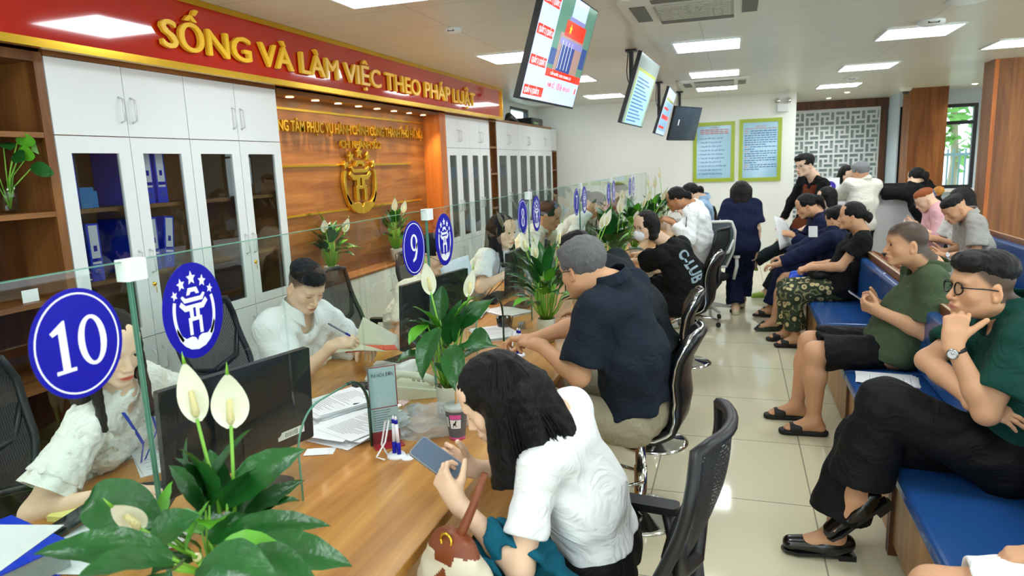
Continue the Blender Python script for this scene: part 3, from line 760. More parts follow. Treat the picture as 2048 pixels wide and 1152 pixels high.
for i, (y, z) in enumerate([(7.62, 1.613), (7.98, 1.613), (8.35, 1.613), (9.3, 1.613), (9.75, 1.613)]):
    o = MB().rbox((XC-.32, y-.12, z), (XC-.09, y+.12, z+.14), .01).build('storage_box', mat('pale_blue_box', '#86b2e6', .5)); one(o, ['pale blue box behind the first grey glass door of the cabinet under the banner end', 'pale blue box behind the second grey glass door of the cabinet under the banner end', 'pale blue box behind the last grey glass door of the cabinet under the banner end', 'pale blue box behind the first door of the six-door cabinet', 'pale blue box behind the second door of the six-door cabinet'][i], 'box', 'pale blue boxes in the far cabinets')
# things on top of the far cabinets
def closed_box(n, a, b_, m, label, cat, extra=None):
    t = MB().rbox(a, b_, .012)
    return one(t.build(n, m), label, cat)
t = thing('printer', 'dark flat printer with a green strip on top of the farthest cabinet', 'printer', (-3.3, 11.2, 2.38))
MB().rbox((-3.45, 10.95, 2.381), (-3.14, 11.6, 2.50), .02).build('body', M_black, t); MB().box((-3.139, 10.97, 2.40), (-3.12, 11.25, 2.43)).build('paper_tray', mat('green_card', '#8fae7c', .5), t)
t = MB()
for i in range(5): t.tube([(-3.2, 9.25+i*.07, 2.381), (-3.2, 9.25+i*.07, 2.50)], .03, 10)
one(t.build('bottle_pack', mat('dark_bottle', '#30383c', .3)), 'row of small dark bottles standing on the cabinet below the high window', 'bottles')
t = MB().tube([(-3.2, 9.75, 2.40), (-3.2, 9.9, 2.46), (-3.2, 10.1, 2.43), (-3.2, 10.35, 2.40)], [.02, .06, .05, .02], 10); one(t.build('black_bag', M_black), 'crumpled black bag lying on the cabinet below the high window', 'bag')
# shelf ornaments
def vase_plant(loc, label, s, nleaf, seed, name='vase_plant', big=False):
    t = thing(name, label, 'plant', loc); L = Vector(loc)
    MB().lathe([(.001, .004), (.035*s, .004), (.042*s, .07*s), (.05*s, .15*s), (.047*s, .15*s), (.038*s, .07*s), (.032*s, .012)], L, 20).build('glass_vase', M_clear, t)
    rnd = random.Random(seed); st = MB(); lf = MB()
    for i in range(nleaf):
        a = rnd.uniform(0, 6.28); h = rnd.uniform(.2, .34)*s; d = Vector((cos(a), sin(a), 0)); e = L+d*rnd.uniform(.05, .13)*s+Vector((0, 0, h))
        st.tube([L+Vector((0, 0, .02)), L+d*.03*s+Vector((0, 0, h*.6)), e], .003*s, 6)
        q = (d+Vector((0, 0, rnd.uniform(-.2, .6)))).normalized(); sd = q.cross(Vector((.9, -.4, .2))).normalized(); W_, LN = .036*s, .10*s
        lf.m(0 if rnd.random() < .6 else 1)
        lf.grid(lambda u, v: e+q*(v*LN)+sd*((u-.5)*2*W_*sin(pi*min(1, v*.93+.05))**.7)+Vector((0, 0, -.03*s*(v**2)+.006*abs(u-.5))), 4, 7)
    st.build('stems', M_stem, t); lf.build('leaves', [M_leaf, M_leafl], t)
    return t
vase_plant((-3.24, 2.36, 1.616), 'broad-leaved cutting in a glass vase on the oak shelf at the left edge', 1.0, 9, 3)
t = thing('potted_plant', 'tiny green plant in a round white pot on the narrow oak shelf', 'plant', (-3.2, 8.87, 1.661)); MB().lathe([(.001, 0), (.04, .0), (.06, .04), (.05, .08), (.04, .08)], (-3.2, 8.87, 1.661), 16).build('pot', M_white, t)
b = MB()
for i in range(7):
    a = i*.9; b.tube([(-3.2, 8.87, 1.73), (-3.2+.04*cos(a), 8.87+.04*sin(a), 1.83), (-3.2+.06*cos(a), 8.87+.07*sin(a), 1.88+.01*i)], [.008, .016, .003], 6)
b.build('leaves', M_leafl, t)
t = MB().lathe([(.001, .002), (.05, .003), (.11, .02), (.12, .03), (.11, .026), (.05, .01)], (-3.2, 1.98, .80), 24); one(t.build('glass_dish', mat('grey_glass_dish', '#c4ccd0', .15)), 'shallow glass dish on the low oak shelf at the left edge', 'dish')
t = MB().box((-3.15, 2.28, 1.201), (-3.148, 2.36, 1.26)); one(t.build('name_card', M_paper), 'small white card propped on the oak shelf by the glass partition', 'card')
# ------------------------------------------------------------------ the long service desk and its glass partition
DX0, DX1, DY0, DY1, DZ = -2.10, -.80, -.4, 11.4, .74
t = thing('service_desk', 'long oak service desk running the length of the hall under the glass partition', 'desk', (-1.4, 5, 0))
MB().box((DX0, DY0, DZ-.035), (DX1, DY1, DZ)).build('desktop', M_desk, t, bevel=.003)
MB().box((-.98, DY0+.02, .0), (-.955, DY1-.02, DZ-.036)).build('front_panel', M_desk, t)
MB().box((-.954, DY0+.02, .60), (-.945, DY1-.02, .615)).build('metal_strip', M_steel, t)
for i in range(8):
    y = DY0+.05+i*1.62
    MB().box((-2.06, y, 0), (-.981, y+.025, DZ-.036)).build('side_panel', M_oak, t)
XG = -1.258; GT = 1.575; J = [1.15+1.54*k for k in range(-1, 7)]
def ellpoly(cx, cy, rx, ry, n=48, a0=0, a1=2*pi): return [(cx+rx*cos(a0+(a1-a0)*i/n), cy+ry*sin(a0+(a1-a0)*i/n)) for i in range(n)]
def ring(b, o, cx, cy, rx, ry, wx, wy, h, n=48, ux=(0, 1, 0), uy=(0, 0, 1), a0=0., a1=2*pi):
    """flat band between two ellipses"""
    for i in range(n):
        p = []
        for a in (a0+(a1-a0)*i/n, a0+(a1-a0)*(i+1)/n): p.append(((cx+rx*cos(a), cy+ry*sin(a)), (cx+(rx-wx)*cos(a), cy+(ry-wy)*sin(a))))
        b.prism([p[0][1], p[0][0], p[1][0], p[1][1]], o, ux, uy, h)
def digit(b, ch, cx, o, s, h):
    P = lambda pts: b.prism([((cx+x)*s, y*s) for x, y in pts], o, (0, 1, 0), (0, 0, 1), h)
    Rg = lambda x, y, rx, ry, wx, wy, **k: ring(b, o, (cx+x)*s, y*s, rx*s, ry*s, wx*s, wy*s, h, 28, **k)
    if ch == '0': Rg(0, 0, .26, .42, .115, .06)
    if ch == '1': P([(-.06, -.36), (-.06, .24), (-.16, .20), (-.20, .26), (.04, .42), (.07, .42), (.07, -.36), (.17, -.36), (.17, -.42), (-.17, -.42), (-.17, -.36)])
    if ch == '8': Rg(0, .20, .19, .20, .09, .055); Rg(0, -.18, .22, .23, .10, .06)
    if ch == '9': Rg(0, .16, .22, .25, .10, .06); P([(.22, .16), (.20, -.12), (.08, -.34), (-.10, -.41), (-.13, -.34), (0, -.26), (.09, -.1), (.12, .10)])
    if ch == '6': Rg(0, -.16, .22, .25, .10, .06); P([(-.22, -.16), (-.20, .12), (-.08, .34), (.10, .41), (.13, .34), (0, .26), (-.09, .1), (-.12, -.10)])
    if ch == '7': P([(-.22, .40), (.23, .40), (.23, .32), (.02, -.40), (-.10, -.40), (.11, .29), (-.22, .29)])
    if ch == '5': P([(-.16, .40), (.18, .40), (.18, .30), (-.06, .30), (-.08, .10), (-.17, .06)]); Rg(-.01, -.14, .22, .26, .10, .07, a0=-2.6, a1=2.2)
def partition(k):
    y0, y1 = J[k]+.004, J[k+1]-.004; n = 10-k
    ext = {0: 'nearest', 1: 'second', 2: 'third', 3: 'fourth', 4: 'fifth', 5: 'sixth', 6: 'farthest'}[k]
    t = thing('glass_partition', '%s clear glass screen of the desk%s' % (ext, {0: ', carrying the blue number 10 disc', 1: ', between the emblem disc of counter 10 and the number 9 disc', 2: ', between counter 9 and counter 8', 3: ', between counter 8 and counter 7', 4: ', beyond the number 7 disc', 5: ', beyond the number 6 disc'}.get(k, ' by the back wall')), 'glass screen', (XG, (y0+y1)/2, DZ), 'glass screens on the desk')
    c = (y0+y1)/2-.03; a = .215; zt = DZ+.29; g = MB(); r = .13
    arch = []
    for i in range(9):
        w = pi-i/8*pi/2; arch.append((c-a+r+r*cos(w), zt-r+r*sin(w)))
    for i in range(9):
        w = pi/2-i/8*pi/2; arch.append((c+a-r+r*cos(w), zt-r+r*sin(w)))
    # pane as three pieces round the pass-through opening
    X = XG-.004
    g.box((X, y0, DZ+.002), (X+.008, c-a, GT)); g.box((X, c+a, DZ+.002), (X+.008, y1, GT))
    g.prism([(p[0], p[1]) for p in arch]+[(c+a, GT), (c-a, GT)], (X, 0, 0), (0, 1, 0), (0, 0, 1), .008)
    g.build('pane', M_glass, t)
    e = MB(); e.box((X-.0005, y0, GT), (X+.0085, y1, GT+.002)); e.box((X-.0005, y1, DZ), (X+.0085, y1+.0015, GT)); e.box((X-.0005, y0-.0015, DZ), (X+.0085, y0, GT)); e.build('polished_edge', M_edge, t)
    pth = [(XG, c-a, DZ+.01), (XG, c-a, zt-r)]+[(XG, p[0], p[1]) for p in arch]+[(XG, c+a, zt-r), (XG, c+a, DZ+.01)]
    m = len(pth)//2
    e = MB().tube(pth[:m+1], .0035, 6); e.build('arch_edge', M_edge, t); e = MB().tube(pth[m:], .006, 6); e.build('shaded_arch_edge', M_dedge, t)  # second half is the same glass edge, painted darker as if shaded
    cl = MB(); cl.rbox((XG-.018, y0-.022, GT-.042), (XG+.018, y0+.034, GT+.005), .005); cl.build('clamp', M_white, t)
    for yy in (y0+.25, y1-.25): MB().box((XG-.018, yy, DZ), (XG+.018, yy+.05, DZ+.04)).build('foot_bracket', M_steel, t)
    x = XG+.0045
    if 0 <= 9-k+1 and k < 6:
        yy = J[k+1]-.145; o = (x, yy, 1.43); d = MB(); d.m(0).prism(ellpoly(0, 0, .103, .112), o, (0, 1, 0), (0, 0, 1), .0015)
        o2 = (x+.0016, yy, 1.43); d.m(1); ring(d, o2, 0, 0, .094, .103, .0035, .0035, .0006)
        s = str(10-k)
        if len(s) == 2: digit(d, '1', -.27, o2, .125, .0008); digit(d, '0', .25, o2, .125, .0008)
        else: digit(d, s, 0, o2, .14, .0008)
        d.build('number_disc', [M_blue, M_wt], t, 'blue oval disc with a white %s' % s)
    if k > 0:
        yy = J[k]+.17; o = (x, yy, 1.43); d = MB(); d.m(0).prism(ellpoly(0, 0, .098, .118), o, (0, 1, 0), (0, 0, 1), .0015); d.m(1)
        for p in EP: d.prism([(u*.098, v*.115) for u, v in p], (x+.0016, yy, 1.43), (0, 1, 0), (0, 0, 1), .0008)
        d.build('emblem_disc', [M_blue, M_wt], t, 'blue oval disc with a white five-star tower emblem')
J = [1.15-1.54]+[1.15+1.54*k for k in range(0, 7)]
for k in range(7): partition(k)
# ------------------------------------------------------------------ peace lilies
def blade(b, base, tip, w, up, sag=.06, n=9, cup=.25, m=0, ridge=True):
    base, tip, up = Vector(base), Vector(tip), Vector(up).normalized(); L = (tip-base).length; d = (tip-base).normalized(); sd = d.cross(up).normalized(); nn = sd.cross(d)
    b.m(m)
    def fn(u, v):
        s = (u-.5)*2; prof = sin(pi*min(1, .03+.97*v)**.82)**.85 if v < 1 else 0
        if v >= .999: prof = 0.0
        rip = .012*w*sin(v*26)*abs(s)
        return base+d*(v*L)+sd*(s*w*prof)+nn*(sag*L*(4*v*(1-v))+cup*w*prof*abs(s)**1.4+rip*6*(.4-abs(s)))
    b.grid(fn, 8, n)
def spathe(parent, base, top, face, w=.036, L=.13, lab=None, side=None):
    """flower: stem, white spathe, spadix"""
    base, top, face = Vector(base), Vector(top), Vector(face).normalized(); s = MB()
    mid = (base+top)/2+(top-base).cross(face).normalized()*.01
    s.tube([base, mid, top], [.0045, .004, .0035], 8); st = s.build('flower', M_stem, parent)
    up = ((top-mid).normalized()*.9+Vector((0, 0, .3))).normalized(); sd = up.cross(face).normalized(); nn = sd.cross(up)
    b = MB()
    def fn(u, v):
        q = (u-.5)*2; pr = sin(pi*(.02+.98*v)**.75)**.8 if v < .999 else 0
        return top+up*(v*L-.01)+sd*(q*w*pr)+nn*(-.010-.30*w*(1-q*q)*pr+.02*v*v)
    b.m(0).grid(fn, 10, 14); b.m(1).tube([top+up*(L-.014)+nn*.01, top+up*(L+.012)+nn*.008], [.004, .0005], 6)
    b.build('spathe', [M_spathe, M_stem], st)
    b = MB().tube([top+up*.004, top+up*.012, top+up*L*.42], [.004, .0085, .006], 8); b.ball(top+up*L*.42, .006, 8, 6); b.build('spadix', M_spadix, st)
    return st
def lily(loc, label, h, spread, nleaf, seed, flowers=(), pot='white', leaf_m=None, extra=None, lw=.045, lo=.15):
    t = thing('peace_lily', label, 'plant', loc, 'peace lilies along the desk'); L = Vector(loc); rnd = random.Random(seed)
    if pot == 'glass':
        MB().m(0).lathe([(.001, .002), (.046, .002), (.050, .01), (.050, .08), (.050, .135), (.047, .135), (.047, .012), (.001, .01)], L, 24).build('glass_pot', [mat('amber_water_pot', '#8a7a48', .15, spec=.6)], t)
        b = MB(); b.lathe([(.0505, .07), (.0515, .072), (.0515, .136), (.0505, .138)], L, 24)
        for i in range(14): b.box((-.004, .0505, .03), (.004, .052, .062), Matrix.Rotation(i*.449, 3, 'Z'), L)
        b.build('white_rim', [mat('cream_plastic', '#d9d9c4', .4)], t)
        pz = .13
    else:
        MB().lathe([(.001, 0), (.045, 0), (.06, .11), (.064, .12), (.058, .12), (.05, .10), (.001, .10)], L, 24).build('pot', M_white, t); pz = .11
    st = MB(); lf = MB()
    for i in range(nleaf):
        a = i*2.399+rnd.uniform(-.3, .3); el = lo+(1-lo)*((i+.5)/nleaf)
        hh = h*(.28+.62*el)*rnd.uniform(.85, 1.1); rr = spread*(1.05-.75*el)*rnd.uniform(.8, 1.15)
        d = Vector((cos(a), sin(a), 0)); p0 = L+d*.02+Vector((0, 0, pz)); p1 = L+d*rr*.45+Vector((0, 0, pz+hh*.72))
        p2 = p1+d*rr*rnd.uniform(.55, .95)+Vector((0, 0, hh*rnd.uniform(-.25, .35)*(1.2-el)+hh*.30*el))
        p2 = p1+(p2-p1).normalized()*rnd.uniform(.13, .19)*(spread/.22)**.5
        st.tube([p0, (p0+p1)/2+d*.01, p1], [.0035, .003, .0022], 6)
        u = Vector((-d.x*.35, -d.y*.35, 1)) if el < .8 else Vector((-d.x, -d.y, .5))
        blade(lf, p1, p2, lw*rnd.uniform(.8, 1.2), u, .10, m=0 if rnd.random() < .8 else 1)
    if extra:
        for (p0, p1, p2, w, u, m_, sg) in extra: st.tube([p0, (Vector(p0)+Vector(p1))/2, p1], [.004, .0035, .003], 6); blade(lf, p1, p2, w, u, sg, 14, m=m_)
    lim = -3.27 if L.x < -3 else XG+.012
    for q in (st, lf): q.v = [(max(v[0], lim), v[1], max(v[2], L.z+.002)) for v in q.v]
    st.build('leaf_stalks', M_stem, t); lf.build('leaves', [M_leaf, M_leafl], t)
    for f in flowers:
        spathe(t, L+Vector((f[0][0]*.15, f[0][1]*.15, pz)) if f[0] is not None else L+Vector((0, 0, pz)), f[1], f[2], *f[3:])
    return t
V = Vector
# foreground plant: its larger leaves are placed one by one
F0 = V((-1.06, 1.12, DZ)); cr = F0+V((0, 0, .12))
def lf_(bx, by, tx, ty, w, Db, Dt, up=(0, -.3, 1), m=0, sg=.08):
    return (cr+V((random.uniform(-.02, .02), random.uniform(-.02, .02), 0)), at(bx, by, D=Db), at(tx, ty, D=Dt), w, up, m, sg)
ex = [lf_(455, 1008, 612, 898, .052, 1.46, 1.50, (-.3, -.8, .6)), lf_(408, 1012, 506, 855, .035, 1.52, 1.56, (-.6, -.6, .5)), lf_(318, 1048, 140, 985, .058, 1.42, 1.42, (-.2, -.7, .8)),
      lf_(345, 1118, 66, 1108, .045, 1.30, 1.22, (-.2, -.5, 1)), lf_(350, 1130, 150, 1160, .045, 1.25, 1.1, (0, -.5, 1)), lf_(450, 1062, 662, 1052, .030, 1.42, 1.45, (.1, -.5, 1)), lf_(480, 1108, 705, 1132, .048, 1.36, 1.34, (.1, -.4, 1)),
      lf_(322, 1055, 345, 962, .026, 1.44, 1.46, (-.3, -.9, .2), 1, .03), lf_(372, 1100, 420, 1000, .022, 1.38, 1.42, (-.6, -.8, .2), 1, .03), lf_(430, 1110, 572, 1098, .036, 1.30, 1.3, (.1, -.6, .9), 1), lf_(480, 1060, 610, 960, .036, 1.5, 1.54, (-.3, -.6, .7)),
      lf_(400, 1130, 560, 1165, .05, 1.22, 1.16, (0, -.5, .9)), lf_(300, 1085, 400, 1030, .04, 1.34, 1.36, (-.2, -.7, .6)), lf_(350, 1140, 300, 1185, .04, 1.2, 1.1, (0, -.6, .8)), lf_(390, 960, 375, 872, .02, 1.6, 1.62, (-.5, -.8, .2)),
      lf_(420, 1085, 500, 1030, .035, 1.4, 1.46, (.1, -.7, .6)), lf_(470, 1130, 640, 1175, .05, 1.28, 1.22, (.1, -.5, .9))]
fl = [(None, at(394, 838, D=1.46), (.6, -.75, .1),   .030, .14), (None, at(462, 852, D=1.45), (.55, -.8, -.1), .038, .132), (None, at(282, 1058, D=1.36), (.5, -.8, .3), .024, .10), (None, at(398, 1120, D=1.28), (.6, -.6, .1), .008, .05)]
lily(F0, 'large peace lily in the foreground with three white flowers beside the black monitor', .30, .16, 16, 5, fl, extra=ex, lw=.04)
P2 = V((-1.10, 2.47, DZ))
fl = [(None, at(862, 585, D=2.75), (.5, -.8, .1), .030, .135), (None, at(938, 590, D=2.78), (.75, -.6, .1), .026, .12)]
ex = [(P2+V((0, 0, .12)), at(878, 655, D=2.62), at(845, 760, D=2.5), .05, (-.2, -.9, .3), 0, .1), (P2+V((0, 0, .12)), at(905, 690, D=2.55), at(918, 790, D=2.42), .045, (.2, -.9, .3), 0, .1), (P2+V((0, 0, .12)), at(935, 680, D=2.6), at(985, 690, D=2.5), .05, (.2, -.7, .6), 0, .1),
      (P2+V((0, 0, .12)), at(855, 650, D=2.66), at(818, 690, D=2.6), .035, (-.3, -.7, .6), 1, .1), (P2+V((0, 0, .12)), at(880, 640, D=2.8), at(885, 570, D=2.85), .045, (-.1, -1, .2), 0, .02), (P2+V((0, 0, .12)), at(920, 655, D=2.75), at(985, 600, D=2.75), .04, (.1, -.8, .6), 0, .1)]
lily(P2, 'peace lily in an amber glass pot behind the woman looking at her phone', .36, .21, 22, 11, fl, 'glass', extra=ex, lw=.042)
P3 = V((-1.02, 3.72, DZ))
fl = [(None, at(1052, 500, D=3.9), (.3, -.9, .1), .026, .12), (None, at(1072, 515, D=3.85), (.5, -.8, .1), .024, .11), (None, at(1118, 490, D=3.9), (.9, -.4, .1), .018, .14)]
lily(P3, 'peace lily in an amber glass pot in front of the grey-haired man', .42, .26, 40, 21, fl, 'glass', lw=.034)
fl = [(None, at(1203, 455, D=4.9), (.3, -.9, .1), .024, .12), (None, at(1212, 450, D=4.85), (.6, -.8, .1), .028, .13)]
lily((-1.06, 4.78, DZ), 'peace lily with two white flowers just behind the grey-haired man\'s head', .34, .2, 26, 31, fl, 'white', lw=.04)
lily((-.96, 4.95, DZ), 'low drooping lily by the hands of the woman in a mask', .14, .26, 16, 33, (), 'white', lw=.04)
fl = [(None, at(1240, 425, D=5.6), (.3, -.9, .1), .03, .15), (None, at(1286, 415, D=5.6), (.8, -.6, .1), .022, .14), (None, at(1270, 440, D=5.6), (.3, -.9, .1), .02, .1)]
lily((-1.0, 5.75, DZ), 'tall broad-leaved lily in a white pot left of the woman in a mask', .52, .27, 34, 35, fl, 'white', lw=.055)
fl = [(None, at(1297, 400, D=7), (.3, -.9, .1), .026, .14), (None, at(1325, 400, D=7), (.6, -.9, .1), .026, .14)]
lily((-1.0, 7.25, DZ), 'leafy lily with two flowers behind the head of the woman in a mask', .52, .3, 32, 41, fl, 'white', lw=.05)
lily((-1.05, 6.6, DZ), 'peace lily between the number 6 disc and the tall broad-leaved lily', .42, .22, 24, 43, [(None, at(1245, 405, D=6.4), (.3, -.9, .1), .026, .14)], 'white', lw=.04)
lily((-1.0, 8.9, DZ), 'peace lily standing before the last number discs', .48, .28, 28, 45, [(None, at(1310, 375, D=8.4), (.3, -.9, .1), .026, .15), (None, at(1297, 372, D=8.6), (.5, -.9, .1), .024, .14)], 'white', lw=.045)
lily((-1.0, 10.3, DZ), 'farthest peace lily at the end of the desk', .44, .26, 22, 47, [(None, at(1320, 355, D=9.8), (.3, -.9, .1), .026, .15)], 'white', lw=.045)
lily((-3.2, 4.93, .86), 'peace lily with two white flowers in a glass vase on the oak-topped low cupboards', .42, .24, 34, 51, [(None, (-3.14, 4.80, 1.28), (.8, -.5, .1), .034, .12), (None, (-3.12, 5.06, 1.26), (.8, -.5, .1), .034, .12)], 'white', lw=.036)
lily((-3.2, 6.1, .86), 'peace lily below the gold emblem\'s right edge on the low cupboards', .46, .22, 30, 53, [(None, (-3.14, 6.02, 1.36), (.8, -.5, .1), .034, .14), (None, (-3.12, 6.16, 1.34), (.8, -.5, .1), .034, .12)], 'white', lw=.034)
# ------------------------------------------------------------------ monitors, papers and small things on the desk
def yaw_m(a): return Matrix.Rotation(a, 3, 'Z')
def monitor(x, y, ang, label, w=.56, h=.33, sign=False, z=DZ, tilt=.06):
    """monitor whose screen faces the staff; ang turns it about the upright axis"""
    t = thing('monitor', label, 'monitor', (x, y, z), 'monitors on the desk'); R = yaw_m(ang) @ Matrix.Rotation(tilt, 3, 'Y'); c = (x, y, z+.10)
    MB().rbox((-.012, -w/2, 0), (.012, w/2, h), .006, axis=0, R=R, c=c).build('shell', mat('monitor_shell', '#26292c', .33), t)
    MB().box((-.0125, -w/2+.01, .02), (-.012, w/2-.01, h-.01), R, c).build('screen', mat('lit_screen', '#cfe0f2', emit=.8), t)
    MB().rbox((.012, -.12, .06), (.035, .12, h-.05), .02, axis=0, R=R, c=c).build('back_bulge', mat('monitor_back', '#202326', .4), t)
    b = MB(); b.box((.02, -.03, -.10), (.045, .03, .16), yaw_m(ang), c); b.build('stand', M_black, t)
    MB().rbox((x-.09, y-.12, z), (x+.11, y+.12, z+.012), .04).build('foot', M_black, t)
    b = MB(); b.m(0).box((.0352 if False else .0122, w/2-.15, .035), (.0128, w/2-.04, .062), R, c); b.m(1)
    for i in range(9): b.box((.0129, w/2-.12+i*.006, .04), (.0131, w/2-.118+i*.006, .056), R, c)
    b.build('sticker', [M_paper, M_black], t)
    if sign:
        vs, fs = text_mesh('MS', .035, .0005, (0, 0, 0), (0, 1, 0), (0, 0, 1)); q = R @ Vector((.0125, .03, h*.62))+Vector(c)
        MB().add([R @ Vector(v)+q for v in vs], fs).build('lettering', M_paper, t)
    return t
a = at(307, 787, X=-1.50); 
monitor(-1.49, 1.71, -.266, 'large black monitor seen from behind beside the foreground lily', .54, .33, z=DZ-.01)
monitor(-1.54, 3.33, -.176, 'black monitor seen from behind in front of the man in white at the desk', .62, .34, True)
monitor(-1.50, 4.70, .0, 'black monitor behind the peace lily in front of the grey-haired man', .56, .32)
monitor(-1.52, 5.55, .25, 'black monitor beside the number 8 disc in front of the woman in cream', .56, .32)
monitor(-1.5, 7.4, .0, 'black monitor behind the tall lilies at counter 7', .56, .32)
def sheets(name, label, x, y, n, ang, w=.21, l=.297, jit=.012, z=DZ, lines=True, group='papers on the desk', curl=0, seed=1, rows=14):
    b = MB(); rnd = random.Random(seed)
    for i in range(n):
        R = yaw_m(ang+rnd.uniform(-jit, jit)*7); dx, dy = rnd.uniform(-jit, jit)*1.5, rnd.uniform(-jit, jit)*1.5
        b.m(0).box((-w/2, -l/2, 0), (w/2, l/2, .0012), R, (x+dx, y+dy, z+i*.0021))
    zt = z+(n-1)*.0021+.0014
    if lines:
        b.m(1)
        for r in range(rows):
            if rnd.random() < .15: continue
            v = -l/2+.03+r*(l-.06)/rows; e = rnd.uniform(.5, .98)
            b.box((-w/2+.02, v, 0), (-w/2+.02+(w-.04)*e, v+.0022, .0002), R, (x+dx, y+dy, zt))
    return one(b.build(name, [M_paper, M_ink]), label, 'papers', group)
sheets('paper_stack', 'thick stack of printed papers on the desk right of the foreground monitor', -1.60, 2.42, 24, -.5, seed=2, rows=22)
sheets('paper_stack', 'fanned stack of printed papers nearest the glass opening at counter 10', -1.42, 2.27, 14, -.25, seed=3, jit=.03, rows=24)
sheets('loose_sheet', 'small torn white slip by the foreground monitor corner', -1.44, 2.03, 2, .4, .09, .06, lines=False)
sheets('loose_sheet', 'printed form lying before the woman in the lace blouse', -1.99, 1.86, 2, .9, seed=5, rows=10)
sheets('paper_stack', 'papers on the desk under the folder held by the man in the white shirt', -1.62, 2.98, 12, .35, seed=6)
sheets('paper_stack', 'papers spread before the woman with the lanyard at counter 8', -1.75, 4.35, 8, .2, seed=7)
sheets('paper_stack', 'white papers behind the glass arch between counters 9 and 8', -1.38, 3.85, 7, .7, seed=8)
sheets('paper_stack', 'white papers to the left of the amber-potted lily', -1.50, 4.45, 6, 1.0, seed=9)
sheets('loose_sheet', 'form under the forearm of the woman in the mask', -.92, 5.55, 3, .2, seed=10)
sheets('loose_sheet', 'white forms in front of the grey-haired man by the glass', -1.18, 3.05, 4, .5, seed=15)
sheets('notebook', 'blue-edged notebook on the desk beside the amber-potted lily', -.93, 3.95, 5, .1, .15, .2, seed=12, lines=False)
sheets('loose_sheet', 'white paper under the phone and snack box in the lower left corner', -1.70, 1.34, 3, .2, .25, .3, lines=False)
# open folder held by the man in the white shirt
t = thing('open_folder', 'buff card folder with a red fade held open by the man in the white shirt', 'folder', (-1.62, 2.98, .80))
M_buff = mat('buff_card', '#cfc9b0', .6); M_redc = mat('red_card', '#d9492c', .6)
b = MB(); q4 = [at(726, 634, Y=3.0), at(797, 672, Y=3.25), at(703, 697, Y=2.86), at(800, 700, Y=3.1)]
def leaf4(b, q, m, lift=.012, n=8): b.m(m).grid(lambda u, v: (q[0]*(1-u)+q[1]*u)*(1-v)+(q[2]*(1-u)+q[3]*u)*v+V((0, 0, lift*sin(u*3.1)*sin(v*2.2))), n, n)
leaf4(b, q4, 0, .02); leaf4(b, [at(700, 688, Y=2.86), at(790, 690, Y=3.1), at(690, 706, Y=2.80), at(796, 700, Y=3.0)], 1, .006); leaf4(b, [at(690, 684, Y=2.82), at(730, 690, Y=2.95), at(668, 706, Y=2.76), at(776, 704, Y=2.9)], 0, .012)
b.build('card', [M_buff, M_redc], t, solid=.0015)
sheets('file_folder', 'pink file under the pens beside the fanned papers', -1.46, 2.52, 3, -.1, .16, .23, z=DZ, lines=False)
bpy.data.objects['file_folder'].data.materials[0] = mat('pink_card', '#e8a79c', .6)
def pen(p, q, label, m, m2=None, r=.0045, name='pen'):
    p, q = V(p), V(q); b = MB(); b.m(0).tube([p, p+(q-p)*.8], r, 8); b.m(1).tube([p+(q-p)*.8, p+(q-p)*.97, q], [r*1.15, r, .0008], 8); b.tube([p, p-(q-p)*.04], [r, r*.5], 8)
    return one(b.build(name, [m, m2 or m]), label, 'pen')
pen((-1.56, 2.50, .747), (-1.44, 2.60, .747), 'green pen lying beside the paper stack', mat('green_plastic', '#1f8a3c', .35))
pen((-1.50, 2.40, .79), (-1.40, 2.56, .752), 'dark blue pen lying over the fanned papers', mat('navy_plastic', '#27255e', .35))
# keyboard, mouse, mouse pad
def keyboard(x, y, ang, label):
    t = thing('keyboard', label, 'keyboard', (x, y, DZ), 'keyboards'); R = yaw_m(ang); c = (x, y, DZ)
    MB().rbox((-.07, -.22, 0), (.07, .22, .018), .01, R=R, c=c).build('body', M_black, t); b = MB()
    for i in range(5):
        for j in range(15): b.box((-.06+i*.024, -.205+j*.0275, .018), (-.04+i*.024, -.182+j*.0275, .026), R, c)
    b.build('keys', mat('key_plastic', '#1d1f22', .45), t)
def mouse(x, y, ang, label, pad=True):
    if pad: one(MB().rbox((-.10, -.12, 0), (.10, .12, .003), .012, R=yaw_m(ang), c=(x, y, DZ)).build('mouse_pad', mat('dark_pad', '#2a2e2f', .8)), label.replace('mouse', 'mouse pad', 1).replace(' lying on its pad', ''), 'mouse pad')
    t = thing('mouse', label, 'mouse', (x, y, DZ+.003)); b = MB(); b.ball((x, y, DZ+.010), .03, 16, 10, (1.7, 1.05, .75), yaw_m(ang)); b.build('body', M_blackg, t)
    MB().tube([(x+.03*cos(ang), y+.03*sin(ang), DZ+.03), (x+.045*cos(ang), y+.045*sin(ang), DZ+.024)], .004, 6).build('wheel', M_grey, t)
keyboard(-1.63, 3.28, -.3, 'black keyboard slanting past the monitor of the man in the white shirt')
mouse(-1.60, 2.74, .6, 'black mouse lying on its pad in front of the man in the white shirt')
mouse(-1.79, 1.58, .5, 'black mouse under the hand of the woman in the lace blouse')
keyboard(-1.75, 4.9, 0, 'dark keyboard before the woman with the lanyard')
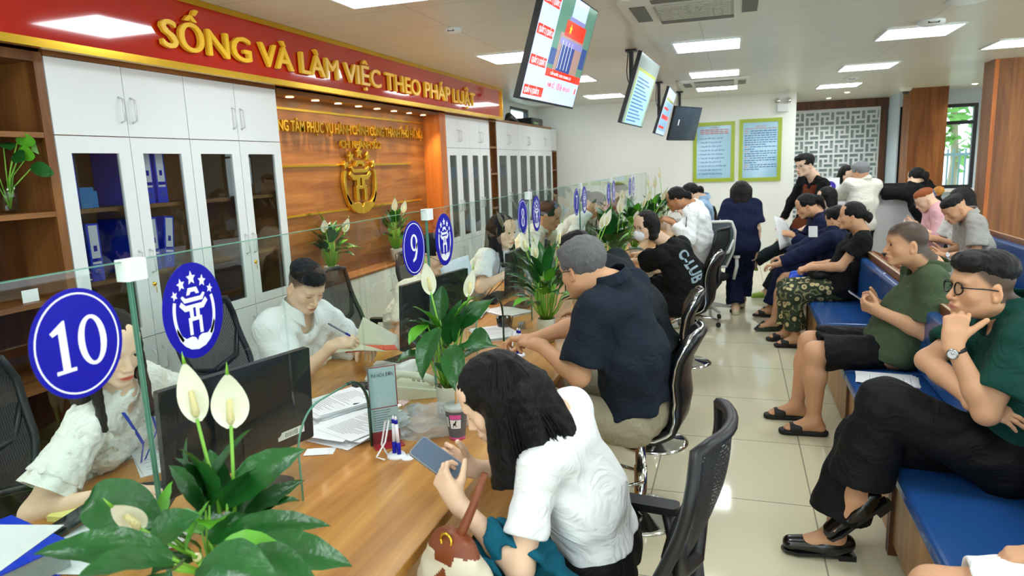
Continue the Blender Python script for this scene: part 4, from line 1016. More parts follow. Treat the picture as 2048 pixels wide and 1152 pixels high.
# desk telephone
t = thing('desk_telephone', 'ivory desk telephone with handset beside the second peace lily', 'telephone', (-1.30, 2.66, DZ)); M_iv = mat('ivory_plastic', '#d9dcc6', .35)
R = yaw_m(.5); c_ = (-1.38, 2.72, DZ)
b = MB(); b.prism([(-.10, 0), (.10, 0), (.10, .035), (-.10, .075)], V(c_)+R @ V((0, .10, 0)), R @ V((1, 0, 0)), (0, 0, 1), .20); b.build('body', M_iv, t, bevel=.008)
b = MB(); p = [R @ V((-.10, -.06, .10))+V(c_), R @ V((-.06, -.06, .115))+V(c_), R @ V((.05, -.06, .09))+V(c_), R @ V((.09, -.06, .06))+V(c_)]; b.tube(p, [.022, .017, .017, .022], 12); b.build('handset', M_iv, t)
b = MB()
for i in range(4):
    for j in range(3): b.box((-.01+i*.022, .0+j*.025, .052-i*.004), (.005+i*.022, .016+j*.025, .060-i*.004), R, c_)
b.build('buttons', mat('grey_button', '#8f968c', .4), t)
# acrylic notice stand (its square code is left out)
t = thing('notice_stand', 'upright acrylic notice stand with a red-edged card beside the blue pens', 'stand', (-1.16, 2.16, DZ))
o = V((-1.27, 2.13, DZ)); ux_ = V((.10, .085, 0)).normalized(); 
MB().m(0).box((0, -.002, .0), (.105, .002, .30), Matrix([[ux_.x, -ux_.y, 0], [ux_.y, ux_.x, 0], [0, 0, 1]]), o).build('card', mat('pale_blue_card', '#c3d4d6', .35), t)
RM = Matrix([[ux_.x, -ux_.y, 0], [ux_.y, ux_.x, 0], [0, 0, 1]])
b = MB()
for a_, c2 in (((0, 0, .14), (.003, 0, .30)), ((.102, 0, .14), (.105, 0, .30)), ((0, 0, .297), (.105, 0, .30)), ((0, 0, .14), (.105, 0, .143)), ((0, 0, 0), (.105, 0, .05))): b.box((a_[0], -.0035, a_[2]), (c2[0], -.0022, c2[2]), RM, o)
b.build('red_border', mat('crimson_print', '#9c2430', .4), t)
vs, fs = text_mesh('MÃ HÓA ĐƠN', .016, .0003, (0, 0, 0), (1, 0, 0), (0, 0, 1), width=.08, height=.022)
MB().add([RM @ (V(v)+V((.012, -.0036, .26)))+o for v in vs], fs).build('heading', mat('slate_print', '#54616c', .4), t)
b = MB(); rnd = random.Random(9)
for i in range(9): b.box((.01, -.0035, .13-i*.009), (.01+rnd.uniform(.05, .085), -.0022, .1315-i*.009), RM, o)
b.build('print_lines', MATS['slate_print'], t)
MB().box((0, -.06, 0), (.11, -.003, .004), RM, o).build('base', mat('red_base_card', '#a32c32', .3), t)
MB().box((.0, -.005, .0), (.105, -.0036, .31), RM, o).build('acrylic_sheet', M_clear, t)
t = MB().box((-.002, -.075, 0), (.11, .0, .125), RM, o+V((-.02, .10, 0))); one(t.build('acrylic_box', M_clear), 'small clear acrylic box behind the notice stand', 'box')
# desk pens on a coiled holder
def desk_pens(x, y, label):
    t = thing('counter_pen_set', label, 'pens', (x, y, DZ), 'tethered counter pens')
    MB().lathe([(.001, .012), (.030, .012), (.034, .005), (.034, 0), (.001, 0)], (x, y, DZ), 20).build('base', M_wt, t)
    for k, (dx, dy) in enumerate(((-.010, .006), (.012, .0))):
        b = MB(); b.m(0).tube([(x+dx, y+dy, DZ+.012), (x+dx*.9, y+dy, DZ+.055)], .008, 10).m(1).tube([(x+dx*.9, y+dy, DZ+.055), (x+dx*.6, y+dy, DZ+.125)], .0065, 10).m(0).tube([(x+dx*.6, y+dy, DZ+.125), (x+dx*.6, y+dy, DZ+.14)], .007, 10).m(1).tube([(x+dx*.6, y+dy, DZ+.14), (x+dx*.6, y+dy, DZ+.152)], [.006, .002], 10)
        b.build('pen', [M_blue, M_wt], t)
    b = MB(); b.tube([(x-.03, y-.01, DZ+.01), (x-.045, y-.02, DZ+.05), (x-.035, y+.0, DZ+.13), (x-.02, y+.0, DZ+.135), (x-.03, y-.02, DZ+.06), (x-.055, y-.045, DZ+.012), (x-.02, y-.05, DZ+.008)], .0035, 6); b.build('cord', M_wt, t)
desk_pens(-1.135, 2.06, 'two blue and white counter pens standing by the phone of the woman in white')
desk_pens(-1.09, 3.40, 'blue and white counter pens before the hands of the grey-haired man')
p = at(826, 893, Z=DZ+.004); t = MB().lathe([(.001, .006), (.022, .006), (.024, 0)], (-1.09, 2.06, DZ), 20); one(t.build('round_badge', M_wt), 'small round white badge lying by the counter pens', 'badge')
# crumpled clear wrap, tissue, cup
def crumple(c, r, name, label, cat, m, seed, sc=(1.2, 1, .7), n=26):
    rnd = np.random.RandomState(seed); b = MB(); b.ball((0, 0, 0), 1, n, n//2)
    vs = np.array(b.v); d = np.ones(len(vs))
    for _ in range(26):
        k = nrm(rnd.normal(size=3)); d += .13*np.abs(np.sin(vs@k*rnd.uniform(3, 9)+rnd.uniform(0, 6)))-.05
    vs = vs*d[:, None]*r*np.array(sc)/1.5
    vs[:, 2] = np.maximum(vs[:, 2], -r*.35); b.v = [tuple(v+np.array(c)) for v in vs]; b.sm = [False]*len(b.f)
    return one(b.build(name, m), label, cat)
M_wrap = mat('clear_crinkled_wrap', '#dfe4e6', .06, alpha=.30)
crumple((-1.13, 2.30, DZ+.03), .085, 'plastic_wrap', 'crumpled clear plastic wrap between the notice stand and the iced drink', 'wrap', M_wrap, 1)
crumple((-1.02, 2.44, DZ+.022), .05, 'plastic_wrap', 'small knot of clear plastic wrap behind the iced drink', 'wrap', M_wrap, 2)
crumple((-1.0, 3.56, DZ+.012), .028, 'tissue_ball', 'crumpled white tissue before the amber-potted lily', 'tissue', M_paper, 3)
t = thing('iced_drink_cup', 'lidded iced drink cup with a horse label and a straw beside the woman\'s face', 'cup', (-.985, 2.27, DZ)); c_ = V((-.985, 2.27, DZ))
MB().m(0).lathe([(.001, .001), (.030, .001), (.031, .012)], c_, 24).m(1).lathe([(.031, .012), (.034, .04), (.043, .115)], c_, 24).m(2).lathe([(.043, .115), (.047, .118), (.047, .128), (.043, .135), (.001, .137)], c_, 24).build('cup', [mat('pink_plastic', '#e85fae', .3), mat('grey_drink', '#5b5f68', .15), mat('frosted_lid', '#c5ccc9', .2)], t)
cf = nrm((.25, -1, 0)); b = MB()
def onc(a0, z, rr=0): 
    an = math.atan2(cf[1], cf[0])+a0; r = .034+(z-.04)*.12+.0012+rr; return c_+V((r*cos(an), r*sin(an), z))
def patch(b, a0, a1, z0, z1, rr=0): b.grid(lambda u, v: onc(a0+(a1-a0)*u, z0+(z1-z0)*v, rr), 6, 2)
b.m(0); patch(b, -.5, .55, .05, .085); b.m(1); patch(b, -.5, .55, .087, .105); b.m(2)
hz = [(-.30, .055), (-.20, .062), (-.22, .070), (-.05, .074), (.05, .082), (.15, .083), (.12, .077), (.08, .073), (.05, .066), (.15, .06), (.10, .058), (.0, .064), (-.12, .063), (-.22, .056)]
vs = [onc(a_, z, .0006) for a_, z in hz]; o_ = len(b.v); b.v += [tuple(v) for v in vs]
from mathutils.geometry import tessellate_polygon
for tr in tessellate_polygon([[Vector((a_, z*10, 0)) for a_, z in hz]]): b.f.append(tuple(o_+i for i in tr)); b.mi.append(2); b.sm.append(False)
b.m(0)
for i in range(3): patch(b, -.95+i*.1, -.88+i*.1, .055, .095)
b.build('label', [M_paper, MATS['pink_plastic'], M_black], t)
MB().tube([c_+V((0, 0, .10)), c_+V((.004, -.002, .185))], .0045, 8).build('straw', mat('orange_straw', '#dba45e', .4), t)
# lower left corner: blue lever arch file, sticky notes, phone, snack box
t = thing('ring_binder', 'blue lever arch file lying in the lower left corner under a white sheet', 'binder', (-1.72, 1.05, DZ))
A = at(145, 1082, Z=DZ+.075); R = yaw_m(.78); R = yaw_m(math.atan2(.6, .75))
b = MB(); c_ = V((-1.65, 1.22, DZ)); R = yaw_m(-.21)
L_, Wd, Hh = .32, .29, .075
b.m(0).box((-L_, -Wd, Hh-.004), (0, 0, Hh), R, c_).box((-L_, -Wd, 0), (0, 0, .004), R, c_).box((-L_, -Wd, .004), (-L_+.004, 0, Hh-.004), R, c_)
b.build('cover', M_bluef, t)
MB().box((-L_+.01, -Wd+.008, .006), (-.008, -.008, Hh-.008), R, c_).build('papers', mat('grey_paper_edges', '#9aa3a6', .8), t)
for dx in (-.09, -.19):
    b = MB(); ring(b, R @ V((dx, -.05, Hh+.0002))+c_, 0, 0, .022, .009, .005, .004, .0015, 20, R @ V((1, 0, 0)), R @ V((0, 1, 0))); b.build('slot_ring', M_steel, t)
sheets('loose_sheet', 'white sheet lying on the blue lever arch file in the corner', -1.83, 1.10, 1, .3, z=DZ+.0762, lines=False)
o = MB().box((-.04, -.04, 0), (.04, .04, .018), yaw_m(.1), (-1.93, 1.43, DZ)); one(o.build('sticky_notes', mat('yellow_notes', '#efe98a', .6)), 'pad of yellow sticky notes behind the black phone', 'sticky notes')
t = thing('smartphone', 'black smartphone propped by the yellow sticky notes', 'phone', (-1.84, 1.38, DZ)); R = yaw_m(-.3) @ Matrix.Rotation(.25, 3, 'X')
MB().rbox((-.038, -.078, 0), (.038, .078, .009), .008, R=R, c=(-1.845, 1.375, DZ+.024)).build('body', M_blackg, t); MB().rbox((-.035, -.074, .0091), (.035, .074, .0094), .006, R=R, c=(-1.845, 1.375, DZ+.024)).build('screen', mat('dark_screen', '#101828', .06), t)
t = thing('snack_box', 'open clear box of nuts and raisins behind the foreground lily leaves', 'snacks', (-1.40, 1.22, DZ))
b = MB(); a_, c2 = V((-1.72, 1.28, DZ)), V((-1.56, 1.43, DZ+.035))
b.box(a_, (c2.x, c2.y, DZ+.002)); b.box(a_, (a_.x+.002, c2.y, c2.z)); b.box((c2.x-.002, a_.y, DZ), c2); b.box(a_, (c2.x, a_.y+.002, c2.z)); b.box((a_.x, c2.y-.002, DZ), c2); b.build('tray', M_clear, t)
b = MB(); rnd = random.Random(2)
for i in range(240):
    x, y = rnd.uniform(a_.x+.012, c2.x-.012), rnd.uniform(a_.y+.012, c2.y-.012); b.m(0 if x > -1.655 else 1); b.ball((x, y, DZ+.012+rnd.uniform(0, .014)), rnd.uniform(.005, .008) if x > -1.655 else .009, 6, 4, (1.3, .8, .7))
o = b.build('nuts', [mat('roasted_nut', '#d99a2e', .5), mat('dried_fruit', '#7c3320', .35)], t); o['kind'] = 'stuff'
o = crumple((-1.50, 1.37, DZ+.03), .045, 'tissue_ball', 'white crumpled tissue beside the box of nuts', 'tissue', M_paper, 8)
t = MB().lathe([(.001, .001), (.045, .001), (.055, .07), (.053, .07), (.04, .004)], (-1.37, 4.0, DZ), 20); one(t.build('dark_bowl', M_blackg), 'shiny black bowl on the desk near the glass arch of counter 9', 'bowl')
t = thing('desk_calculator', 'dark tape dispenser on the white ledge behind the monitor', 'dispenser', (-2.6, 4.3, .9))
bpy.data.objects.remove(t)
# ------------------------------------------------------------------ hanging screens
def tv(BL, BR, TL, label, kind, pole=True, grp='screens hanging from the ceiling'):
    BL, BR, TL = V(BL), V(BR), V(TL); u = (BR-BL); w = u.length; u.normalize(); v = TL-BL; v = v-u*v.dot(u); h = v.length; v.normalize(); n = u.cross(v)
    c = BL+u*w/2+v*h/2; t = thing('hanging_screen', label, 'screen', tuple(c), grp); R = Matrix([[u.x, v.x, n.x], [u.y, v.y, n.y], [u.z, v.z, n.z]])
    MB().rbox((0, 0, -.035), (w, h, 0), .006, R=R, c=BL).build('casing', M_black, t); b = MB()
    P = lambda i, x0, y0, x1, y1, z: b.m(i).box((x0*w, y0*h, z), (x1*w, y1*h, z+.0004), R, BL)
    e = .012
    if kind == 1:
        ms = [mat('screen_sky', '#b9cdf2', .1, emit=.75), mat('screen_red', '#e8321c', .1, emit=.7), mat('screen_tree', '#5f8f7c', .1, emit=.5), mat('screen_building', '#b08f86', .1, emit=.5), mat('screen_navy', '#2f4f96', .1, emit=.5), mat('screen_white', '#f2f4ff', .1, emit=.9), mat('screen_violet', '#8a86c4', .1, emit=.6), mat('screen_yellow', '#f0d020', .1, emit=.9)]
        P(0, e, .02, 1-e, 1-e, .0001)
        P(2, .30, .30, 1-e, 1-e, .0006); P(0, .52, .70, .80, 1-e, .0012); P(6, .50, .66, .80, .82, .0018); P(3, .40, .30, .86, .66, .0018)
        P(4, .46, .32, .72, .62, .0024); P(4, .30, .36, .40, .50, .0024); P(6, .42, .56, .86, .62, .003); P(1, .46, .64, .84, .78, .0036); P(1, .30, .25, 1-e, .32, .0036); P(4, .87, .4, .97, .6, .0024)
        for i in range(4): P(5, .47+i*.06, .34, .475+i*.06, .60, .003)
        for i in range(5): b.m(7)
        b.m(7).prism([(x*.028*w+.55*w, y*.05*h+.71*h) for x, y in star((0, 0), 1)], BL+n*.0042, u, v, .0004)
        for k in range(4):
            y = .05+k*.255; P(1, .03 if k == 0 else .02, y, .28 if k else .34, y+.085, .0012)
        b.build('picture', ms, t)
        def T(s, x, y, wd, hh, i):
            vs, fs = text_mesh(s, .05, .0004, (0, 0, 0), (1, 0, 0), (0, 1, 0), width=wd*w, height=hh*h); MB().add([R @ (V(q)+V((x*w, y*h, .0046)))+BL for q in vs], fs).build('caption', [ms[5], ms[1]][i], t)
        for k, s in enumerate(('QUẦY 4 | QUẦY 8', 'QUẦY 3 | QUẦY 7', 'QUẦY 2 | QUẦY 6', 'QUẦY 1 | QUẦY 5')): T(s, .035, .068+k*.255, .23, .065, 0)
        T('MỜI SỐ', .38, .155, .12, .06, 1); T('1016', .54, .15, .10, .09, 1); T('ĐẾN QUẦY', .68, .155, .15, .05, 1); T('1', .88, .15, .02, .08, 1); T('1016', .12, .985-.06, .10, .05, 1); T('CẤP NƯỚC CHO CHUNG CƯ', .38, .27, .40, .035, 0)
    elif kind == 2:
        ms = [mat('screen_notice_blue', '#9cc4e2', .08, emit=.5), mat('screen_notice_green', '#a5b34c', .08, emit=.45), mat('screen_notice_line', '#3c6aa8', .1, emit=.3), mat('screen_grey', '#8c9a98', .1, emit=.35)]
        P(3, e, .02, 1-e, 1-e, .0001); P(1, .06, .02, .94, .80, .0006); P(0, .10, .02, .90, .76, .0012)
        for i in range(13): P(2, .14, .06+i*.05, .14+.70*(.6+.4*((i*37) % 10)/10), .08+i*.05, .0018)
        b.build('picture', ms, t)
    elif kind == 3:
        ms = [MATS['screen_notice_blue'], MATS['screen_notice_green'], MATS['screen_red'], MATS['screen_sky']]
        P(3, e, .02, 1-e, 1-e, .0001); P(1, .06, .74, .94, .80, .0006); P(0, .06, .1, .94, .72, .0006); P(2, .1, .35, .9, .44, .0012); P(2, .1, .55, .6, .6, .0012); P(2, .1, .15, .7, .2, .0012)
        b.build('picture', ms, t)
    else:
        ms = [mat('dark_slatted_screen', '#26353f', .12), mat('slat_line', '#4c6070', .2), M_wt]
        P(0, e, .02, 1-e, 1-e, .0001)
        for i in range(26): P(1, .02, .04+i*.036, .98, .048+i*.036, .0006)
        P(2, .22, .45, .25, .62, .0012); b.build('picture', ms, t)
    P_ = MB(); bk = c-n*.07
    if pole:
        px = bk.x-.03; P_.box((px-.018, bk.y-.03, bk.z-.05), (px+.018, bk.y+.03, CEIL)); P_.box((-.16, -.15, -.07), (.16, .15, -.036), R, c); P_.box((px-.05, bk.y-.05, CEIL-.02), (px+.05, bk.y+.05, CEIL-.002)); P_.build('ceiling_bracket', M_black, t)
        MB().tube([(px-.02, bk.y-.05, CEIL), (px-.03, bk.y-.1, CEIL-.2), (px-.02, bk.y-.12, bk.z+.1), (px+.02, bk.y-.05, bk.z-.02)], .005, 6).build('cable', M_black, t)
tv((-1.11, 3.62, 2.10), (-1.03, 4.56, 2.10), (-.93, 3.55, 2.69), 'largest hanging screen with red counter labels and a street photo', 1)
tv((-.95, 6.1, 2.075), (-.91, 7.18, 2.075), (-.765, 6.1, 2.66), 'second hanging screen showing a green-framed notice', 2)
tv((-.97, 8.95, 2.075), (-.98, 10.1, 2.075), (-.79, 8.95, 2.64), 'third hanging screen, narrow in view, showing red and blue lines', 3)
tv(at(1336, 281, Z=2.03), at(1389, 281, Z=2.03), at(1353, 212, Z=2.52), 'last hanging screen, dark with fine slats, in front of the left poster', 4)
# ------------------------------------------------------------------ posters
def poster(x0, x1, z0, z1, label, kind):
    t = thing('wall_poster', label, 'poster', ((x0+x1)/2, 12.43, (z0+z1)/2)); y = 12.449; f = .06
    b = MB(); b.box((x0, y-.03, z0), (x0+f, y, z1)); b.box((x1-f, y-.03, z0), (x1, y, z1)); b.box((x0+f, y-.03, z0), (x1-f, y, z0+f)); b.box((x0+f, y-.03, z1-f), (x1-f, y, z1)); b.build('frame', mat('lime_green_frame', '#a9bd35', .3), t)
    MB().box((x0+f, y-.02, z0+f), (x1-f, y-.001, z1-f)).build('board', mat('sky_blue_print', '#a9d5ee', .1, coat=.6), t)
    H = z1-z0; Wd = x1-x0-2*f; X0 = x0+f
    mr = mat('red_print', '#d4533c', .4); mb = mat('blue_print', '#1c4fa0', .4)
    tx = MB()
    def T(s, x, z, wd, hh, i):
        vs, fs = text_mesh(s, .04, .0005, (X0+x*Wd, y-.0212, z0+z*H), (1, 0, 0), (0, 0, 1), width=wd*Wd, height=hh, offset=.006); tx.m(i).add(vs, fs)
    if kind == 1:
        T('10 ĐIỀU', .38, .895, .25, .030, 0)
        rnd = random.Random(1)
        for r in range(3):
            for k in range(6): tx.m(0).box((X0+(.1+k*.14)*Wd, y-.0205, z0+(.865-r*.03)*H), (X0+(.1+k*.14+.12)*Wd, y-.020, z0+(.878-r*.03)*H))
        L_ = ['1. Công dân đến, được chào hỏi', '2. Công dân ở, lòng tươi cười', '3. Công dân hỏi, được trả lời', '4. Công dân yêu cầu, phải tận tâm', '5. Công dân cần, được thông báo', '6. Công dân vội, giải quyết nhanh', '7. Công dân chờ, phải xin lỗi', '8. Công dân phàn nàn, phải lắng nghe', '9. Công dân nhắn, hành chu đáo', '10. Công dân về, được hài lòng']
        for i, s in enumerate(L_): T(s, .05, .72-i*.066, .025*len(s)*.92, .036, 1)
        T('............', .40, .075, .18, .02, 1)
    else:
        T('NỘI QUY', .36, .87, .3, .028, 0); rnd = random.Random(5); z = .835
        for k in range(7): tx.m(0).box((X0+(.06+k*.13)*Wd, y-.0205, z0+.842*H), (X0+(.06+k*.13+.11)*Wd, y-.020, z0+.85*H))
        r = 0; z = .80
        for blk in (1, 6, 2, 3, 3, 1, 2):
            for q in range(blk):
                x = .05
                if q == 0: T('Điều %d.' % min(7, r+1), .05, z, .13, .026, 0); x = .22
                end = .97 if q < blk-1 or blk == 1 else rnd.uniform(.3, .7)
                while x < end:
                    w_ = rnd.uniform(.05, .12); tx.m(1).box((X0+x*Wd, y-.0205, z0+z*H), (X0+min(.97, x+w_)*Wd, y-.020, z0+(z+.012)*H)); x += w_+.02
                z -= .036
            r += 1
    tx.build('printing', [mr, mb], t)
poster(-.70, -.02, 1.345, 2.345, 'left green-framed blue poster with ten numbered lines on the back wall', 1)
poster(.05, .72, 1.335, 2.365, 'right green-framed blue poster with dense paragraphs on the back wall', 2)
# ------------------------------------------------------------------ seats for customers
def bar_stool(x, y, rz, label, h=.47):
    t = thing('bar_stool', label, 'stool', (0, 0, 0), 'black and chrome swivel stools')
    ml = mat('black_leather', '#101215', .32, bump=.15, bscale=120)
    prof = [(-.21, -.02), (-.19, .004), (-.12, .0), (.0, -.012), (.10, -.006), (.17, .03), (.21, .10), (.225, .19), (.215, .28), (.23, .38), (.275, .47), (.29, .50)]
    wd = [.17, .19, .20, .205, .205, .20, .185, .175, .185, .195, .185, .13]
    def fn(u, v, off=0):
        i = v*(len(prof)-1); k = min(int(i), len(prof)-2); f = i-k; px = prof[k][0]*(1-f)+prof[k+1][0]*f; pz = prof[k][1]*(1-f)+prof[k+1][1]*f; w = wd[k]*(1-f)+wd[k+1]*f
        s = (u-.5)*2; back = max(0, min(1, (pz-.03)*8)); return V((px-.035*back*s*s, s*w, h+pz+.018*s*s*(1-back)))
    MB().grid(fn, 10, 33).build('seat_shell', ml, t, solid=.045, bevel=0)
    for s in (0, 1): 
        e = [fn(s, v/30)+V((0, (s-.5)*.012, 0)) for v in range(31)]
        if s == 0: edge = e
        else: edge += [fn(1-i/8, 1.0)+V((0.004, 0, .01)) for i in range(1, 8)]+[] if False else []
    L0 = [fn(0, v/30)+V((0, -.008, 0)) for v in range(31)]; T0 = [fn(i/8, 1)+V((.0, 0, .012)) for i in range(1, 8)]; L1 = [fn(1, 1-v/30)+V((0, .008, 0)) for v in range(31)]; B0 = [fn(1-i/8, 0)+V((-.010, 0, -.004)) for i in range(1, 8)]
    MB().tube(L0+T0+L1+B0+[L0[0]], .008, 8).build('chrome_rim', M_chrome, t)
    MB().lathe([(.001, h-.05), (.09, h-.05), (.09, h-.035), (.001, h-.035)][::1], (0, 0, 0), 20).build('mount_plate', M_black, t)
    MB().lathe([(.032, .04), (.032, h*.55), (.026, h*.55), (.026, h-.05)], (0, 0, 0), 20).build('column', M_chrome, t)
    MB().lathe([(.001, .001), (.215, .001), (.215, .008), (.19, .018), (.08, .035), (.045, .06), (.034, .075)], (0, 0, 0), 40).build('base', M_chrome, t)
    pts = [(.02, .03, .19), (-.04, .09, .19), (-.13, .125, .19), (-.21, .09, .19), (-.24, 0, .19), (-.21, -.09, .19), (-.13, -.125, .19), (-.04, -.09, .19), (.02, -.03, .19)]
    MB().tube(pts, .009, 10).build('foot_ring', M_chrome, t)
    t.location = (x, y, 0); t.rotation_euler = (0, 0, rz); return t
s1 = bar_stool(-.42, 3.22, -.05, 'black and chrome stool under the grey-haired man, nearest of its kind')
s2 = dup(s1, (-.46, 4.15, 0), 'black and chrome stool behind the grey-haired man, the second of its kind', rz=.05)
s3 = dup(s1, (-.38, 5.95, 0), 'black and chrome stool under the woman in the printed black tee', rz=-.1)
s4 = dup(s1, (-.45, 9.0, 0), 'black and chrome stool beyond the woman in the pale blue polo', rz=-.25)
def mesh_mat():
    if 'chair_mesh' in MATS: return MATS['chair_mesh']
    m = mat('chair_mesh', '#16191b', .6); n = m.node_tree.nodes; l = m.node_tree.links; b = n['Principled BSDF']
    t = n.new('ShaderNodeTexCoord'); mp = n.new('ShaderNodeMapping'); l.new(t.outputs['Object'], mp.inputs[0]); mp.inputs['Scale'].default_value = (1, 1, 1)
    v = n.new('ShaderNodeTexWave'); v.bands_direction = 'Z'; v.inputs['Scale'].default_value = 55; l.new(mp.outputs[0], v.inputs[0])
    w = n.new('ShaderNodeTexWave'); w.bands_direction = 'Y'; w.inputs['Scale'].default_value = 40; l.new(mp.outputs[0], w.inputs[0])
    mn = n.new('ShaderNodeMath'); mn.operation = 'MULTIPLY'; l.new(v.outputs[1], mn.inputs[0]); l.new(w.outputs[1], mn.inputs[1])
    g = n.new('ShaderNodeMath'); g.operation = 'LESS_THAN'; g.inputs[1].default_value = .58; l.new(mn.outputs[0], g.inputs[0]); l.new(g.outputs[0], b.inputs['Alpha'])
    return m
def office_chair(label, x, y, rz, light=False, star=True, grp='mesh-backed office chairs', arms=True, h=.47):
    """faces -X before turning"""
    t = thing('office_chair', label, 'chair', (0, 0, 0), grp); mf = mat('white_chair_frame', '#dfe0dc', .35) if light else mat('black_chair_frame', '#131518', .4)
    ms = mat('black_seat_fabric', '#1a1d20', .85, bump=.3, bscale=300)
    S = Body().ell((0, 0, h-.03), (.24, .245, .05)).cone((-.12, -.14, h-.02), (-.12, .14, h-.02), .04, .04).cone((.14, -.14, h-.02), (.14, .14, h-.02), .04, .04, k=.05)
    Vv, Q = S.mesh(.012); npmesh('seat', Vv, Q, ms, t)
    def bk(u, v): 
        s = (u-.5)*2; z = h+.10+v*.50; x_ = .24+.10*v-.05*math.cos(v*4.2)*.6+.02; w = .225*(1-.25*max(0, .35-v)/.35)*(1-.18*max(0, v-.8)/.2)
        return V((x_-.055*s*s, s*w, z))
    MB().grid(bk, 12, 16).build('back_mesh', mesh_mat() if not light else mat('grey_mesh', '#4c5a60', .6), t)
    rim = [bk(0, v/16) for v in range(17)]+[bk(i/8, 1)+V((0, 0, .01)) for i in range(1, 8)]+[bk(1, 1-v/16) for v in range(17)]+[bk(1-i/8, 0) for i in range(1, 8)]; rim.append(rim[0])
    MB().tube(rim, .017, 8).build('back_frame', mf, t)
    b = MB(); b.tube([(.05, 0, h-.06), (.22, 0, h-.05), (.30, 0, h+.06), (.29, 0, h+.22)], [.03, .03, .028, .02], 8)
    for s in (-1, 1): b.tube([(.29, 0, h+.22), bk(.5+s*.38, .35)+V((.02, 0, 0)), bk(.5+s*.48, .62)], [.022, .018, .012], 8)
    b.build('back_support', mf, t)
    if arms:
        for s in (-1, 1):
            b = MB(); b.tube([(.14, s*.26, h-.05), (.17, s*.285, h+.10), (.15, s*.285, h+.20)], [.018, .02, .02], 8); b.rbox((-.16, s*.285-.032, h+.19), (.19, s*.285+.032, h+.215), .02); b.build('armrest', mf, t)
    MB().tube([(0, 0, .10), (0, 0, h-.08)], .025, 12).build('gas_lift', M_black, t)
    b = MB(); w = MB()
    for i in range(5):
        a = i*1.2566+.3; b.tube([(0, 0, .115), (.15*cos(a), .15*sin(a), .10), (.28*cos(a), .28*sin(a), .075)], [.03, .022, .014], 8); w.tube([(.28*cos(a)-.012*sin(a), .28*sin(a)+.012*cos(a), .028), (.28*cos(a)+.012*sin(a), .28*sin(a)-.012*cos(a), .028)], .027, 12)
    b.build('star_base', M_chrome if star == 2 else mf, t); w.build('casters', M_black, t)
    t.location = (x, y, 0); t.rotation_euler = (0, 0, rz); return t
c1 = office_chair('black mesh office chair in the foreground behind the woman with the phone', -.37, 1.78, -.12)
c2 = dup(c1, (-2.50, 1.62, 0), 'black mesh office chair at the left edge behind the woman in lace', rz=pi-.25)
c3 = dup(c1, (-2.42, 2.95, 0), 'black mesh office chair behind the man in the white shirt', rz=pi)
c4 = dup(c1, (-2.32, 4.1, 0), 'black mesh office chair below the number 9 disc', rz=pi+.1)
c5 = dup(c1, (-2.2, 5.0, 0), 'black mesh office chair behind the woman with the lanyard', rz=pi+.1)
c6 = dup(c1, (-.62, 10.2, 0), 'black mesh office chair with raised back before the white back wall', rz=-.9)
office_chair('white-framed office chair with grey mesh back left of the walking woman', -.28, 7.95, -1.35, light=True, grp=None)
t_ = office_chair('black office chair on a chrome star base under the woman in the striped white top', -.42, 7.3, -.3, star=2, grp=None, h=.44)
# ------------------------------------------------------------------ blue padded benches
M_vin = mat('blue_vinyl', '#24508f', .24, bump=.05, bscale=14, spec=.6)
M_bwood = wood('bench_wood', '#7a4621', '#a66b38', 'y', .35)
M_bwoodz = wood('bench_side_wood', '#8a6238', '#b98f5c', 'z', .4)
def bench(y0, y1, X0, label, back=True, face=M_bwood, rail=.87, D=.50, grp='blue padded benches'):
    t = thing('padded_bench', label, 'bench', (X0+.25, (y0+y1)/2, 0), grp); n = max(1, round((y1-y0)/1.35)); w = (y1-y0)/n
    for i in range(n):
        a, c_ = y0+i*w+.004, y0+(i+1)*w-.004
        MB().rbox((X0, a, .37), (X0+D, c_, .45), .028, 4, axis=1).build('seat_cushion', M_vin, t, bevel=.01)
        MB().rbox((X0+D-.10, a, .455), (X0+D-.03, c_, rail-.02), .025, 4, axis=1).build('back_cushion', M_vin, t, bevel=.01)
    MB().box((X0+.03, y0, .06), (X0+D-.05, y1, .368)).build('plinth', M_bwoodz, t)
    b = MB(); b.box((X0+D-.03, y0, 0), (X0+D, y1, rail)); b.m(1).box((X0+D-.035, y0, rail), (X0+D+.012, y1, rail+.022)); b.m(2).box((X0+D-.030, y0, rail+.0222), (X0+D-.015, y1, rail+.0235)); b.build('back_board', [M_bwood, M_bwood, mat('pale_edge_band', '#cbb8a0', .4)], t)
    for y in [y0+i*w for i in range(1, n)]+[y0, y1]: MB().box((X0+.015, y-.012, 0), (X0+.06, y+.012, .369)).build('leg_panel', M_dark_oak, t)
    return t
BX = .655
bench(3.16, 6.95, BX, 'blue padded bench with wood back under the men in green and olive polos', D=.49)
bench(.5, 3.13, BX, 'nearest blue padded bench at the lower right corner', D=.49)
bench(3.0, 9.2, 1.98, 'second row blue padded bench against the wood column, under the young man in grey', rail=.90, D=.52)
bench(7.6, 9.0, .74, 'farthest blue padded bench under the people in navy', rail=.75, D=.45)
# magazine box between the two rows
t = thing('magazine_rack', 'low oak rack with round-topped dividers between the two bench rows', 'rack', (1.28, 5, 0))
MB().box((1.16, 1.5, 0), (1.185, 7.5, .82)).build('side_board', M_bwood, t); MB().box((1.44, 1.5, 0), (1.465, 7.5, .72)).build('side_board', M_bwood, t)
MB().box((1.185, 1.5, .45), (1.44, 7.5, .47)).build('bottom_board', M_bwood, t)
for i in range(16):
    y = 1.6+i*.39; b = MB(); pts = [(0, 0), (.254, 0), (.254, .20), (.20, .29), (.12, .325), (.04, .30), (0, .25)]; b.prism(pts, (1.1855, y, .47), (1, 0, 0), (0, 0, 1), .02); b.build('divider', M_bwood, t)
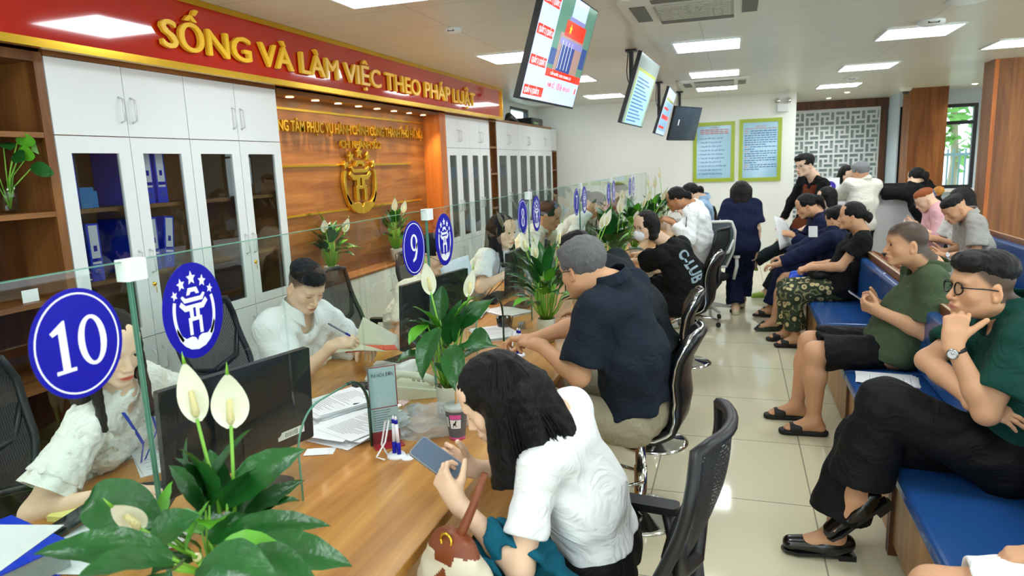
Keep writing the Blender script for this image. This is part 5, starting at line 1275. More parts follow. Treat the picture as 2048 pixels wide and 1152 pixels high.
# ------------------------------------------------------------------ reception counter
t = thing('reception_counter', 'curved white reception counter in front of the lattice panel', 'counter', (1.7, 10.3, 0)); b = MB()
def rc(u, v):
    a = u; x = .98+1.50*u; y = 10.15-.28*sin(pi*u)-.15*u; return V((x-.05*v*(u-.5)*2, y+.12*(1-v)**2, v*1.17))
def rc2(u, v): x = .98+1.50*u; y = 10.15-.28*sin(pi*u)-.15*u; return V((x, y-.03+v*.55, 1.18+(.0 if v < 1 else 0)))
MB().grid(rc, 24, 8).build('front', mat('white_gloss_panel', '#fbfdff', .2), t, solid=.02)
MB().grid(rc2, 24, 2).build('top', MATS['white_gloss_panel'], t, solid=.03)
e = rc(1, 0); MB().box((2.42, 9.85, 0), (2.46, 10.6, 1.15)).build('end_panel', MATS['white_gloss_panel'], t)
q = thing('counter_notice', 'white notice with a purple round emblem standing on the reception counter', 'notice', (1.2, 10.35, 1.196))
MB().box((1.06, 10.4, 1.197), (1.36, 10.41, 1.42)).build('card', M_paper, q); b = MB().m(0).prism(ellpoly(0, 0, .075, .075, 28), (1.24, 10.399, 1.30), (1, 0, 0), (0, 0, 1), .002).m(1).prism([(-.02, 0), (.02, .02), (.015, -.03)], (1.24, 10.3965, 1.30), (1, 0, 0), (0, 0, 1), .001); b.build('emblem', [mat('purple_print', '#3a23a8', .4), M_wt], q)
q = thing('counter_monitor', 'black monitor low behind the right end of the reception counter', 'monitor', (2.0, 10.4, 1.196)); MB().box((1.82, 10.35, 1.20), (2.22, 10.37, 1.33)).build('shell', M_black, q); MB().box((1.98, 10.372, 1.197), (2.06, 10.42, 1.21)).build('stand', M_black, q)
one(MB().box((1.02, 10.0, 1.197), (1.28, 10.2, 1.20)).build('document', M_paper), 'white sheet on the left end of the reception counter', 'papers')
# papers on the near bench
b = MB(); a_ = at(1715, 748, Z=.452)
pz = .4515
R = yaw_m(.0); c_ = at(1780, 742, Z=.46)
o = sheets('document_folder', 'white documents lying on the blue bench between the two men in polos', .86, 4.26, 6, 1.45, .21, .30, z=.4515, group=None, rows=7, seed=21)
# ------------------------------------------------------------------ people
SKIN = {'light': '#e2b492', 'mid': '#d4a17c', 'tan': '#b98560', 'pale': '#ecc6a8'}
def skin_mat(): return vcol_mat('skin', .48, sub=.0, spec=.35)
def hair_mat(name, c, rough=.38):
    if name in MATS: return MATS[name]
    m = mat(name, c, rough, bump=.8, bscale=110, stretch=(3.2, 3.2, .3), spec=.28); return m
M_hair = hair_mat('black_hair', '#0a0808', .42); M_hairb = hair_mat('brown_black_hair', '#17100d', .45)
def cloth(name, c, bump=.12, var=0, rough=.85, bs=220):
    m = mat(name, c, rough, bump=bump, bscale=bs, var=var, vscale=30, spec=.25); n = m.node_tree.nodes; l = m.node_tree.links
    t = n.new('ShaderNodeTexCoord'); z = n.new('ShaderNodeTexNoise'); z.inputs['Scale'].default_value = 6.5; z.inputs['Detail'].default_value = 2.5; z.inputs['Distortion'].default_value = 2.2; l.new(t.outputs['Object'], z.inputs['Vector'])
    r = n.new('ShaderNodeMath'); r.operation = 'PINGPONG'; r.inputs[1].default_value = .16; l.new(z.outputs[0], r.inputs[0])
    b = n.new('ShaderNodeBump'); b.inputs['Strength'].default_value = .55; b.inputs['Distance'].default_value = .035; l.new(r.outputs[0], b.inputs['Height'])
    old = n['Principled BSDF'].inputs['Normal'].links[0].from_node; l.new(b.outputs[0], old.inputs['Normal']); return m

def add_hand(B, w, d, n, side, curl=(.3, .35, .4, .45), thumb=(.5, .3), s=1., spread=.06, tdir=None, cur2=None):
    """w wrist, d towards the fingers, n out of the palm, side 'R' or 'L'"""
    w = np.array(w, float); d = nrm(d); n = np.asarray(n, float); n = nrm(n-d*(n@d)); t = np.cross(d, n)*(1 if side == 'R' else -1)
    k = s; kn = []
    for i, (l, o) in enumerate(((.088, .030), (.092, .010), (.088, -.010), (.080, -.028))):
        p = w+d*l*k+t*o*k-n*.004*k; kn.append(p)
        B.cone(w+d*.012*k+t*o*.55*k, p, .0155*k, .0115*k, k=.014*k)
    B.cone(w-d*.02*k, w+d*.03*k, .023*k, .024*k, k=.02, w=t, ws=1.25)
    for i, (L, r) in enumerate(((.070, .0092), (.078, .0094), (.072, .0090), (.058, .0080))):
        c = curl[i]; p = kn[i]; a = 0; dd = nrm(d+t*spread*(1.5-i)); sg = (.44*L, .30*L, .26*L)
        an = (rad(80)*c, rad(95)*c, rad(60)*c)
        for j in range(3):
            a += an[j]; q = p+(dd*cos(a)+n*sin(a))*sg[j]*k; B.cone(p, q, r*(1-.10*j)*k, r*(1-.10*(j+1))*k, k=.0035*k if j else .006*k); p = q
    b = w+d*.022*k+t*.020*k+n*.006*k; op, cu = thumb
    td = nrm(tdir) if tdir is not None else nrm(d*.62+t*(.75-.35*op)+n*(.15+.65*op))
    p1 = b+td*.042*k; B.cone(b, p1, .0165*k, .0125*k, k=.014*k)
    ax = nrm(d*.8+n*.35*op-t*.3*cu); t2 = nrm(td*(1-cu*.6)+ax*cu*.9); p2 = p1+t2*.032*k; B.cone(p1, p2, .0118*k, .0105*k, k=.004); t3 = nrm(t2+ax*cu*.5); B.cone(p2, p2+t3*.024*k, .0105*k, .0088*k, k=.003)
    return kn

def head_prims(B, H, Rh, s, sex='m', jaw=1., gaze='open', neck=None, nr=.054, fat=0.):
    """H: point midway between the eyes inside the head; Rh columns right, forward, up"""
    P = lambda x, y, z: H+Rh@(np.array([x, y, z])*s)
    E = lambda x, y, z, a, b, c, k=.012, op='+', R=None: B.ell(P(x, y, z), np.array([a, b, c])*s, Rh if R is None else Rh@R, k*s, op)
    f = sex == 'f'
    E(0, -.012, .032, .0745, .094, .086, .02)
    E(0, .022, -.030, .062+fat*.006, .064, .078, .03)
    E(0, -.012, -.045, .060+fat*.01, .06, .055, .03)
    for x in (-1, 1):
        B.cone(P(x*.050*jaw, -.012, -.060), P(x*.016, .066, -.100), (.018+fat*.006)*s, .014*s, k=.025*s)
        E(x*.043, .050, -.030, .021, .022, .022, .022)
    E(0, .070, -.098, .018 if not f else .014, .015, .013, .018)
    B.cone(P(-.036, .075, .019), P(.036, .075, .019), .011*s, .011*s, k=.02*s)
    E(0, .046, .052, .055, .036, .040, .03)
    for x in (-1, 1): E(x*.031, .094, -.001, .021, .014, .0115, .014, '-')
    # eyeballs under lids
    for x in (-1, 1):
        E(x*.031, .0695, -.001, .0150, .0135, .0135, .005)
        if gaze == 'open': E(x*.031, .084, -.0022, .0135, .0065, .0042, .0025, '-')
        elif gaze == 'down': E(x*.031, .083, -.0065, .0120, .0055, .0018, .002, '-')
    B.cone(P(0, .083, .004), P(0, .104 if not f else .101, -.038), .0070*s, .0092*s, k=.012*s)
    E(0, .103 if not f else .100, -.041, .0105, .0095, .0085, .006)
    for x in (-1, 1): E(x*.0125, .090, -.044, .0075, .0095, .0068, .006)
    for x in (-1, 1): E(x*.0065, .098, -.0505, .0032, .0045, .0028, .002, '-')
    E(0, .080, -.070, .026, .015, .017, .014)
    B.cone(P(-.016, .0875, -.0685), P(.016, .0875, -.0685), .0050*s, .0050*s, k=.006*s); E(0, .0925, -.0675, .010, .0055, .0050, .006)
    B.cone(P(-.013, .086, -.0785), P(.013, .086, -.0785), .0062*s, .0062*s, k=.006*s)
    E(0, .099, -.0733, .022, .008, .0013, .0018, '-')
    for x in (-1, 1):
        a = rad(18)*x; Re = np.array([[cos(a), -sin(a), 0], [sin(a), cos(a), 0], [0, 0, 1.]]); b_ = rad(-12); Rx = np.array([[1, 0, 0], [0, cos(b_), -sin(b_)], [0, sin(b_), cos(b_)]])
        E(x*.0765, -.012, -.014, .0075, .0175, .031, .006, '+', Re@Rx); E(x*.0825, -.006, -.011, .0050, .0095, .018, .004, '-', Re@Rx); E(x*.079, -.005, -.036, .006, .008, .010, .005, '+')
        E(x*.084, .002, -.016, .004, .004, .006, .002, '-')
    if neck is not None:
        B.cone(P(0, -.022, -.055), neck, nr*s, nr*1.12*s, k=.035*s)
        B.cone(P(0, -.055, -.03), neck-Rh[:, 1]*.02, .034*s, .046*s, k=.03*s)
def face_tone(H, Rh, s, base, sex='m', stubble=None, lips=None, brow=True):
    base = np.array(lin(base)); lc = np.array(lin(lips or ('#b8675c' if sex == 'm' else '#c9504e')))
    def fn(V_):
        L = (V_-H)@Rh/s; T = np.tile(base, (len(V_), 1)); x, y, z = np.abs(L[:, 0]), L[:, 1], L[:, 2]
        g = lambda cx, cy, cz, a, b, c, p=2: np.exp(-(((x-cx)/a)**2+((y-cy)/b)**2+((z-cz)/c)**2)**(p/2))
        red = base*np.array([1.05, .84, .78])
        for w in (g(.042, .06, -.035, .022, .03, .02)*.5, g(0, .105, -.040, .012, .02, .012)*.4, g(.08, -.01, -.012, .012, .02, .03)*.55): T = T*(1-w[:, None])+red*w[:, None]
        m = (1/(1+np.exp((np.abs(z+.0733)-.0085*(1-(x/.026)**2))/.0009)))*(x < .025)*(y > .075)*(y < .115); T = T*(1-m[:, None]*.85)+lc*m[:, None]*.85
        if stubble is not None:
            c, zmin = stubble
            m = 1/(1+np.exp(-(z-(.052-.95*np.maximum(0, .055-y)*(y < .055)))/.005)); m = np.maximum(m, (y < -.03)*(z > -.047)*1.0)*(np.abs(L[:, 0]) < .09)
            ear = ((y+.012)/.022)**2+((z+.014)/.036)**2 < 1; m = m*(~(ear & (x > .066)))*(np.linalg.norm(L, axis=1) < .17); T = T*(1-m[:, None]*.92)+np.array(lin(c))*m[:, None]*.92
        return T
    return fn
def eyes(root, H, Rh, s, gaze='open', brow='#1b1513', look=(0, 0), lash=True, fem=False, res=1):
    P = lambda x, y, z: V(H+Rh@(np.array([x, y, z])*s))
    RR = Matrix(Rh.tolist())
    if gaze == 'open':
        for x in (-1, 1):
            b = MB(); b.m(0).ball(P(x*.031, .0690, -.0015), .0128*s, 16, 10)
            d = nrm([look[0], 1, look[1]]); dv = Rh@d; c = np.array(P(x*.031, .0690, -.0015)); q = nrm(np.cross(dv, Rh[:, 2]))
            up = np.cross(q, dv)
            for r_, o_, mi in ((.0062, .0113, 1), (.0030, .0121, 2)): b.m(mi).ball(V(c+dv*o_*s), r_*s, 12, 6, (1, 1, 1))
            b.build('eye', [mat('eye_white', '#e6e1da', .2), mat('brown_iris', '#2a1710', .1), M_blackg], root)
    b = MB()
    for x in (-1, 1):
        z0 = .0030 if gaze == 'open' else -.0065
        pts = []
        for i in range(9):
            u = -1+i/4; pts.append(P(x*(.031+u*.0150), .0838-.0055*u*u-(.004 if u*x > 0 else 0)*abs(u)+(.0 if gaze == 'open' else -.0006), z0-(.0045*u*u if gaze == 'open' else -.0015*u*u)))
        b.tube(pts, [.0004*s]+[.0011*s]*7+[.0004*s], 6)
    b.build('eyelashes', mat('lash_black', '#17100e', .7), root)
    b = MB()
    for x in (-1, 1):
        pts = [P(x*(.0135+i*.0062), .0905-.0016*i-.0005*i*i, .0195+.0052*sin(i/5*2.2)-(.0005*i)) for i in range(6)]; R_ = (.0018 if fem else .0028)*s; b.tube(pts, [R_*.6, R_, R_*1.1, R_, R_*.8, R_*.3], 6, flat=tuple(Rh[:, 2]))
    b.build('eyebrows', mat('brow_'+brow[1:], brow, .9), root)
def hair_body(H, Rh, s, style, seed=0):
    P = lambda x, y, z: H+Rh@(np.array([x, y, z])*s)
    B = Body(); E = lambda x, y, z, a, b, c, k=.02, op='+', R=None: B.ell(P(x, y, z), np.array([a, b, c])*s, Rh if R is None else Rh@R, k*s, op)
    cut = lambda p, n, k=.006: B.half(P(*p), Rh@nrm(n), '&', k*s)
    if style in ('short', 'side', 'grey', 'crop'):
        if style in ('side', 'crop'): E(0, -.018, .068, .0765, .093, .060)
        else: E(0, -.014, .036, .0815, .101, .092)
        if style == 'short': E(.004, .030, .080, .060, .066, .045); E(0, -.045, .06, .078, .07, .06); E(.01, .075, .078, .045, .03, .028)
        if style == 'side': E(.012, .035, .088, .062, .066, .042, .02); E(-.02, .062, .086, .05, .046, .034, .02); E(0, -.04, .07, .074, .07, .062)
        if style == 'grey': E(0, -.03, .05, .090, .100, .090); E(0, .025, .085, .070, .070, .04)
        if style == 'crop': E(0, .02, .07, .066, .07, .045)
        # hairline: forehead, temples, round the ear, nape
        B.p.append(['h2'])
        B.p.pop()
        E(0, .118, -.022, .085, .062, .088, .01, '-')
        for x in (-1, 1): E(x*.086, .048, -.030, .030, .054, .050, .008, '-'); E(x*.088, -.008, -.020, .022, .022, .036, .006, '-')
        cut((0, -.09, -.062), (0, .10, -1)); 
        for x in (-1, 1): E(x*.06, .03, -.09, .05, .05, .06, .008, '-')
    elif style in ('bun', 'pony'):
        E(0, -.014, .036, .0815, .101, .091); E(0, .125, -.028, .080, .062, .092, .01, '-')
        for x in (-1, 1): E(x*.086, .050, -.034, .028, .054, .050, .008, '-'); E(x*.088, -.008, -.022, .022, .020, .034, .006, '-')
        cut((0, -.09, -.055), (0, .30, -1))
        for x in (-1, 1): E(x*.06, .03, -.09, .05, .05, .06, .008, '-')
        if style == 'bun': E(0, -.125, .0, .042, .040, .040, .02); E(.02, -.135, -.03, .022, .02, .03)
        else: E(0, -.128, .02, .040, .045, .045, .02); B.cone(P(0, -.14, .0), P(.01, -.15, -.09), .034*s, .012*s, k=.03)
    elif style == 'bob':
        E(0, -.020, .034, .090, .108, .096); 
        for x in (-1, 1): B.cone(P(x*.062, -.015, .03), P(x*.070, -.012, -.085), .042*s, .036*s, k=.03)
        B.cone(P(-.03, -.065, .0), P(-.03, -.060, -.095), .056*s, .048*s, k=.03); B.cone(P(.03, -.065, .0), P(.03, -.060, -.095), .056*s, .048*s, k=.03)
        E(0, .118, -.035, .062, .075, .105, .012, '-'); cut((0, 0, -.125), (0, -.15, -1), .012)
        E(0, .02, -.09, .05, .05, .08, .01, '-')
    elif style in ('long', 'longback'):
        E(0, -.018, .034, .087, .106, .095)
        for x in (-1, 1): B.cone(P(x*.064, -.020, .02), P(x*.078, -.015, -.17), .036*s, .030*s, k=.03)
        for x in (-1, 1): B.cone(P(x*.035, -.070, .0), P(x*.045, -.075, -.20), .052*s, .045*s, k=.03)
        for x in (-1, 1): B.cone(P(x*.074, .000, -.01), P(x*.082, .02, -.08)+nrm([Rh[0, 1], Rh[1, 1], 0])*.045+np.array([0, 0, -.17]), .024*s, .012*s, k=.02)
        E(0, .118, -.035, .060, .078, .105, .012, '-'); E(0, .04, -.15, .055, .07, .10, .01, '-'); cut((0, 0, -.30), (0, .1, -1), .02)
    return B
def strands(H, Rh, amp=.0014, fr=70, s=1.):
    def fn(Pn):
        L = (Pn-H)@Rh; az = np.arctan2(L[:, 0], L[:, 1]-.01); el = np.arctan2(L[:, 2]-.02, np.hypot(L[:, 0], L[:, 1]))
        return amp*(np.sin(az*fr+3*np.sin(az*9+el*4))*.6+np.sin(az*fr*.43+el*5+1)*.6)+wob(Pn, .05, .0022)
    return fn

def person(label, pel, nk, head, face, torso_f, s=1., sex='m', skin='mid', hair='short', hairm=None, armL=None, armR=None, legL=None, legR=None, top=None, bottom=None, shoes=None,
           res=.008, hres=.004, fat=0., hup=(0, 0, 1), hs=None, gaze='open', look=(0, 0), glasses=None, lips=None, buzz=None, bust=0., jaw=1., hunch=.03, hold=None, extra=None, tilt=0., neckr=.054, shw=1., brow='#1b1513'):
    """pel hip centre, nk neck base, head = point between the eyes inside the skull; arms: (wrist, pole, handdir, palm, curl, thumb)"""
    pel, nk, H = [np.array(v, float) for v in (pel, nk, head)]
    hs = hs or s
    F = np.array([torso_f[0], torso_f[1], 0.]); F = nrm(F); T = nrm(nk-pel); Rt = nrm(np.cross(F, T)); Fv = np.cross(T, Rt); L = np.linalg.norm(nk-pel)
    root = thing('person', label, 'person', (pel[0], pel[1], 0)); root['parts_pose'] = 'seated' if legL and abs(legL[0][2]-pel[2]) < .55 else 'standing'
    del root['parts_pose']
    def P(u, f=0., r=0.): return pel+T*(L*u)+Fv*(f*s-hunch*4*u*(1-u))+Rt*(r*s)
    sh = {'R': nk-T*.045*s+Rt*.165*s*shw+Fv*.0, 'L': nk-T*.045*s-Rt*.165*s*shw}
    hp = {'R': pel+Rt*.09*s-T*.01, 'L': pel-Rt*.09*s-T*.01}
    UA, FA, TH, SH_ = .285*s, .245*s, .43*s, .41*s
    fem = sex == 'f'; ar = .9 if fem else 1.
    ar = ar*(1+fat*.22); col = SKIN.get(skin, skin)
    arms = {}
    for k, a in (('R', armR), ('L', armL)):
        if a is None: continue
        w = np.array(a[0], float); el, w = ik(sh[k], w, UA, FA, a[1]); d = nrm(a[2]) if a[2] is not None else nrm(w-el); n = a[3] if a[3] is not None else (0, 0, -1)
        arms[k] = (el, w, d, np.asarray(n, float), a[4] if len(a) > 4 else (.3, .35, .4, .45), a[5] if len(a) > 5 else (.5, .3), a[6] if len(a) > 6 else None)
    legs = {}
    for k, a in (('R', legR), ('L', legL)):
        if a is None: continue
        kn_, an_ = ik(hp[k], a[0], TH, SH_, a[1]); legs[k] = (kn_, an_, nrm(a[2]), nrm(a[3]) if len(a) > 3 else np.array([0, 0, 1.]))
    def torso(B, g=0., hc=None):
        f = fat; c0 = [hc] if hc else None
        B.cone(P(-.02, 0, -.055), P(-.02, 0, .055), .098*s+g+.02*f, .098*s+g+.02*f, k=.05, cut=c0)
        B.cone(P(.0), P(.45, .01), .095*s+g+.03*f, .098*s+g+.03*f, k=.06, w=Rt, ws=1.33, cut=c0)
        B.cone(P(.45, .01), P(.80, .005), .098*s+g+.02*f, .086*s+g, k=.06, w=Rt, ws=1.42)
        B.cone(P(.86, -.005, -.10), P(.86, -.005, .10), .056*s+g*.8, .056*s+g*.8, k=.05)
        if f: B.ell(P(.27, .055), np.array([.13, .10, .12])*s*(.8+.25*f)+g, np.stack([Rt, Fv, T], 1), .06, cut=c0)
        if bust:
            for x in (-1, 1): B.ell(P(.66, .075, x*.062), np.array([.062, .055, .06])*s*bust+g, None, .05)
        for k in 'RL': B.cone(nk-T*.005+Fv*-.005, sh[k]+T*.006, .040*s+g*.7, .036*s+g*.7, k=.05); B.ell(sh[k]-T*.012*s, np.array([.052, .052, .052])*s*ar+g*.7, None, .04)
    def limb_arm(B, k, g=0., t0=0., t1=2.):
        el, w, d = arms[k][:3]
        B.cone(sh[k], el, .050*s*ar+g, .039*s*ar+g, k=.03)
        if t1 > 1: B.cone(el, el+(w-el)*.35, .039*s*ar+g, .039*s*ar+g, k=.03); B.cone(el+(w-el)*.3, w, .039*s*ar+g, .0255*s*ar+g, k=.02)
    def limb_leg(B, k, g=0.):
        kn_, an_ = legs[k][:2]; f = 1+fat*.15
        B.cone(hp[k], kn_, .086*s*f+g, .058*s*f+g, k=.04); B.cone(kn_, kn_+(an_-kn_)*.35-0*F, .056*s*f+g, .056*s*f+g, k=.03); B.cone(kn_+(an_-kn_)*.3, an_, .056*s*f+g, .036*s+g, k=.03)
    Rh = frame(face, hup)
    if tilt: Rh = Rh@np.array([[cos(tilt), 0, sin(tilt)], [0, 1, 0], [-sin(tilt), 0, cos(tilt)]])
    # ---- skin: torso core, limbs; hands and head are finer pieces of the same mesh
    pieces = []
    B = Body(); torso(B, -.012)
    for k in arms: limb_arm(B, k)
    for k in legs:
        limb_leg(B, k)
        kn_, an_, fd, fu = legs[k]; toe = an_+fd*.15*s-fu*.055*s; heel = an_-fd*.035*s-fu*.045*s; sd = nrm(np.cross(fd, fu))
        B.cone(an_, heel, .036*s, .032*s, k=.03); B.cone(an_-fu*.01, toe-fd*.03, .036*s, .024*s, k=.03, w=sd, ws=1.3); B.cone(heel, toe-fd*.03, .026*s, .024*s, k=.02, w=sd, ws=1.3)
        for j in range(5): q = toe+sd*(j-2)*.015*s*(1); B.cone(q-fd*.04, q+fd*(.012-.006*abs(j-1.5))*s, .0105*s, .009*s, k=.008)
    B.cone(nk, H-Rh[:, 2]*.06*hs-Rh[:, 1]*.02*hs, neckr*1.0*s*.96, neckr*s*.96, k=.04)
    pieces.append(B.mesh(res))
    for k in arms:
        el, w, d, n, cu, th, td = arms[k]; B = Body(); e2 = el+(w-el)*.25
        B.cone(e2, w, .0372*s*ar, .0262*s*ar, k=.02); add_hand(B, w+nrm(w-el)*.012, d, n, k, cu, th, s*(.93 if fem else 1.), tdir=td); pieces.append(B.mesh(hres*.95))
    B = Body(); head_prims(B, H, Rh, hs, sex, jaw, gaze if hres <= .0045 else 'none', nk+T*.01, neckr, fat*.6); pieces.append(B.mesh(hres if hres > .003 else hres*.9))
    VV, QQ, o = [], [], 0
    for v, q in pieces: VV.append(v); QQ.append(q+o); o += len(v)
    npmesh('body', np.concatenate(VV), np.concatenate(QQ), skin_mat(), root, tone=face_tone(H, Rh, hs, col, sex, buzz, lips), relax=1)
    if hres <= .0062: eyes(root, H, Rh, hs, gaze, brow, look, fem=fem)
    # ---- hair
    if hair:
        hb = hair_body(H, Rh, hs, hair) if isinstance(hair, str) else hair(H, Rh, hs)
        v, q = hb.mesh(max(.0036, hres), strands(H, Rh)); npmesh('hair', v, q, hairm or M_hair, root)
    # ---- clothes
    if top:
        g = top.get('g', .012); hem = top.get('hem', .02); hc = (P(hem if hem > 0 else -.14), -T*1.0); B = Body(); torso(B, g, hc); B.cone(nk-T*.03, nk+T*.004, neckr*s+.012, neckr*s+.009, k=.03)
        for k in arms:
            el, w = arms[k][:2]; L_ = top.get('sleeve', .62); fl = top.get('flare', .010)
            if L_ <= 1:
                e = sh[k]+(el-sh[k])*L_; n = nrm(el-sh[k]); B.cone(sh[k], e, .050*s*ar+g*.8, .046*s*ar+g+fl, k=.035, cut=[(e, n)])
            else:
                B.cone(sh[k], el, .052*s*ar+g, .044*s*ar+g, k=.035); e = el+(w-el)*(L_-1); n = nrm(w-el); B.cone(el, e, .044*s*ar+g, .030*s*ar+g+fl, k=.03, cut=[(e, n)])
        if hem < 0:
            for k in legs: B.cone(hp[k], hp[k]+(legs[k][0]-hp[k])*min(.6, -hem*2), .092*s+g, .085*s+g, k=.05, cut=[hc])
        B.cone(nk-T*(.012+top.get('vee', .03))+Fv*(.01+top.get('vee', .03)), nk+(H-nk)*.65-Rh[:, 1]*.02, (neckr*.80+top.get('neck', .006))*s, (neckr+.012)*s, k=.008, op='-')
        for k in arms:
            el, w = arms[k][:2]; L_ = top.get('sleeve', .62)
            if L_ <= 1: e0 = sh[k]+(el-sh[k])*(L_-.10); e1 = sh[k]+(el-sh[k])*(L_+.08); B.cone(e0, e1, .043*s*ar+g*.2, .043*s*ar+fl*.9+g*.3, k=.006, op='-')
        w_, a_ = top.get('fold', (.11, .0045)); v, q = B.mesh(top.get('res', res), fold(w_, a_, top.get('fst')))
        tn = top.get('tone'); o = npmesh('shirt' if not top.get('name') else top['name'], v, q, top['m'], root, tone=tn(P, Rt, Fv, T, L, s) if tn else None)
        if top.get('collar'):
            cm = top.get('cm', top['m']); cr_ = (neckr+.020)*s; up = nrm((H-nk)*.5+T*.10-Fv*0.02); b = MB()
            fr_ = frame(Fv, up)
            def cf(u, v_):
                a = rad(22)+u*(2*pi-rad(44)); a += pi/2; hgt = top.get('ch', .034)*s; x_, y_ = cos(a), sin(a); front = max(0, y_)
                rr = cr_*(1.0+.05*v_); zz = hgt if v_ == 0 else hgt-(hgt+.012*s)*v_*(1+.55*front**3)
                return V(nk+T*.036*s+Fv*.004+fr_@np.array([x_*rr*(1+.16*v_), y_*rr*(1.05+.22*v_*(1+front))-.006, zz-.030*s*front]))
            b.grid(cf, 32, 5); b.build('collar', cm, root, solid=.003)
    if bottom and legs:
        g = bottom.get('g', .014); B = Body()
        B.cone(P(-.03, 0, -.05), P(-.03, 0, .05), .096*s+g*.5, .096*s+g*.5, k=.05); B.cone(P(0), P(.12), .090*s+.015*fat, .086*s+.015*fat, k=.05, w=Rt, ws=1.33, cut=[(P(.18), T)])
        ln = bottom.get('len', 1.9); wd = bottom.get('wide', .01)
        for k in legs:
            kn_, an_ = legs[k][:2]
            if ln <= 1:
                e = hp[k]+(kn_-hp[k])*ln; B.cone(hp[k], e, .084*s+g*.6, .066*s+g+wd, k=.05, cut=[(e, nrm(kn_-hp[k]))])
                e0 = e-nrm(kn_-hp[k])*.03; B.cone(e0, e+nrm(kn_-hp[k])*.03, .062*s+wd, .06*s+wd+g*.6, k=.006, op='-')
            else:
                B.cone(hp[k], kn_, .086*s+g*.8, .064*s+g, k=.05); e = kn_+(an_-kn_)*(ln-1); B.cone(kn_, e, .062*s+g, .044*s+g+wd, k=.04, cut=[(e, nrm(an_-kn_))])
        w_, a_ = bottom.get('fold', (.13, .005)); v, q = B.mesh(bottom.get('res', res), fold(w_, a_)); tn = bottom.get('tone')
        npmesh(bottom.get('name', 'trousers'), v, q, bottom['m'], root, tone=tn)
    if shoes and legs:
        for k in legs:
            kn_, an_, fd, fu = legs[k]; sd = nrm(np.cross(fd, fu)); base = an_-fu*.085*s; ty = shoes['type']; B = Body()
            pr = lambda f, u, x=0.: base+fd*f*s+fu*u*s+sd*x*s
            if ty == 'loafer':
                B.cone(pr(-.045, .045), pr(.02, .038), .040*s, .040*s, k=.03); B.cone(pr(0, .035), pr(.165, .026), .040*s, .030*s, k=.03, w=sd, ws=1.25)
                B.cone(an_+fu*.02, an_-fu*.02+fd*.035, .040*s, .034*s, k=.012, op='-'); B.half(pr(0, .004), -fu)
                v, q = B.mesh(.005); sh_ = npmesh('shoe', v, q, shoes['m'], root)
                b = MB(); ps = [(-.085, .028), (-.08, -.028), (-.02, -.034), (.06, -.036), (.14, -.046), (.185, -.030), (.20, 0), (.185, .030), (.14, .046), (.06, .036), (-.02, .034)]
                b.prism([(a_*s, c_*s) for a_, c_ in ps], V(pr(0, -.006)), V(fd), V(np.cross(fu, fd)), .012*s); b.prism([(a_*s, c_*s) for a_, c_ in ((-.085, .028), (-.085, -.028), (-.02, -.034), (-.02, .034))], V(pr(0, -.026)), V(fd), V(np.cross(fu, fd)), .022*s); b.build('sole', M_black, sh_)
                b = MB(); b.tube([V(pr(.062, .035, -.045)), V(pr(.07, .058, -.025)), V(pr(.072, .066, 0)), V(pr(.07, .058, .025)), V(pr(.062, .035, .045))], .010*s, 8, flat=tuple(fd)); b.build('strap', shoes['m'], sh_)
            else:
                B.cone(pr(-.045, .008), pr(.15, .008), .040*s, .044*s, k=.01); B.half(pr(0, .020 if ty != 'clog' else .03), fu); B.half(pr(0, -.006), -fu); v, q = B.mesh(.006); sh_ = npmesh('sandal' if ty != 'flat' else 'shoe', v, q, shoes['m'], root)
                B = Body()
                if ty == 'slide': B.cone(pr(.075, .030), pr(.125, .024), .040*s, .036*s, k=.02, w=sd, ws=1.22, cut=[(pr(.135, 0), fd), (pr(.065, 0), -fd)])
                elif ty == 'clog': B.cone(pr(.04, .038), pr(.14, .024), .046*s, .040*s, k=.02, w=sd, ws=1.15, cut=[(pr(.04, 0), -fd)])
                else: B.cone(pr(-.04, .03), pr(.14, .018), .038*s, .034*s, k=.02, w=sd, ws=1.15); B.cone(an_+fu*.03, an_-fu*.01+fd*.05, .044*s, .040*s, k=.01, op='-')
                B.half(pr(0, .0), -fu); v, q = B.mesh(.006); npmesh('strap', v, q, shoes['m'], sh_)
    if glasses:
        Pg = lambda x, y, z: V(H+Rh@(np.array([x, y, z])*hs)); gm, gr, th_ = glasses[0], glasses[1], glasses[2]; b = MB()
        for x in (-1, 1):
            b.tube([Pg(x*.034+gr[0]*cos(a), .100-.006*abs(cos(a)), -.004+gr[1]*sin(a)) for a in [i*2*pi/20 for i in range(21)]], th_, 6, cap=False)
            b.tube([Pg(x*(.034+gr[0]), .096, .004), Pg(x*.074, .085, .004), Pg(x*.079, .02, .002), Pg(x*.080, -.012, -.002), Pg(x*.078, -.03, -.016)], th_*.9, 6)
        b.tube([Pg(-.034+gr[0], .101, .0), Pg(0, .106, .004), Pg(.034-gr[0], .101, .0)], th_*.8, 6); g_ = b.build('glasses', gm, root)
        b = MB()
        for x in (-1, 1): b.add([Pg(x*.034+gr[0]*cos(a), .1, -.004+gr[1]*sin(a)) for a in [i*2*pi/20 for i in range(20)]], [tuple(range(20))])
        b.build('lenses', M_clear, g_)
    info = dict(root=root, H=H, Rh=Rh, arms=arms, legs=legs, P=P, T=T, Fv=Fv, Rt=Rt, sh=sh, nk=nk, s=s)
    if hold: hold(info)
    return info
def A(x, y, **k): return np.array(at(x, y, **k))
def body_frame(fx, fy): return (fx, fy)
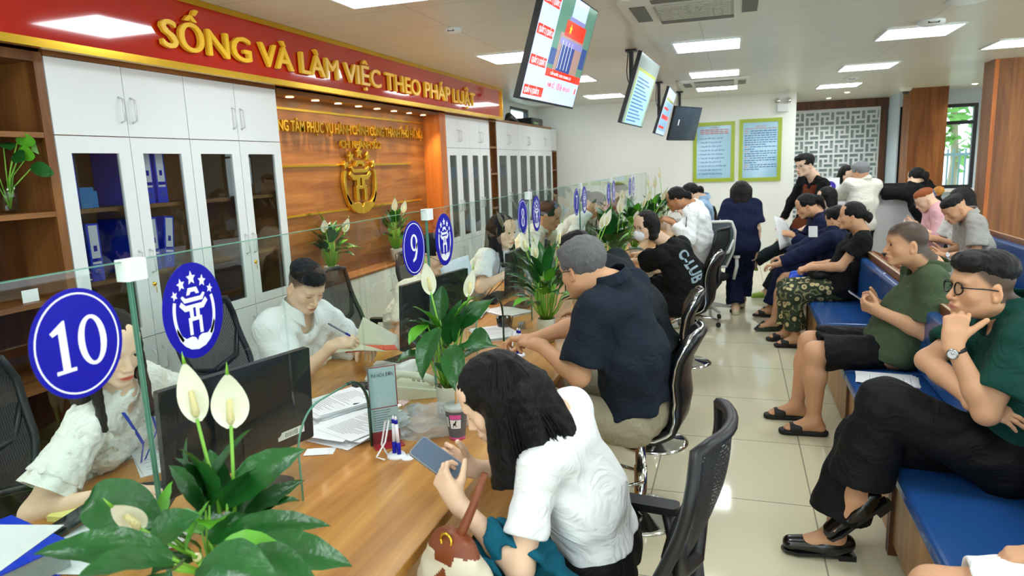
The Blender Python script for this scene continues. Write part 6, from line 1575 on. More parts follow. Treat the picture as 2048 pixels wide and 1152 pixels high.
# clothes
C_white = cloth('white_cotton', '#eef1f2'); C_offw = cloth('off_white_cotton', '#ece9dc'); C_cream = cloth('cream_cotton', '#e9e3d0'); C_navy = cloth('navy_cloth', '#141c3c'); C_navyd = cloth('deep_navy_cotton', '#18222f')
C_black = cloth('black_cotton', '#0d0e10'); C_blackp = cloth('black_trouser_cloth', '#0b0c0e', rough=.7); C_olive = cloth('olive_pique', '#4a5a40', .2, bs=700); C_green = cloth('bottle_green_pique', '#0c3f36', .2, bs=700)
C_khaki = cloth('khaki_cotton', '#a39c84'); C_char = cloth('charcoal_cloth', '#20282c'); C_pink = cloth('pink_cotton', '#e6b3b8'); C_grey = cloth('light_grey_cotton', '#a9a7a2', var=.12); C_sky = cloth('sky_blue_cotton', '#a9cbea'); C_brown = cloth('brown_knit', '#6b3219')
C_teal = cloth('teal_cloth', '#0a5b72', .1); M_lea = mat('black_polished_leather', '#0b0b0c', .18, spec=.6); M_rub = mat('black_rubber', '#141516', .6); M_lime = mat('lime_rubber', '#93b83a', .5)
def lace_mat():
    m = cloth('white_lace', '#ecebe2', .9, bs=38); return m
def floral_mat():
    m = mat('floral_print', '#2c3a26', .8); n = m.node_tree.nodes; l = m.node_tree.links; b = n['Principled BSDF']; t = n.new('ShaderNodeTexCoord')
    v = n.new('ShaderNodeTexVoronoi'); v.inputs['Scale'].default_value = 15; l.new(t.outputs['Object'], v.inputs['Vector']); r = n.new('ShaderNodeValToRGB'); e = r.color_ramp.elements
    e[0].position = 0; e[0].color = (*lin('#6f6238'), 1); e[1].position = .16; e[1].color = (*lin('#c9ba8c'), 1)
    for p_, c_ in ((.30, '#b3a878'), (.36, '#26331f'), (.6, '#2c3a26'), (.72, '#8f8a60'), (.80, '#26331f')): q = e.new(p_); q.color = (*lin(c_), 1)
    r.color_ramp.interpolation = 'CONSTANT'; l.new(v.outputs['Distance'], r.inputs[0]); l.new(r.outputs[0], b.inputs['Base Color']); return m
def scube(name, m, root, a, b, R, c, r=.003, lab=None): return MB().rbox(a, b, r, R=R, c=c).build(name, m, root, lab)
def mat3(x, y, z): return Matrix([[x[i], y[i], z[i]] for i in range(3)])
def phone_in(center, long_, nrm_, label, screen='#8fa4b8', w=.036, h=.076, glow=.5):
    l_ = V(nrm(long_)); n_ = V(nrm_); n_ = (n_-l_*n_.dot(l_)).normalized(); s_ = l_.cross(n_); R = mat3(s_, l_, n_); t = thing('smartphone', label, 'phone', tuple(center))
    MB().rbox((-w, -h, -.0045), (w, h, .0045), .010, R=R, c=center).build('body', mat('phone_case', '#8b8f96', .25), t); MB().rbox((-w+.003, -h+.003, .0046), (w-.003, h-.003, .005), .008, R=R, c=center).build('screen', mat('phone_screen_'+screen[1:], screen, .06, emit=glow), t)
    b = MB(); b.lathe([(.001, .0), (.006, 0), (.006, .002), (.001, .002)], V(center)+R @ V((w-.014, h-.014, -.007)), 12, R); b.build('camera_lens', M_blackg, t); return t
RING6 = [(.3, .35, .4, .45)]
GR = (.45, .5, .55, .6)
# ---------------- 1 woman with phone in the foreground
def lanky(H, Rh, s):
    B = Body(); P = lambda x, y, z: H+Rh@(np.array([x, y, z])*s); E = lambda x, y, z, a, b, c, k=.02, op='+': B.ell(P(x, y, z), np.array([a, b, c])*s, Rh, k*s, op)
    E(0, -.02, .036, .088, .106, .096); dn = np.array([0, 0, -1.]); bk = -Rh[:, 1]*1.; bk[2] = 0; bk = nrm(bk); rt = nrm(np.cross(Rh[:, 1], [0, 0, 1.]))
    c0 = P(0, -.03, .02)
    for x, b0, ln, r0, r1, back in ((-.068, .0, .225, .040, .034, .02), (-.050, .045, .21, .054, .044, .07), (0, .08, .20, .062, .058, .11), (.045, .05, .19, .054, .046, .07), (.068, 0, .19, .038, .030, .02), (-.074, -.02, .245, .018, .011, .005)):
        st = c0+rt*x*1.08*s+bk*b0*s; en = st+dn*ln*s+bk*back*s+rt*x*.25*s; B.cone(st, en, r0*s, r1*s, k=.022*s)
    E(0, .125, -.045, .095, .098, .11, .012, '-')
    B.half(c0+dn*.262*s, nrm(dn+bk*-.22), '&', .01)
    return B
Fp = (-1., .05)
def h1(i):
    H, Rh = i['H'], i['Rh']; dn = np.array([0, 0, -1.]); bk = -Rh[:, 1].copy(); bk[2] = 0; bk = nrm(bk); rt = nrm(np.cross(Rh[:, 1], [0, 0, 1.])); b = MB(); rnd = random.Random(5); c0 = H+Rh@np.array([0, -.03, .03])
    for k in range(420):
        a = rnd.uniform(-1.75, 1.75)   # angle round the head, 0 = back
        d = bk*cos(a)+rt*sin(a)*-1; rr = .087+.012*rnd.random(); top_ = c0+d*rr*.55+np.array([0, 0, .082]); mid = c0+d*rr*1.08; m2 = mid+dn*.13+bk*.03*rnd.random(); e = mid+dn*(.24-.07*max(0, cos(a))+rnd.uniform(-.025, .03))+bk*(.02+.09*max(0, cos(a)))+d*.006; m2 = (mid+e)/2+d*.008
        if sin(a) > .9 and cos(a) < .1 and rnd.random() < .4: continue
        q = rt*rnd.uniform(-.006, .006); b.tube([V(top_), V((top_+mid)/2+d*.022), V(mid+q), V(m2+q*1.5), V(e+q*2)], [.0008, .0026, .0032, .0028, .0004], 4, cap=False)
    b.build('hair_strands', M_hair, i['root'])
    # shoulder strap
    P = i['P']; nk = i['nk']; Fv, Rt, T = i['Fv'], i['Rt'], i['T']
    pts = [nk+Fv*.0-Rt*.03+T*.03, nk+Fv*.060-Rt*.045-T*.03, P(.78, .118, -.03), P(.62, .142, -.02), P(.40, .135, .03), P(.18, .16, .07)]
    MB().tube([V(p) for p in pts], .0055, 8).build('bag_strap', mat('tan_leather', '#8a4a26', .45), i['root'])
    pts = [nk+Fv*.085-Rt*.01-T*.02, P(.72, .158, .02), P(.60, .172, .015), P(.46, .16, .02), P(.3, .15, .03)]
    MB().tube([V(p) for p in pts], .0018, 6).build('cord', mat('lilac_cord', '#8f86b8', .6), i['root'])
i1 = person('woman in a white tee with shoulder-length black hair looking down at her phone', (-.36, 1.88, .60), A(1102, 842, Y=1.80), A(990, 797, Y=1.72), (-1, -.26, -.58), Fp, s=.95, sex='f', skin='pale', hair=lanky, hs=1.0,
    armL=(A(918, 1008, Y=1.60), (.45, -.25, -1), (-.62, .25, .75), (-.1, .9, .35), (.55, .62, .7, .78), (.8, .3)), armR=(A(945, 935, Y=1.80), (.25, .55, -.6), (-.75, -.35, .55), (-.15, -.8, .6), (.55, .65, .7, .75), (.75, .4)),
    legL=((-.66, 1.80, .12), (-1, 0, .6), (-1, 0, 0)), legR=((-.64, 2.0, .12), (-1, 0, .6), (-1, 0, 0)), top=dict(m=C_white, sleeve=.66, hem=.10, g=.008, fold=(.13, .0050), flare=.016, res=.006, neck=-.002, vee=.01), bottom=dict(m=C_blackp, len=1.9), shoes=dict(type='flat', m=M_black),
    res=.006, hres=.0026, fat=.12, gaze='down', bust=1.0, hold=h1, lips='#c9302c', neckr=.05, shw=1.02)
phone_in(A(874, 920, Y=1.67), (-.86, .06, .50), (.45, -.55, .80), 'grey smartphone held in both hands by the woman in the white tee', '#56677a', glow=.15)
# bag and teal jacket over her lap
t = thing('handbag', 'brown and cream leather handbag hanging by the desk edge beside the teal jacket', 'bag', (-.72, 1.28, .42)); Mb, Mc = mat('brown_leather', '#7d3d1d', .42, bump=.1), mat('cream_leather', '#d8cfb8', .45)
c_ = A(908, 1120, Y=1.45); R = frame((-.35, -1, .1), (0, 0, 1)); B = Body().ell(c_+np.array([0, 0, -.08]), (.125, .055, .13), R).ell(c_+np.array([0, 0, .01]), (.085, .040, .075), R); v, q = B.mesh(.006, fold(.09, .003))
def bagmi(V_, Q_):
    Lc = (V_[Q_].mean(1)-c_)@R; x, z = Lc[:, 0], Lc[:, 2]; d1 = np.abs(x)+np.abs(z+.10)*.75 < .075; d2 = (np.abs(x)*.8 < (.03-z)*.9-.0)*0; return np.where(d1 | (z > .005+.0*np.abs(x)) & (np.abs(x) < .03+.0*z) | (z > .03), 0, 1)
npmesh('body', v, q, [Mb, Mc], t, mi=bagmi)
b = MB().tube([V(c_+np.array([.01, 0, .04])), V(c_+np.array([.03, 0, .09])), V(c_+np.array([.05, .02, .14])), V(c_+np.array([.075, .05, .22]))], [.014, .013, .011, .008], 8); b.build('strap', Mb, t)
ring_ = [V(c_+R@np.array([.018*cos(a), .03, .062+.018*sin(a)])) for a in [i*pi/6 for i in range(13)]]; MB().tube(ring_, .0035, 6).build('buckle', M_gold, t)
B = Body(); fa, fb = i1['arms']['L'][0], i1['arms']['L'][1]; m0 = fa+(fb-fa)*.42; m1 = fa+(fb-fa)*.10; dn_ = np.array([0, 0, -1.])
B.cone(m0, m1+np.array([.03, .03, 0]), .056, .060, k=.03).cone(m0+dn_*.03, m0+dn_*.26+np.array([-.02, .0, 0]), .052, .075, k=.04).cone(m1+np.array([.0, .05, -.04]), m1+np.array([.02, .06, -.28]), .06, .085, k=.04).cone(m1+np.array([.05, .06, -.02]), m1+np.array([.16, .07, -.14]), .045, .06, k=.04)
B.cone(fa-(fb-fa)*.4, fb, .048, .040, k=.010, op='-'); B.ell(fa, (.062, .062, .062), None, .01, '-')
v, q = B.mesh(.006, fold(.10, .009)); one(npmesh('folded_jacket', v, q, C_teal), 'teal jacket draped over the forearm of the woman in the white tee', 'jacket')
# ---------------- 2 grey-haired man
M_gh = hair_mat('grey_hair', '#6f7072', .5)
GL = (mat('dark_frame', '#1a1a1c', .25), (.024, .019), .0022)
person('grey-haired man in a navy shirt and khaki shorts seated on the nearest stool', (-.40, 3.04, .60), A(1222, 572, Y=3.0), A(1163, 538, Y=3.0), (-.86, .50, -.28), (-.92, .38), s=1.06, skin='mid', hair='grey', hairm=M_gh,
    armL=(A(1082, 692, Y=2.93), (.3, -.4, -1), (-.85, .3, .05), (0, .2, -1), GR), armR=(A(1066, 678, Y=3.1), (.2, .6, -1), (-.85, -.3, .05), (0, -.2, -1), GR),
    legL=((-.66, 3.0, .27), (-1, -.1, .5), (-1, 0, -.1)), legR=((-.64, 3.2, .27), (-1, .2, .5), (-1, 0, -.1)), top=dict(m=C_navyd, sleeve=.80, hem=.09, g=.020, fold=(.2, .006), collar=True, flare=.022, res=.007), bottom=dict(m=C_khaki, len=.92, wide=.02), shoes=dict(type='slide', m=M_rub),
    res=.007, hres=.0032, fat=.3, hunch=.05, glasses=GL, gaze='open')
# ---------------- 3 hidden man in charcoal
person('man in a charcoal jacket bent forward on the second stool behind the grey-haired man', (-.42, 4.10, .60), A(1205, 532, Y=4.05), A(1152, 505, Y=4.0), (-.9, .3, -.4), (-.95, .2), s=1.0, hair='short', armL=((-.90, 3.98, .80), (.3, -.4, -1), (-1, .2, 0), (0, 0, -1)), armR=((-.92, 4.25, .80), (.3, .6, -1), (-1, -.2, 0), (0, 0, -1)),
    legL=((-.66, 4.0, .27), (-1, 0, .5), (-1, 0, 0)), legR=((-.64, 4.2, .27), (-1, 0, .5), (-1, 0, 0)), top=dict(m=C_char, sleeve=1.85, g=.03, fold=(.2, .008)), bottom=dict(m=C_blackp), shoes=dict(type='flat', m=M_black), hunch=.06, res=.01, hres=.006)
# ---------------- 4 woman in the printed black tee
def h4(i):
    P, T, Fv, Rt = i['P'], i['T'], i['Fv'], i['Rt']
    vs, fs = text_mesh('C-LUB', .1, .001, (0, 0, 0), (1, 0, 0), (0, 1, 0), width=.38, height=.16, offset=.03); pts = np.array(vs); sh_ = [o for o in i['root'].children if o.name.startswith('shirt')][0]
    from mathutils.bvhtree import BVHTree
    me = sh_.data; bv = BVHTree.FromPolygons([v.co.copy() for v in me.vertices], [tuple(p.vertices) for p in me.polygons]); out = []
    for x, y, z in pts:
        w = P(.93-x*1.0/ .6*.75, -.5, -.055+.0)+Rt*(y*1.0-.03)*-1*-1; o = P(.90-x/.46*.72, -.45, 0)+Rt*(y-.105)
        hit = bv.ray_cast(V(o), V(Fv)); out.append(tuple((hit[0] if hit[0] else V(P(.5, -.12, 0)))-V(Fv)*.003))
    MB().add(out, fs).build('tee_print', mat('pale_blue_print', '#c8e0ee', .5), i['root'])
    H, Rh = i['H'], i['Rh']; B = Body().ell(H+Rh@np.array([0, .070, -.062]), (.056, .042, .046), Rh).ell(H+Rh@np.array([0, .102, -.045]), (.014, .014, .024), Rh, .02); B.ell(H+Rh@np.array([0, .035, -.06]), (.06, .05, .06), Rh, .004, '-'); v, q = B.mesh(.004); npmesh('face_mask', v, q, mat('white_mask', '#eef1f6', .7), i['root'])
    b = MB()
    for x in (-1, 1): b.tube([V(H+Rh@np.array([x*.045, .085, -.05])), V(H+Rh@np.array([x*.070, .04, -.03])), V(H+Rh@np.array([x*.078, -.02, -.01]))], .0015, 6)
    b.build('mask_loops', MATS['white_mask'], i['root'])
person('woman in a black tee printed C-LUB, white mask and glasses, seated at the desk', (-.36, 5.78, .60), A(1338, 492, Y=5.75), A(1290, 452, Y=5.68), (-.66, -.75, -.12), (-.85, .42), s=1.0, sex='f', skin='pale', hair='bob', hairm=M_hairb, neckr=.046,
    armL=(A(1237, 528, Z=.80), (.2, -.5, -1), (-1, .1, 0), (0, 0, -1), GR), armR=(A(1225, 522, Z=.80), (.3, .5, -1), (-1, .1, 0), (0, 0, -1), GR), legL=((-.62, 5.7, .1), (-1, -.1, .5), (-1, 0, 0)), legR=((-.6, 5.9, .1), (-1, .1, .5), (-1, 0, 0)),
    top=dict(m=C_black, sleeve=.8, hem=-.1, g=.028, flare=.03, fold=(.16, .006)), bottom=dict(m=C_blackp), shoes=dict(type='flat', m=M_black), res=.009, hres=.0045, fat=.4, hunch=.06, glasses=(mat('thin_gold_frame', '#6b5a42', .3, .6), (.025, .022), .0014), hold=h4)
# ---------------- 5 striped sweatshirt, 6 pale blue polo
def stripes(P, Rt, Fv, T, L, s):
    def fn(V_):
        c = np.tile(np.array(lin('#ecebe6')), (len(V_), 1)); return c
    return fn
def h5(i):
    el, w = i['arms']['L'][:2]; sh_ = i['sh']['L']; d = nrm(el-sh_); out = nrm(np.cross(d, i['Fv'])); 
    if out[1] > 0: out = -out
    side = nrm(np.cross(d, out)); b = MB()
    for k in (-1, 0, 1):
        pts = [V(sh_-d*.03+out*.045+side*k*.019+np.array([0, 0, .03])), V(sh_+d*.05+out*.072+side*k*.019), V(sh_+(el-sh_)*.5+out*.068+side*k*.019), V(el+out*.062+side*k*.019)]; b.tube(pts, .0055, 6, flat=tuple(side))
    b.build('sleeve_stripes', M_black, i['root'])
person('woman in a white sweatshirt with three black shoulder stripes, seated at the desk', (-.38, 7.3, .60), A(1388, 412, Y=7.25), A(1352, 398, Y=7.2), (-1, .1, -.35), (-.98, .15), s=.98, sex='f', skin='tan', hair='bun', armL=(A(1345, 445, Y=7.05), (.3, -.5, -1), (-.9, .1, .3), (0, .5, -1), GR), armR=(A(1343, 440, Y=7.3), (.3, .5, -1), (-.9, .1, .3), (0, 0, -1), GR),
    legL=((-.62, 7.2, .1), (-1, 0, .5), (-1, 0, 0)), legR=((-.6, 7.4, .1), (-1, 0, .5), (-1, 0, 0)), top=dict(m=C_white, sleeve=1.8, hem=-.1, g=.03, fold=(.15, .007)), bottom=dict(m=C_blackp), shoes=dict(type='flat', m=M_white), res=.010, hres=.0055, hunch=.07, glasses=(M_black, (.023, .018), .0016), hold=h5)
person('woman in a pale blue polo with bunned hair near the far end of the desk', (-.34, 8.45, .60), A(1404, 400, Y=8.4), A(1380, 388, Y=8.35), (-1, -.15, -.45), (-1, .0), s=1.02, sex='f', skin='pale', hair='bun', armL=(A(1372, 432, Y=8.25), (.3, -.4, -1), (-.6, 0, .7), (-.5, .5, 0), GR), armR=(A(1368, 412, Y=8.5), (.3, .5, -1), (-.6, 0, .7), (.5, 0, .6), GR),
    legL=((-.6, 8.35, .1), (-1, 0, .5), (-1, 0, 0)), legR=((-.6, 8.55, .1), (-1, 0, .5), (-1, 0, 0)), top=dict(m=C_sky, sleeve=.75, hem=.0, g=.02, collar=True), bottom=dict(m=C_navy), shoes=dict(type='flat', m=M_black), res=.010, hres=.0055)
# ---------------- 7 walking woman
def h7(i):
    w = i['arms']['L'][1]; t = thing('paper_sheets', 'white papers held against the side of the walking woman in navy', 'papers', tuple(w)); c_ = A(1447, 470, Y=7.8); R = yaw_m(.35); b = MB(); b.grid(lambda u, v: V(c_)+V((-.02+.05*sin(v*2.2)-.02, (u-.5)*.21, (.5-v)*.34)), 4, 10); b.build('sheet', M_paper, t, solid=.002)
person('woman in a navy top and trousers walking away down the aisle, papers under her arm', (.07, 7.95, .80), A(1483, 403, Y=7.98), A(1482, 388, Y=8.02), (.02, 1, -.2), (0, 1), s=.95, sex='f', skin='pale', hair='bob', hairm=M_hairb, armL=(A(1447, 498, Y=7.95), (-.6, -.8, 0), (0, .2, -1), (1, 0, 0), (.4, .4, .4, .4)), armR=(A(1512, 500, Y=8.0), (.5, -.8, 0), (0, .2, -1), (-1, 0, 0), (.4, .4, .4, .4)),
    legL=((.03, 7.98, .085), (0, 1, 0), (0, 1, 0)), legR=((.10, 8.22, .13), (0, 1, 0), (0, 1, -.3), (0, .3, 1)), top=dict(m=C_navy, sleeve=.72, hem=-.06, g=.03, fold=(.18, .006), flare=.02), bottom=dict(m=C_navy, g=.03, wide=.03), shoes=dict(type='flat', m=mat('cream_canvas', '#d9cfb0', .7)), res=.009, hres=.006, fat=.3, hold=h7, hunch=.02, neckr=.048, hs=1.12, shw=.86)
# ---------------- 8 standing man in a black jacket
def h8(i):
    P, T, Fv, Rt = i['P'], i['T'], i['Fv'], i['Rt']; B = Body()
    for u0, u1, r0, r1 in ((.0, .45, .125, .128), (.45, .86, .130, .108)): B.cone(P(u0, -.015), P(u1, -.012), r0, r1, k=.06, w=Rt, ws=1.45)
    for k in 'RL':
        el, w = i['arms'][k][:2]; B.cone(i['nk']-T*.01, i['sh'][k], .06, .066, k=.04); B.cone(i['sh'][k], el, .072, .060, k=.03); B.cone(el, el+(w-el)*.9, .058, .046, k=.03, cut=[(el+(w-el)*.88, nrm(w-el))])
    B.cone(P(-.1, .20), P(1.02, .16), .145, .095, k=.01, op='-'); B.half(P(-.14), -T); B.cone(i['nk']+Fv*.03, i['H'], .062, .09, k=.01, op='-'); v, q = B.mesh(.009, fold(.14, .006)); npmesh('jacket', v, q, C_black, i['root'])
person('man in a black jacket over a brown shirt and thin glasses standing by the aisle', (.86, 9.34, .86), A(1628, 357, Y=9.3), A(1609, 330, Y=9.24), (-.78, -.62, -.14), (-.75, -.55), s=1.06, hs=1.12, skin='pale', hair='short', armL=((.86, 9.05, .86), (.6, .2, -.4), (0, 0, -1), (-1, 0, 0)), armR=((.56, 9.5, .86), (-.2, .9, 0), (0, 0, -1), (0, -1, 0)),
    legL=((.9, 9.24, .09), (-1, 0, 0), (-.8, -.5, 0)), legR=((.78, 9.52, .09), (-1, 0, 0), (-.8, -.5, 0)), top=dict(m=C_brown, sleeve=.3, hem=-.05, g=.006, fold=(.15, .002)), bottom=dict(m=C_blackp), shoes=dict(type='loafer', m=M_lea), res=.009, hres=.0045, glasses=(mat('thin_steel_frame', '#54504c', .3, .8), (.024, .018), .0013), hold=h8)
# ---------------- seated rows on the right
def watch(i, k, strap, face, off=-.02, r=.031):
    el, w, d, n = i['arms'][k][:4]; ax = nrm(w-el); c_ = w+ax*off; o1 = nrm(np.cross(ax, [0.1, .2, 1])); o2 = np.cross(ax, o1); fx = nrm(np.array(face)-ax*(np.array(face)@ax)); fy = np.cross(ax, fx)
    b = MB(); b.tube([V(c_+(fx*cos(a)+fy*sin(a))*r) for a in [j*2*pi/20 for j in range(21)]], .010, 6, cap=False, flat=tuple(ax)); wt = b.build('watch_strap', strap, i['root'])
    R = mat3(V(ax), V(fy), V(fx)); MB().lathe([(.001, 0), (.020, 0), (.020, .007), (.017, .009), (.001, .009)], V(c_+fx*(r-.001)), 24, R).build('watch_case', M_steel, wt); b = MB().lathe([(.001, .0093), (.016, .0093)][::-1], V(c_+fx*(r-.001)), 24, R)
    b.m(1)
    for j in range(12): a = j*pi/6; b.box((.0135, -.0006, .0094), (.0155, .0006, .0098), R @ yaw_m(a), V(c_+fx*(r-.001)))
    b.box((-.0008, -.0008, .0094), (.0008, .011, .0099), R, V(c_+fx*(r-.001))).box((-.0008, -.0008, .0094), (.008, .0008, .0099), R, V(c_+fx*(r-.001))); b.build('watch_face', [mat('watch_white', '#e9ecee', .3), M_black], wt)
def h_green(i):
    watch(i, 'L', mat('watch_strap_black', '#111214', .5), (-.7, -.8, .1))
    P = i['P']; b = MB(); c_ = P(.62, .128, -.065); b.ball(V(c_), .006, 8, 6, (1, .5, 1)); b.build('chest_logo', M_paper, i['root'])
    b = MB()
    for z in (.80, .74): b.ball(V(P(z, .112 if z > .77 else .122, 0)), .005, 8, 6)
    b.build('buttons', C_green, i['root'])
g0 = (1.0, 2.98, .57)
ig = person('man in a dark green polo and black glasses, legs crossed, chin on his hand', g0, A(2012, 628, Y=3.0), A(1962, 573, Y=2.97), (-1, -.24, .05), (-1, -.02), s=1.07, hs=1.06, skin='mid', hair='side',
    armL=(A(1908, 692, Y=2.80), (-.45, -.2, -1), (.15, .30, 1), (.35, .9, .15), (.75, .8, .85, .9), (.2, .0), (.75, .1, .6)), armR=(A(1948, 806, Y=2.84), (-1, .45, -.1), (.85, -.28, -.22), (.1, .6, -1), (.12, .15, .15, .2), (.2, .1)),
    legL=((.50, 2.98, .33), (-.4, 0, 1), (-.72, .0, -.69), (-.69, 0, .72)), legR=((.44, 3.05, .11), (-1, .1, .6), (-1, -.05, 0)), top=dict(m=C_green, sleeve=.72, hem=.0, g=.018, fold=(.16, .0055), collar=True, ch=.042, res=.006, flare=.020), bottom=dict(m=C_blackp, len=1.78, g=.03, wide=.05, fold=(.18, .006)), shoes=dict(type='loafer', m=M_lea),
    res=.006, hres=.0024, glasses=(mat('black_acetate', '#0c0d10', .12), (.0265, .0215), .0030), hold=h_green, buzz=('#2c231d', 0), look=(-.1, .1), jaw=1.03, hunch=.04)
def h_ol(i): pass
io = person('shaven-headed man in an olive polo and black shorts holding a phone on the blue bench', (.95, 4.62, .57), A(1856, 536, Y=4.62), A(1812, 487, Y=4.58), (-1, -.10, -.02), (-1, .0), s=1.07, hs=1.12, skin='mid', hair=None, buzz=('#2a2622', 0),
    armL=(A(1764, 626, Y=4.46), (.5, -.35, -1), (-.85, .25, .35), (.1, .75, .65), (.6, .65, .7, .7), (.7, .5)), armR=(A(1760, 612, Y=4.66), (.5, .4, -1), (-.85, -.25, .35), (.1, -.75, .65), (.6, .65, .7, .7), (.7, .5)),
    legL=((.50, 4.48, .10), (-1, -.15, .6), (-1, -.05, 0)), legR=((.42, 4.74, .10), (-1, .12, .6), (-1, -.05, 0)), top=dict(m=C_olive, sleeve=.80, hem=-.08, g=.020, fold=(.15, .005), collar=True, ch=.036, res=.007, flare=.016), bottom=dict(m=C_blackp, len=.92, g=.012, wide=.03), shoes=dict(type='slide', m=M_rub),
    res=.0065, hres=.003, fat=1.0, neckr=.062)
phone_in(A(1720, 597, Y=4.56), (-.8, 0, .55), (.5, 0, .8), 'phone held by the man in the olive polo', '#1a2230', glow=.05)
fl_ = floral_mat()
def h_fl(i):
    H, Rh = i['H'], i['Rh']; b = MB(); c_ = H+Rh@np.array([0, -.115, .02])
    for k in range(7): a = k*.9; b.tube([V(c_), V(c_+Rh@np.array([.045*cos(a), -.02, .045*sin(a)]))], [.006, .002], 6)
    b.build('hair_clip', mat('tortoise_clip', '#5a3a2a', .3), i['root'])
person('woman in a black tee and floral trousers seated on the bench, hands clasped', (.92, 6.72, .57), A(1722, 468, Y=6.74), A(1703, 432, Y=6.72), (-1, .16, .03), (-1, .0), s=1.0, hs=1.04, sex='f', skin='mid', hair='bun', armL=(A(1622, 535, Y=6.62), (.4, -.4, -1), (-.9, .2, -.3), (0, .5, -1), GR), armR=(A(1626, 530, Y=6.76), (.4, .5, -1), (-.9, -.2, -.3), (0, -.3, -1), GR),
    legL=((.56, 6.62, .10), (-1, -.1, .5), (-1, -.1, 0)), legR=((.50, 6.84, .10), (-1, .1, .5), (-1, -.1, 0)), top=dict(m=C_black, sleeve=.55, hem=-.05, g=.022, neck=.03), bottom=dict(m=fl_, len=1.82, g=.03, wide=.02, fold=(.16, .008)), shoes=dict(type='slide', m=M_rub), res=.009, hres=.005, fat=.7, hold=h_fl, gaze='open', bust=1.1)
t = thing('waist_bag', 'small black bag in the lap of the woman in floral trousers', 'bag', (.62, 6.65, .68)); c_ = A(1640, 548, Y=6.66); v, q = Body().ell(c_, (.10, .08, .055), None).mesh(.009, fold(.08, .004)); npmesh('body', v, q, M_rub, t); MB().tube([V(c_+np.array([.05, -.07, .03])), V(c_+np.array([0, -.08, .05])), V(c_+np.array([-.05, -.07, .03]))], .004, 6).build('zip', M_steel, t)
person('man in a navy jacket bent forward beside the woman in floral trousers, bare legs', (.92, 7.42, .57), A(1668, 462, Y=7.35), A(1672, 438, Y=7.35), (-.75, .75, -.35), (-.98, .2), s=1.0, skin='mid', hair='short', armL=((.42, 7.25, .68), (.3, -.4, -1), (-1, .1, -.2), (0, 0, -1)), armR=((.42, 7.5, .68), (.3, .4, -1), (-1, 0, -.2), (0, 0, -1)),
    legL=((.40, 7.24, .10), (-1, -.1, .5), (-1, -.2, 0)), legR=((.45, 7.42, .10), (-1, .1, .5), (-1, -.2, 0)), top=dict(m=C_navy, sleeve=1.85, hem=-.05, g=.035, fold=(.16, .008), collar=True, neck=.01), bottom=dict(m=C_navy, len=.75), shoes=dict(type='flat', m=mat('dark_green_flat', '#26352c', .5)), res=.01, hres=.006)
o = MB().grid(lambda u, v: V(A(1617+18*u, 452+22*v, Y=7.16))+V((0, -.004-.01*sin(u*3), 0)), 4, 5).build('jacket_crest', M_paper); one(o, 'white crest patch on the sleeve of the bent man in navy', 'patch')
# blue carrier bag
c_ = A(1592, 572, Y=7.0); c_[2] = max(c_[2], .3); B = Body().cone(c_+np.array([0, 0, .10]), c_+np.array([.0, 0, -.10]), .05, .085, w=(1, 0, 0), ws=1.25).cone(c_+np.array([.02, 0, .10]), c_+np.array([.06, .02, .17]), .04, .015); v, q = B.mesh(.008, fold(.07, .012)); one(npmesh('carrier_bag', v, q, mat('blue_plastic_bag', '#1a53e0', .25)), 'bright blue plastic carrier bag hanging before the floral trousers', 'bag')
person('woman in a navy jacket with tied-back hair reading a sheet on the far bench', (.95, 8.02, .57), A(1638, 432, Y=7.95), A(1612, 412, Y=7.9), (-1, .0, -.42), (-1, .0), s=1.0, hs=1.05, sex='f', skin='mid', hair='pony', armL=(A(1583, 470, Y=7.8), (.3, -.4, -1), (-1, .1, .2), (0, .6, -.4), GR), armR=(A(1580, 466, Y=8.0), (.3, .4, -1), (-1, -.1, .2), (0, -.6, -.4), GR),
    legL=((.40, 7.88, .10), (-1, 0, .5), (-1, -.1, 0)), legR=((.46, 8.08, .10), (-1, 0, .5), (-1, -.1, 0)), top=dict(m=C_navy, sleeve=1.8, hem=-.1, g=.035, fold=(.15, .007)), bottom=dict(m=C_navy, g=.03, wide=.03), shoes=dict(type='slide', m=M_rub), res=.01, hres=.0055)
t = MB(); c0, c1, c2, c3 = A(1548, 432, Y=7.75), A(1575, 448, Y=7.95), A(1560, 500, Y=7.7), A(1592, 492, Y=7.95); t.grid(lambda u, v: V((c0*(1-u)+c1*u)*(1-v)+(c2*(1-u)+c3*u)*v)+V((0, 0, .02*sin(u*3))), 5, 6); one(t.build('paper_sheets', M_paper, solid=.002), 'white sheet held up by the woman in the navy jacket on the far bench', 'papers')
o = MB().box((0, 0, 0), (.09, .004, .12), yaw_m(.1), A(1594, 525, Y=7.6)).m(1).box((.02, -.002, .03), (.07, 0, .09), yaw_m(.1), A(1594, 525, Y=7.6)).build('card_packet', [mat('pale_yellow_card', '#e8dda0', .5), mat('brown_print', '#54432a', .5)]); one(o, 'small yellow printed packet hanging at the knee of the woman in navy', 'packet')
person('person in a light blue shirt with lime clogs, one leg crossed, on the far bench', (.95, 8.70, .57), A(1662, 428, Y=8.68), A(1652, 395, Y=8.68), (-1, -.1, -.2), (-1, .0), s=.97, sex='f', skin='pale', hair='bob', armL=((.55, 8.6, .72), (.3, -.4, -1), (-1, 0, 0), (0, 0, -1)), armR=((.55, 8.95, .72), (.3, .4, -1), (-1, 0, 0), (0, 0, -1)),
    legL=((.22, 8.62, .50), (-.2, 0, 1), (-.9, -.2, .25), (.25, 0, 1)), legR=((.40, 8.92, .10), (-1, 0, .5), (-1, -.1, 0)), top=dict(m=C_sky, sleeve=.7, g=.02), bottom=dict(m=C_char, wide=.02), shoes=dict(type='clog', m=M_lime), res=.011, hres=.007)
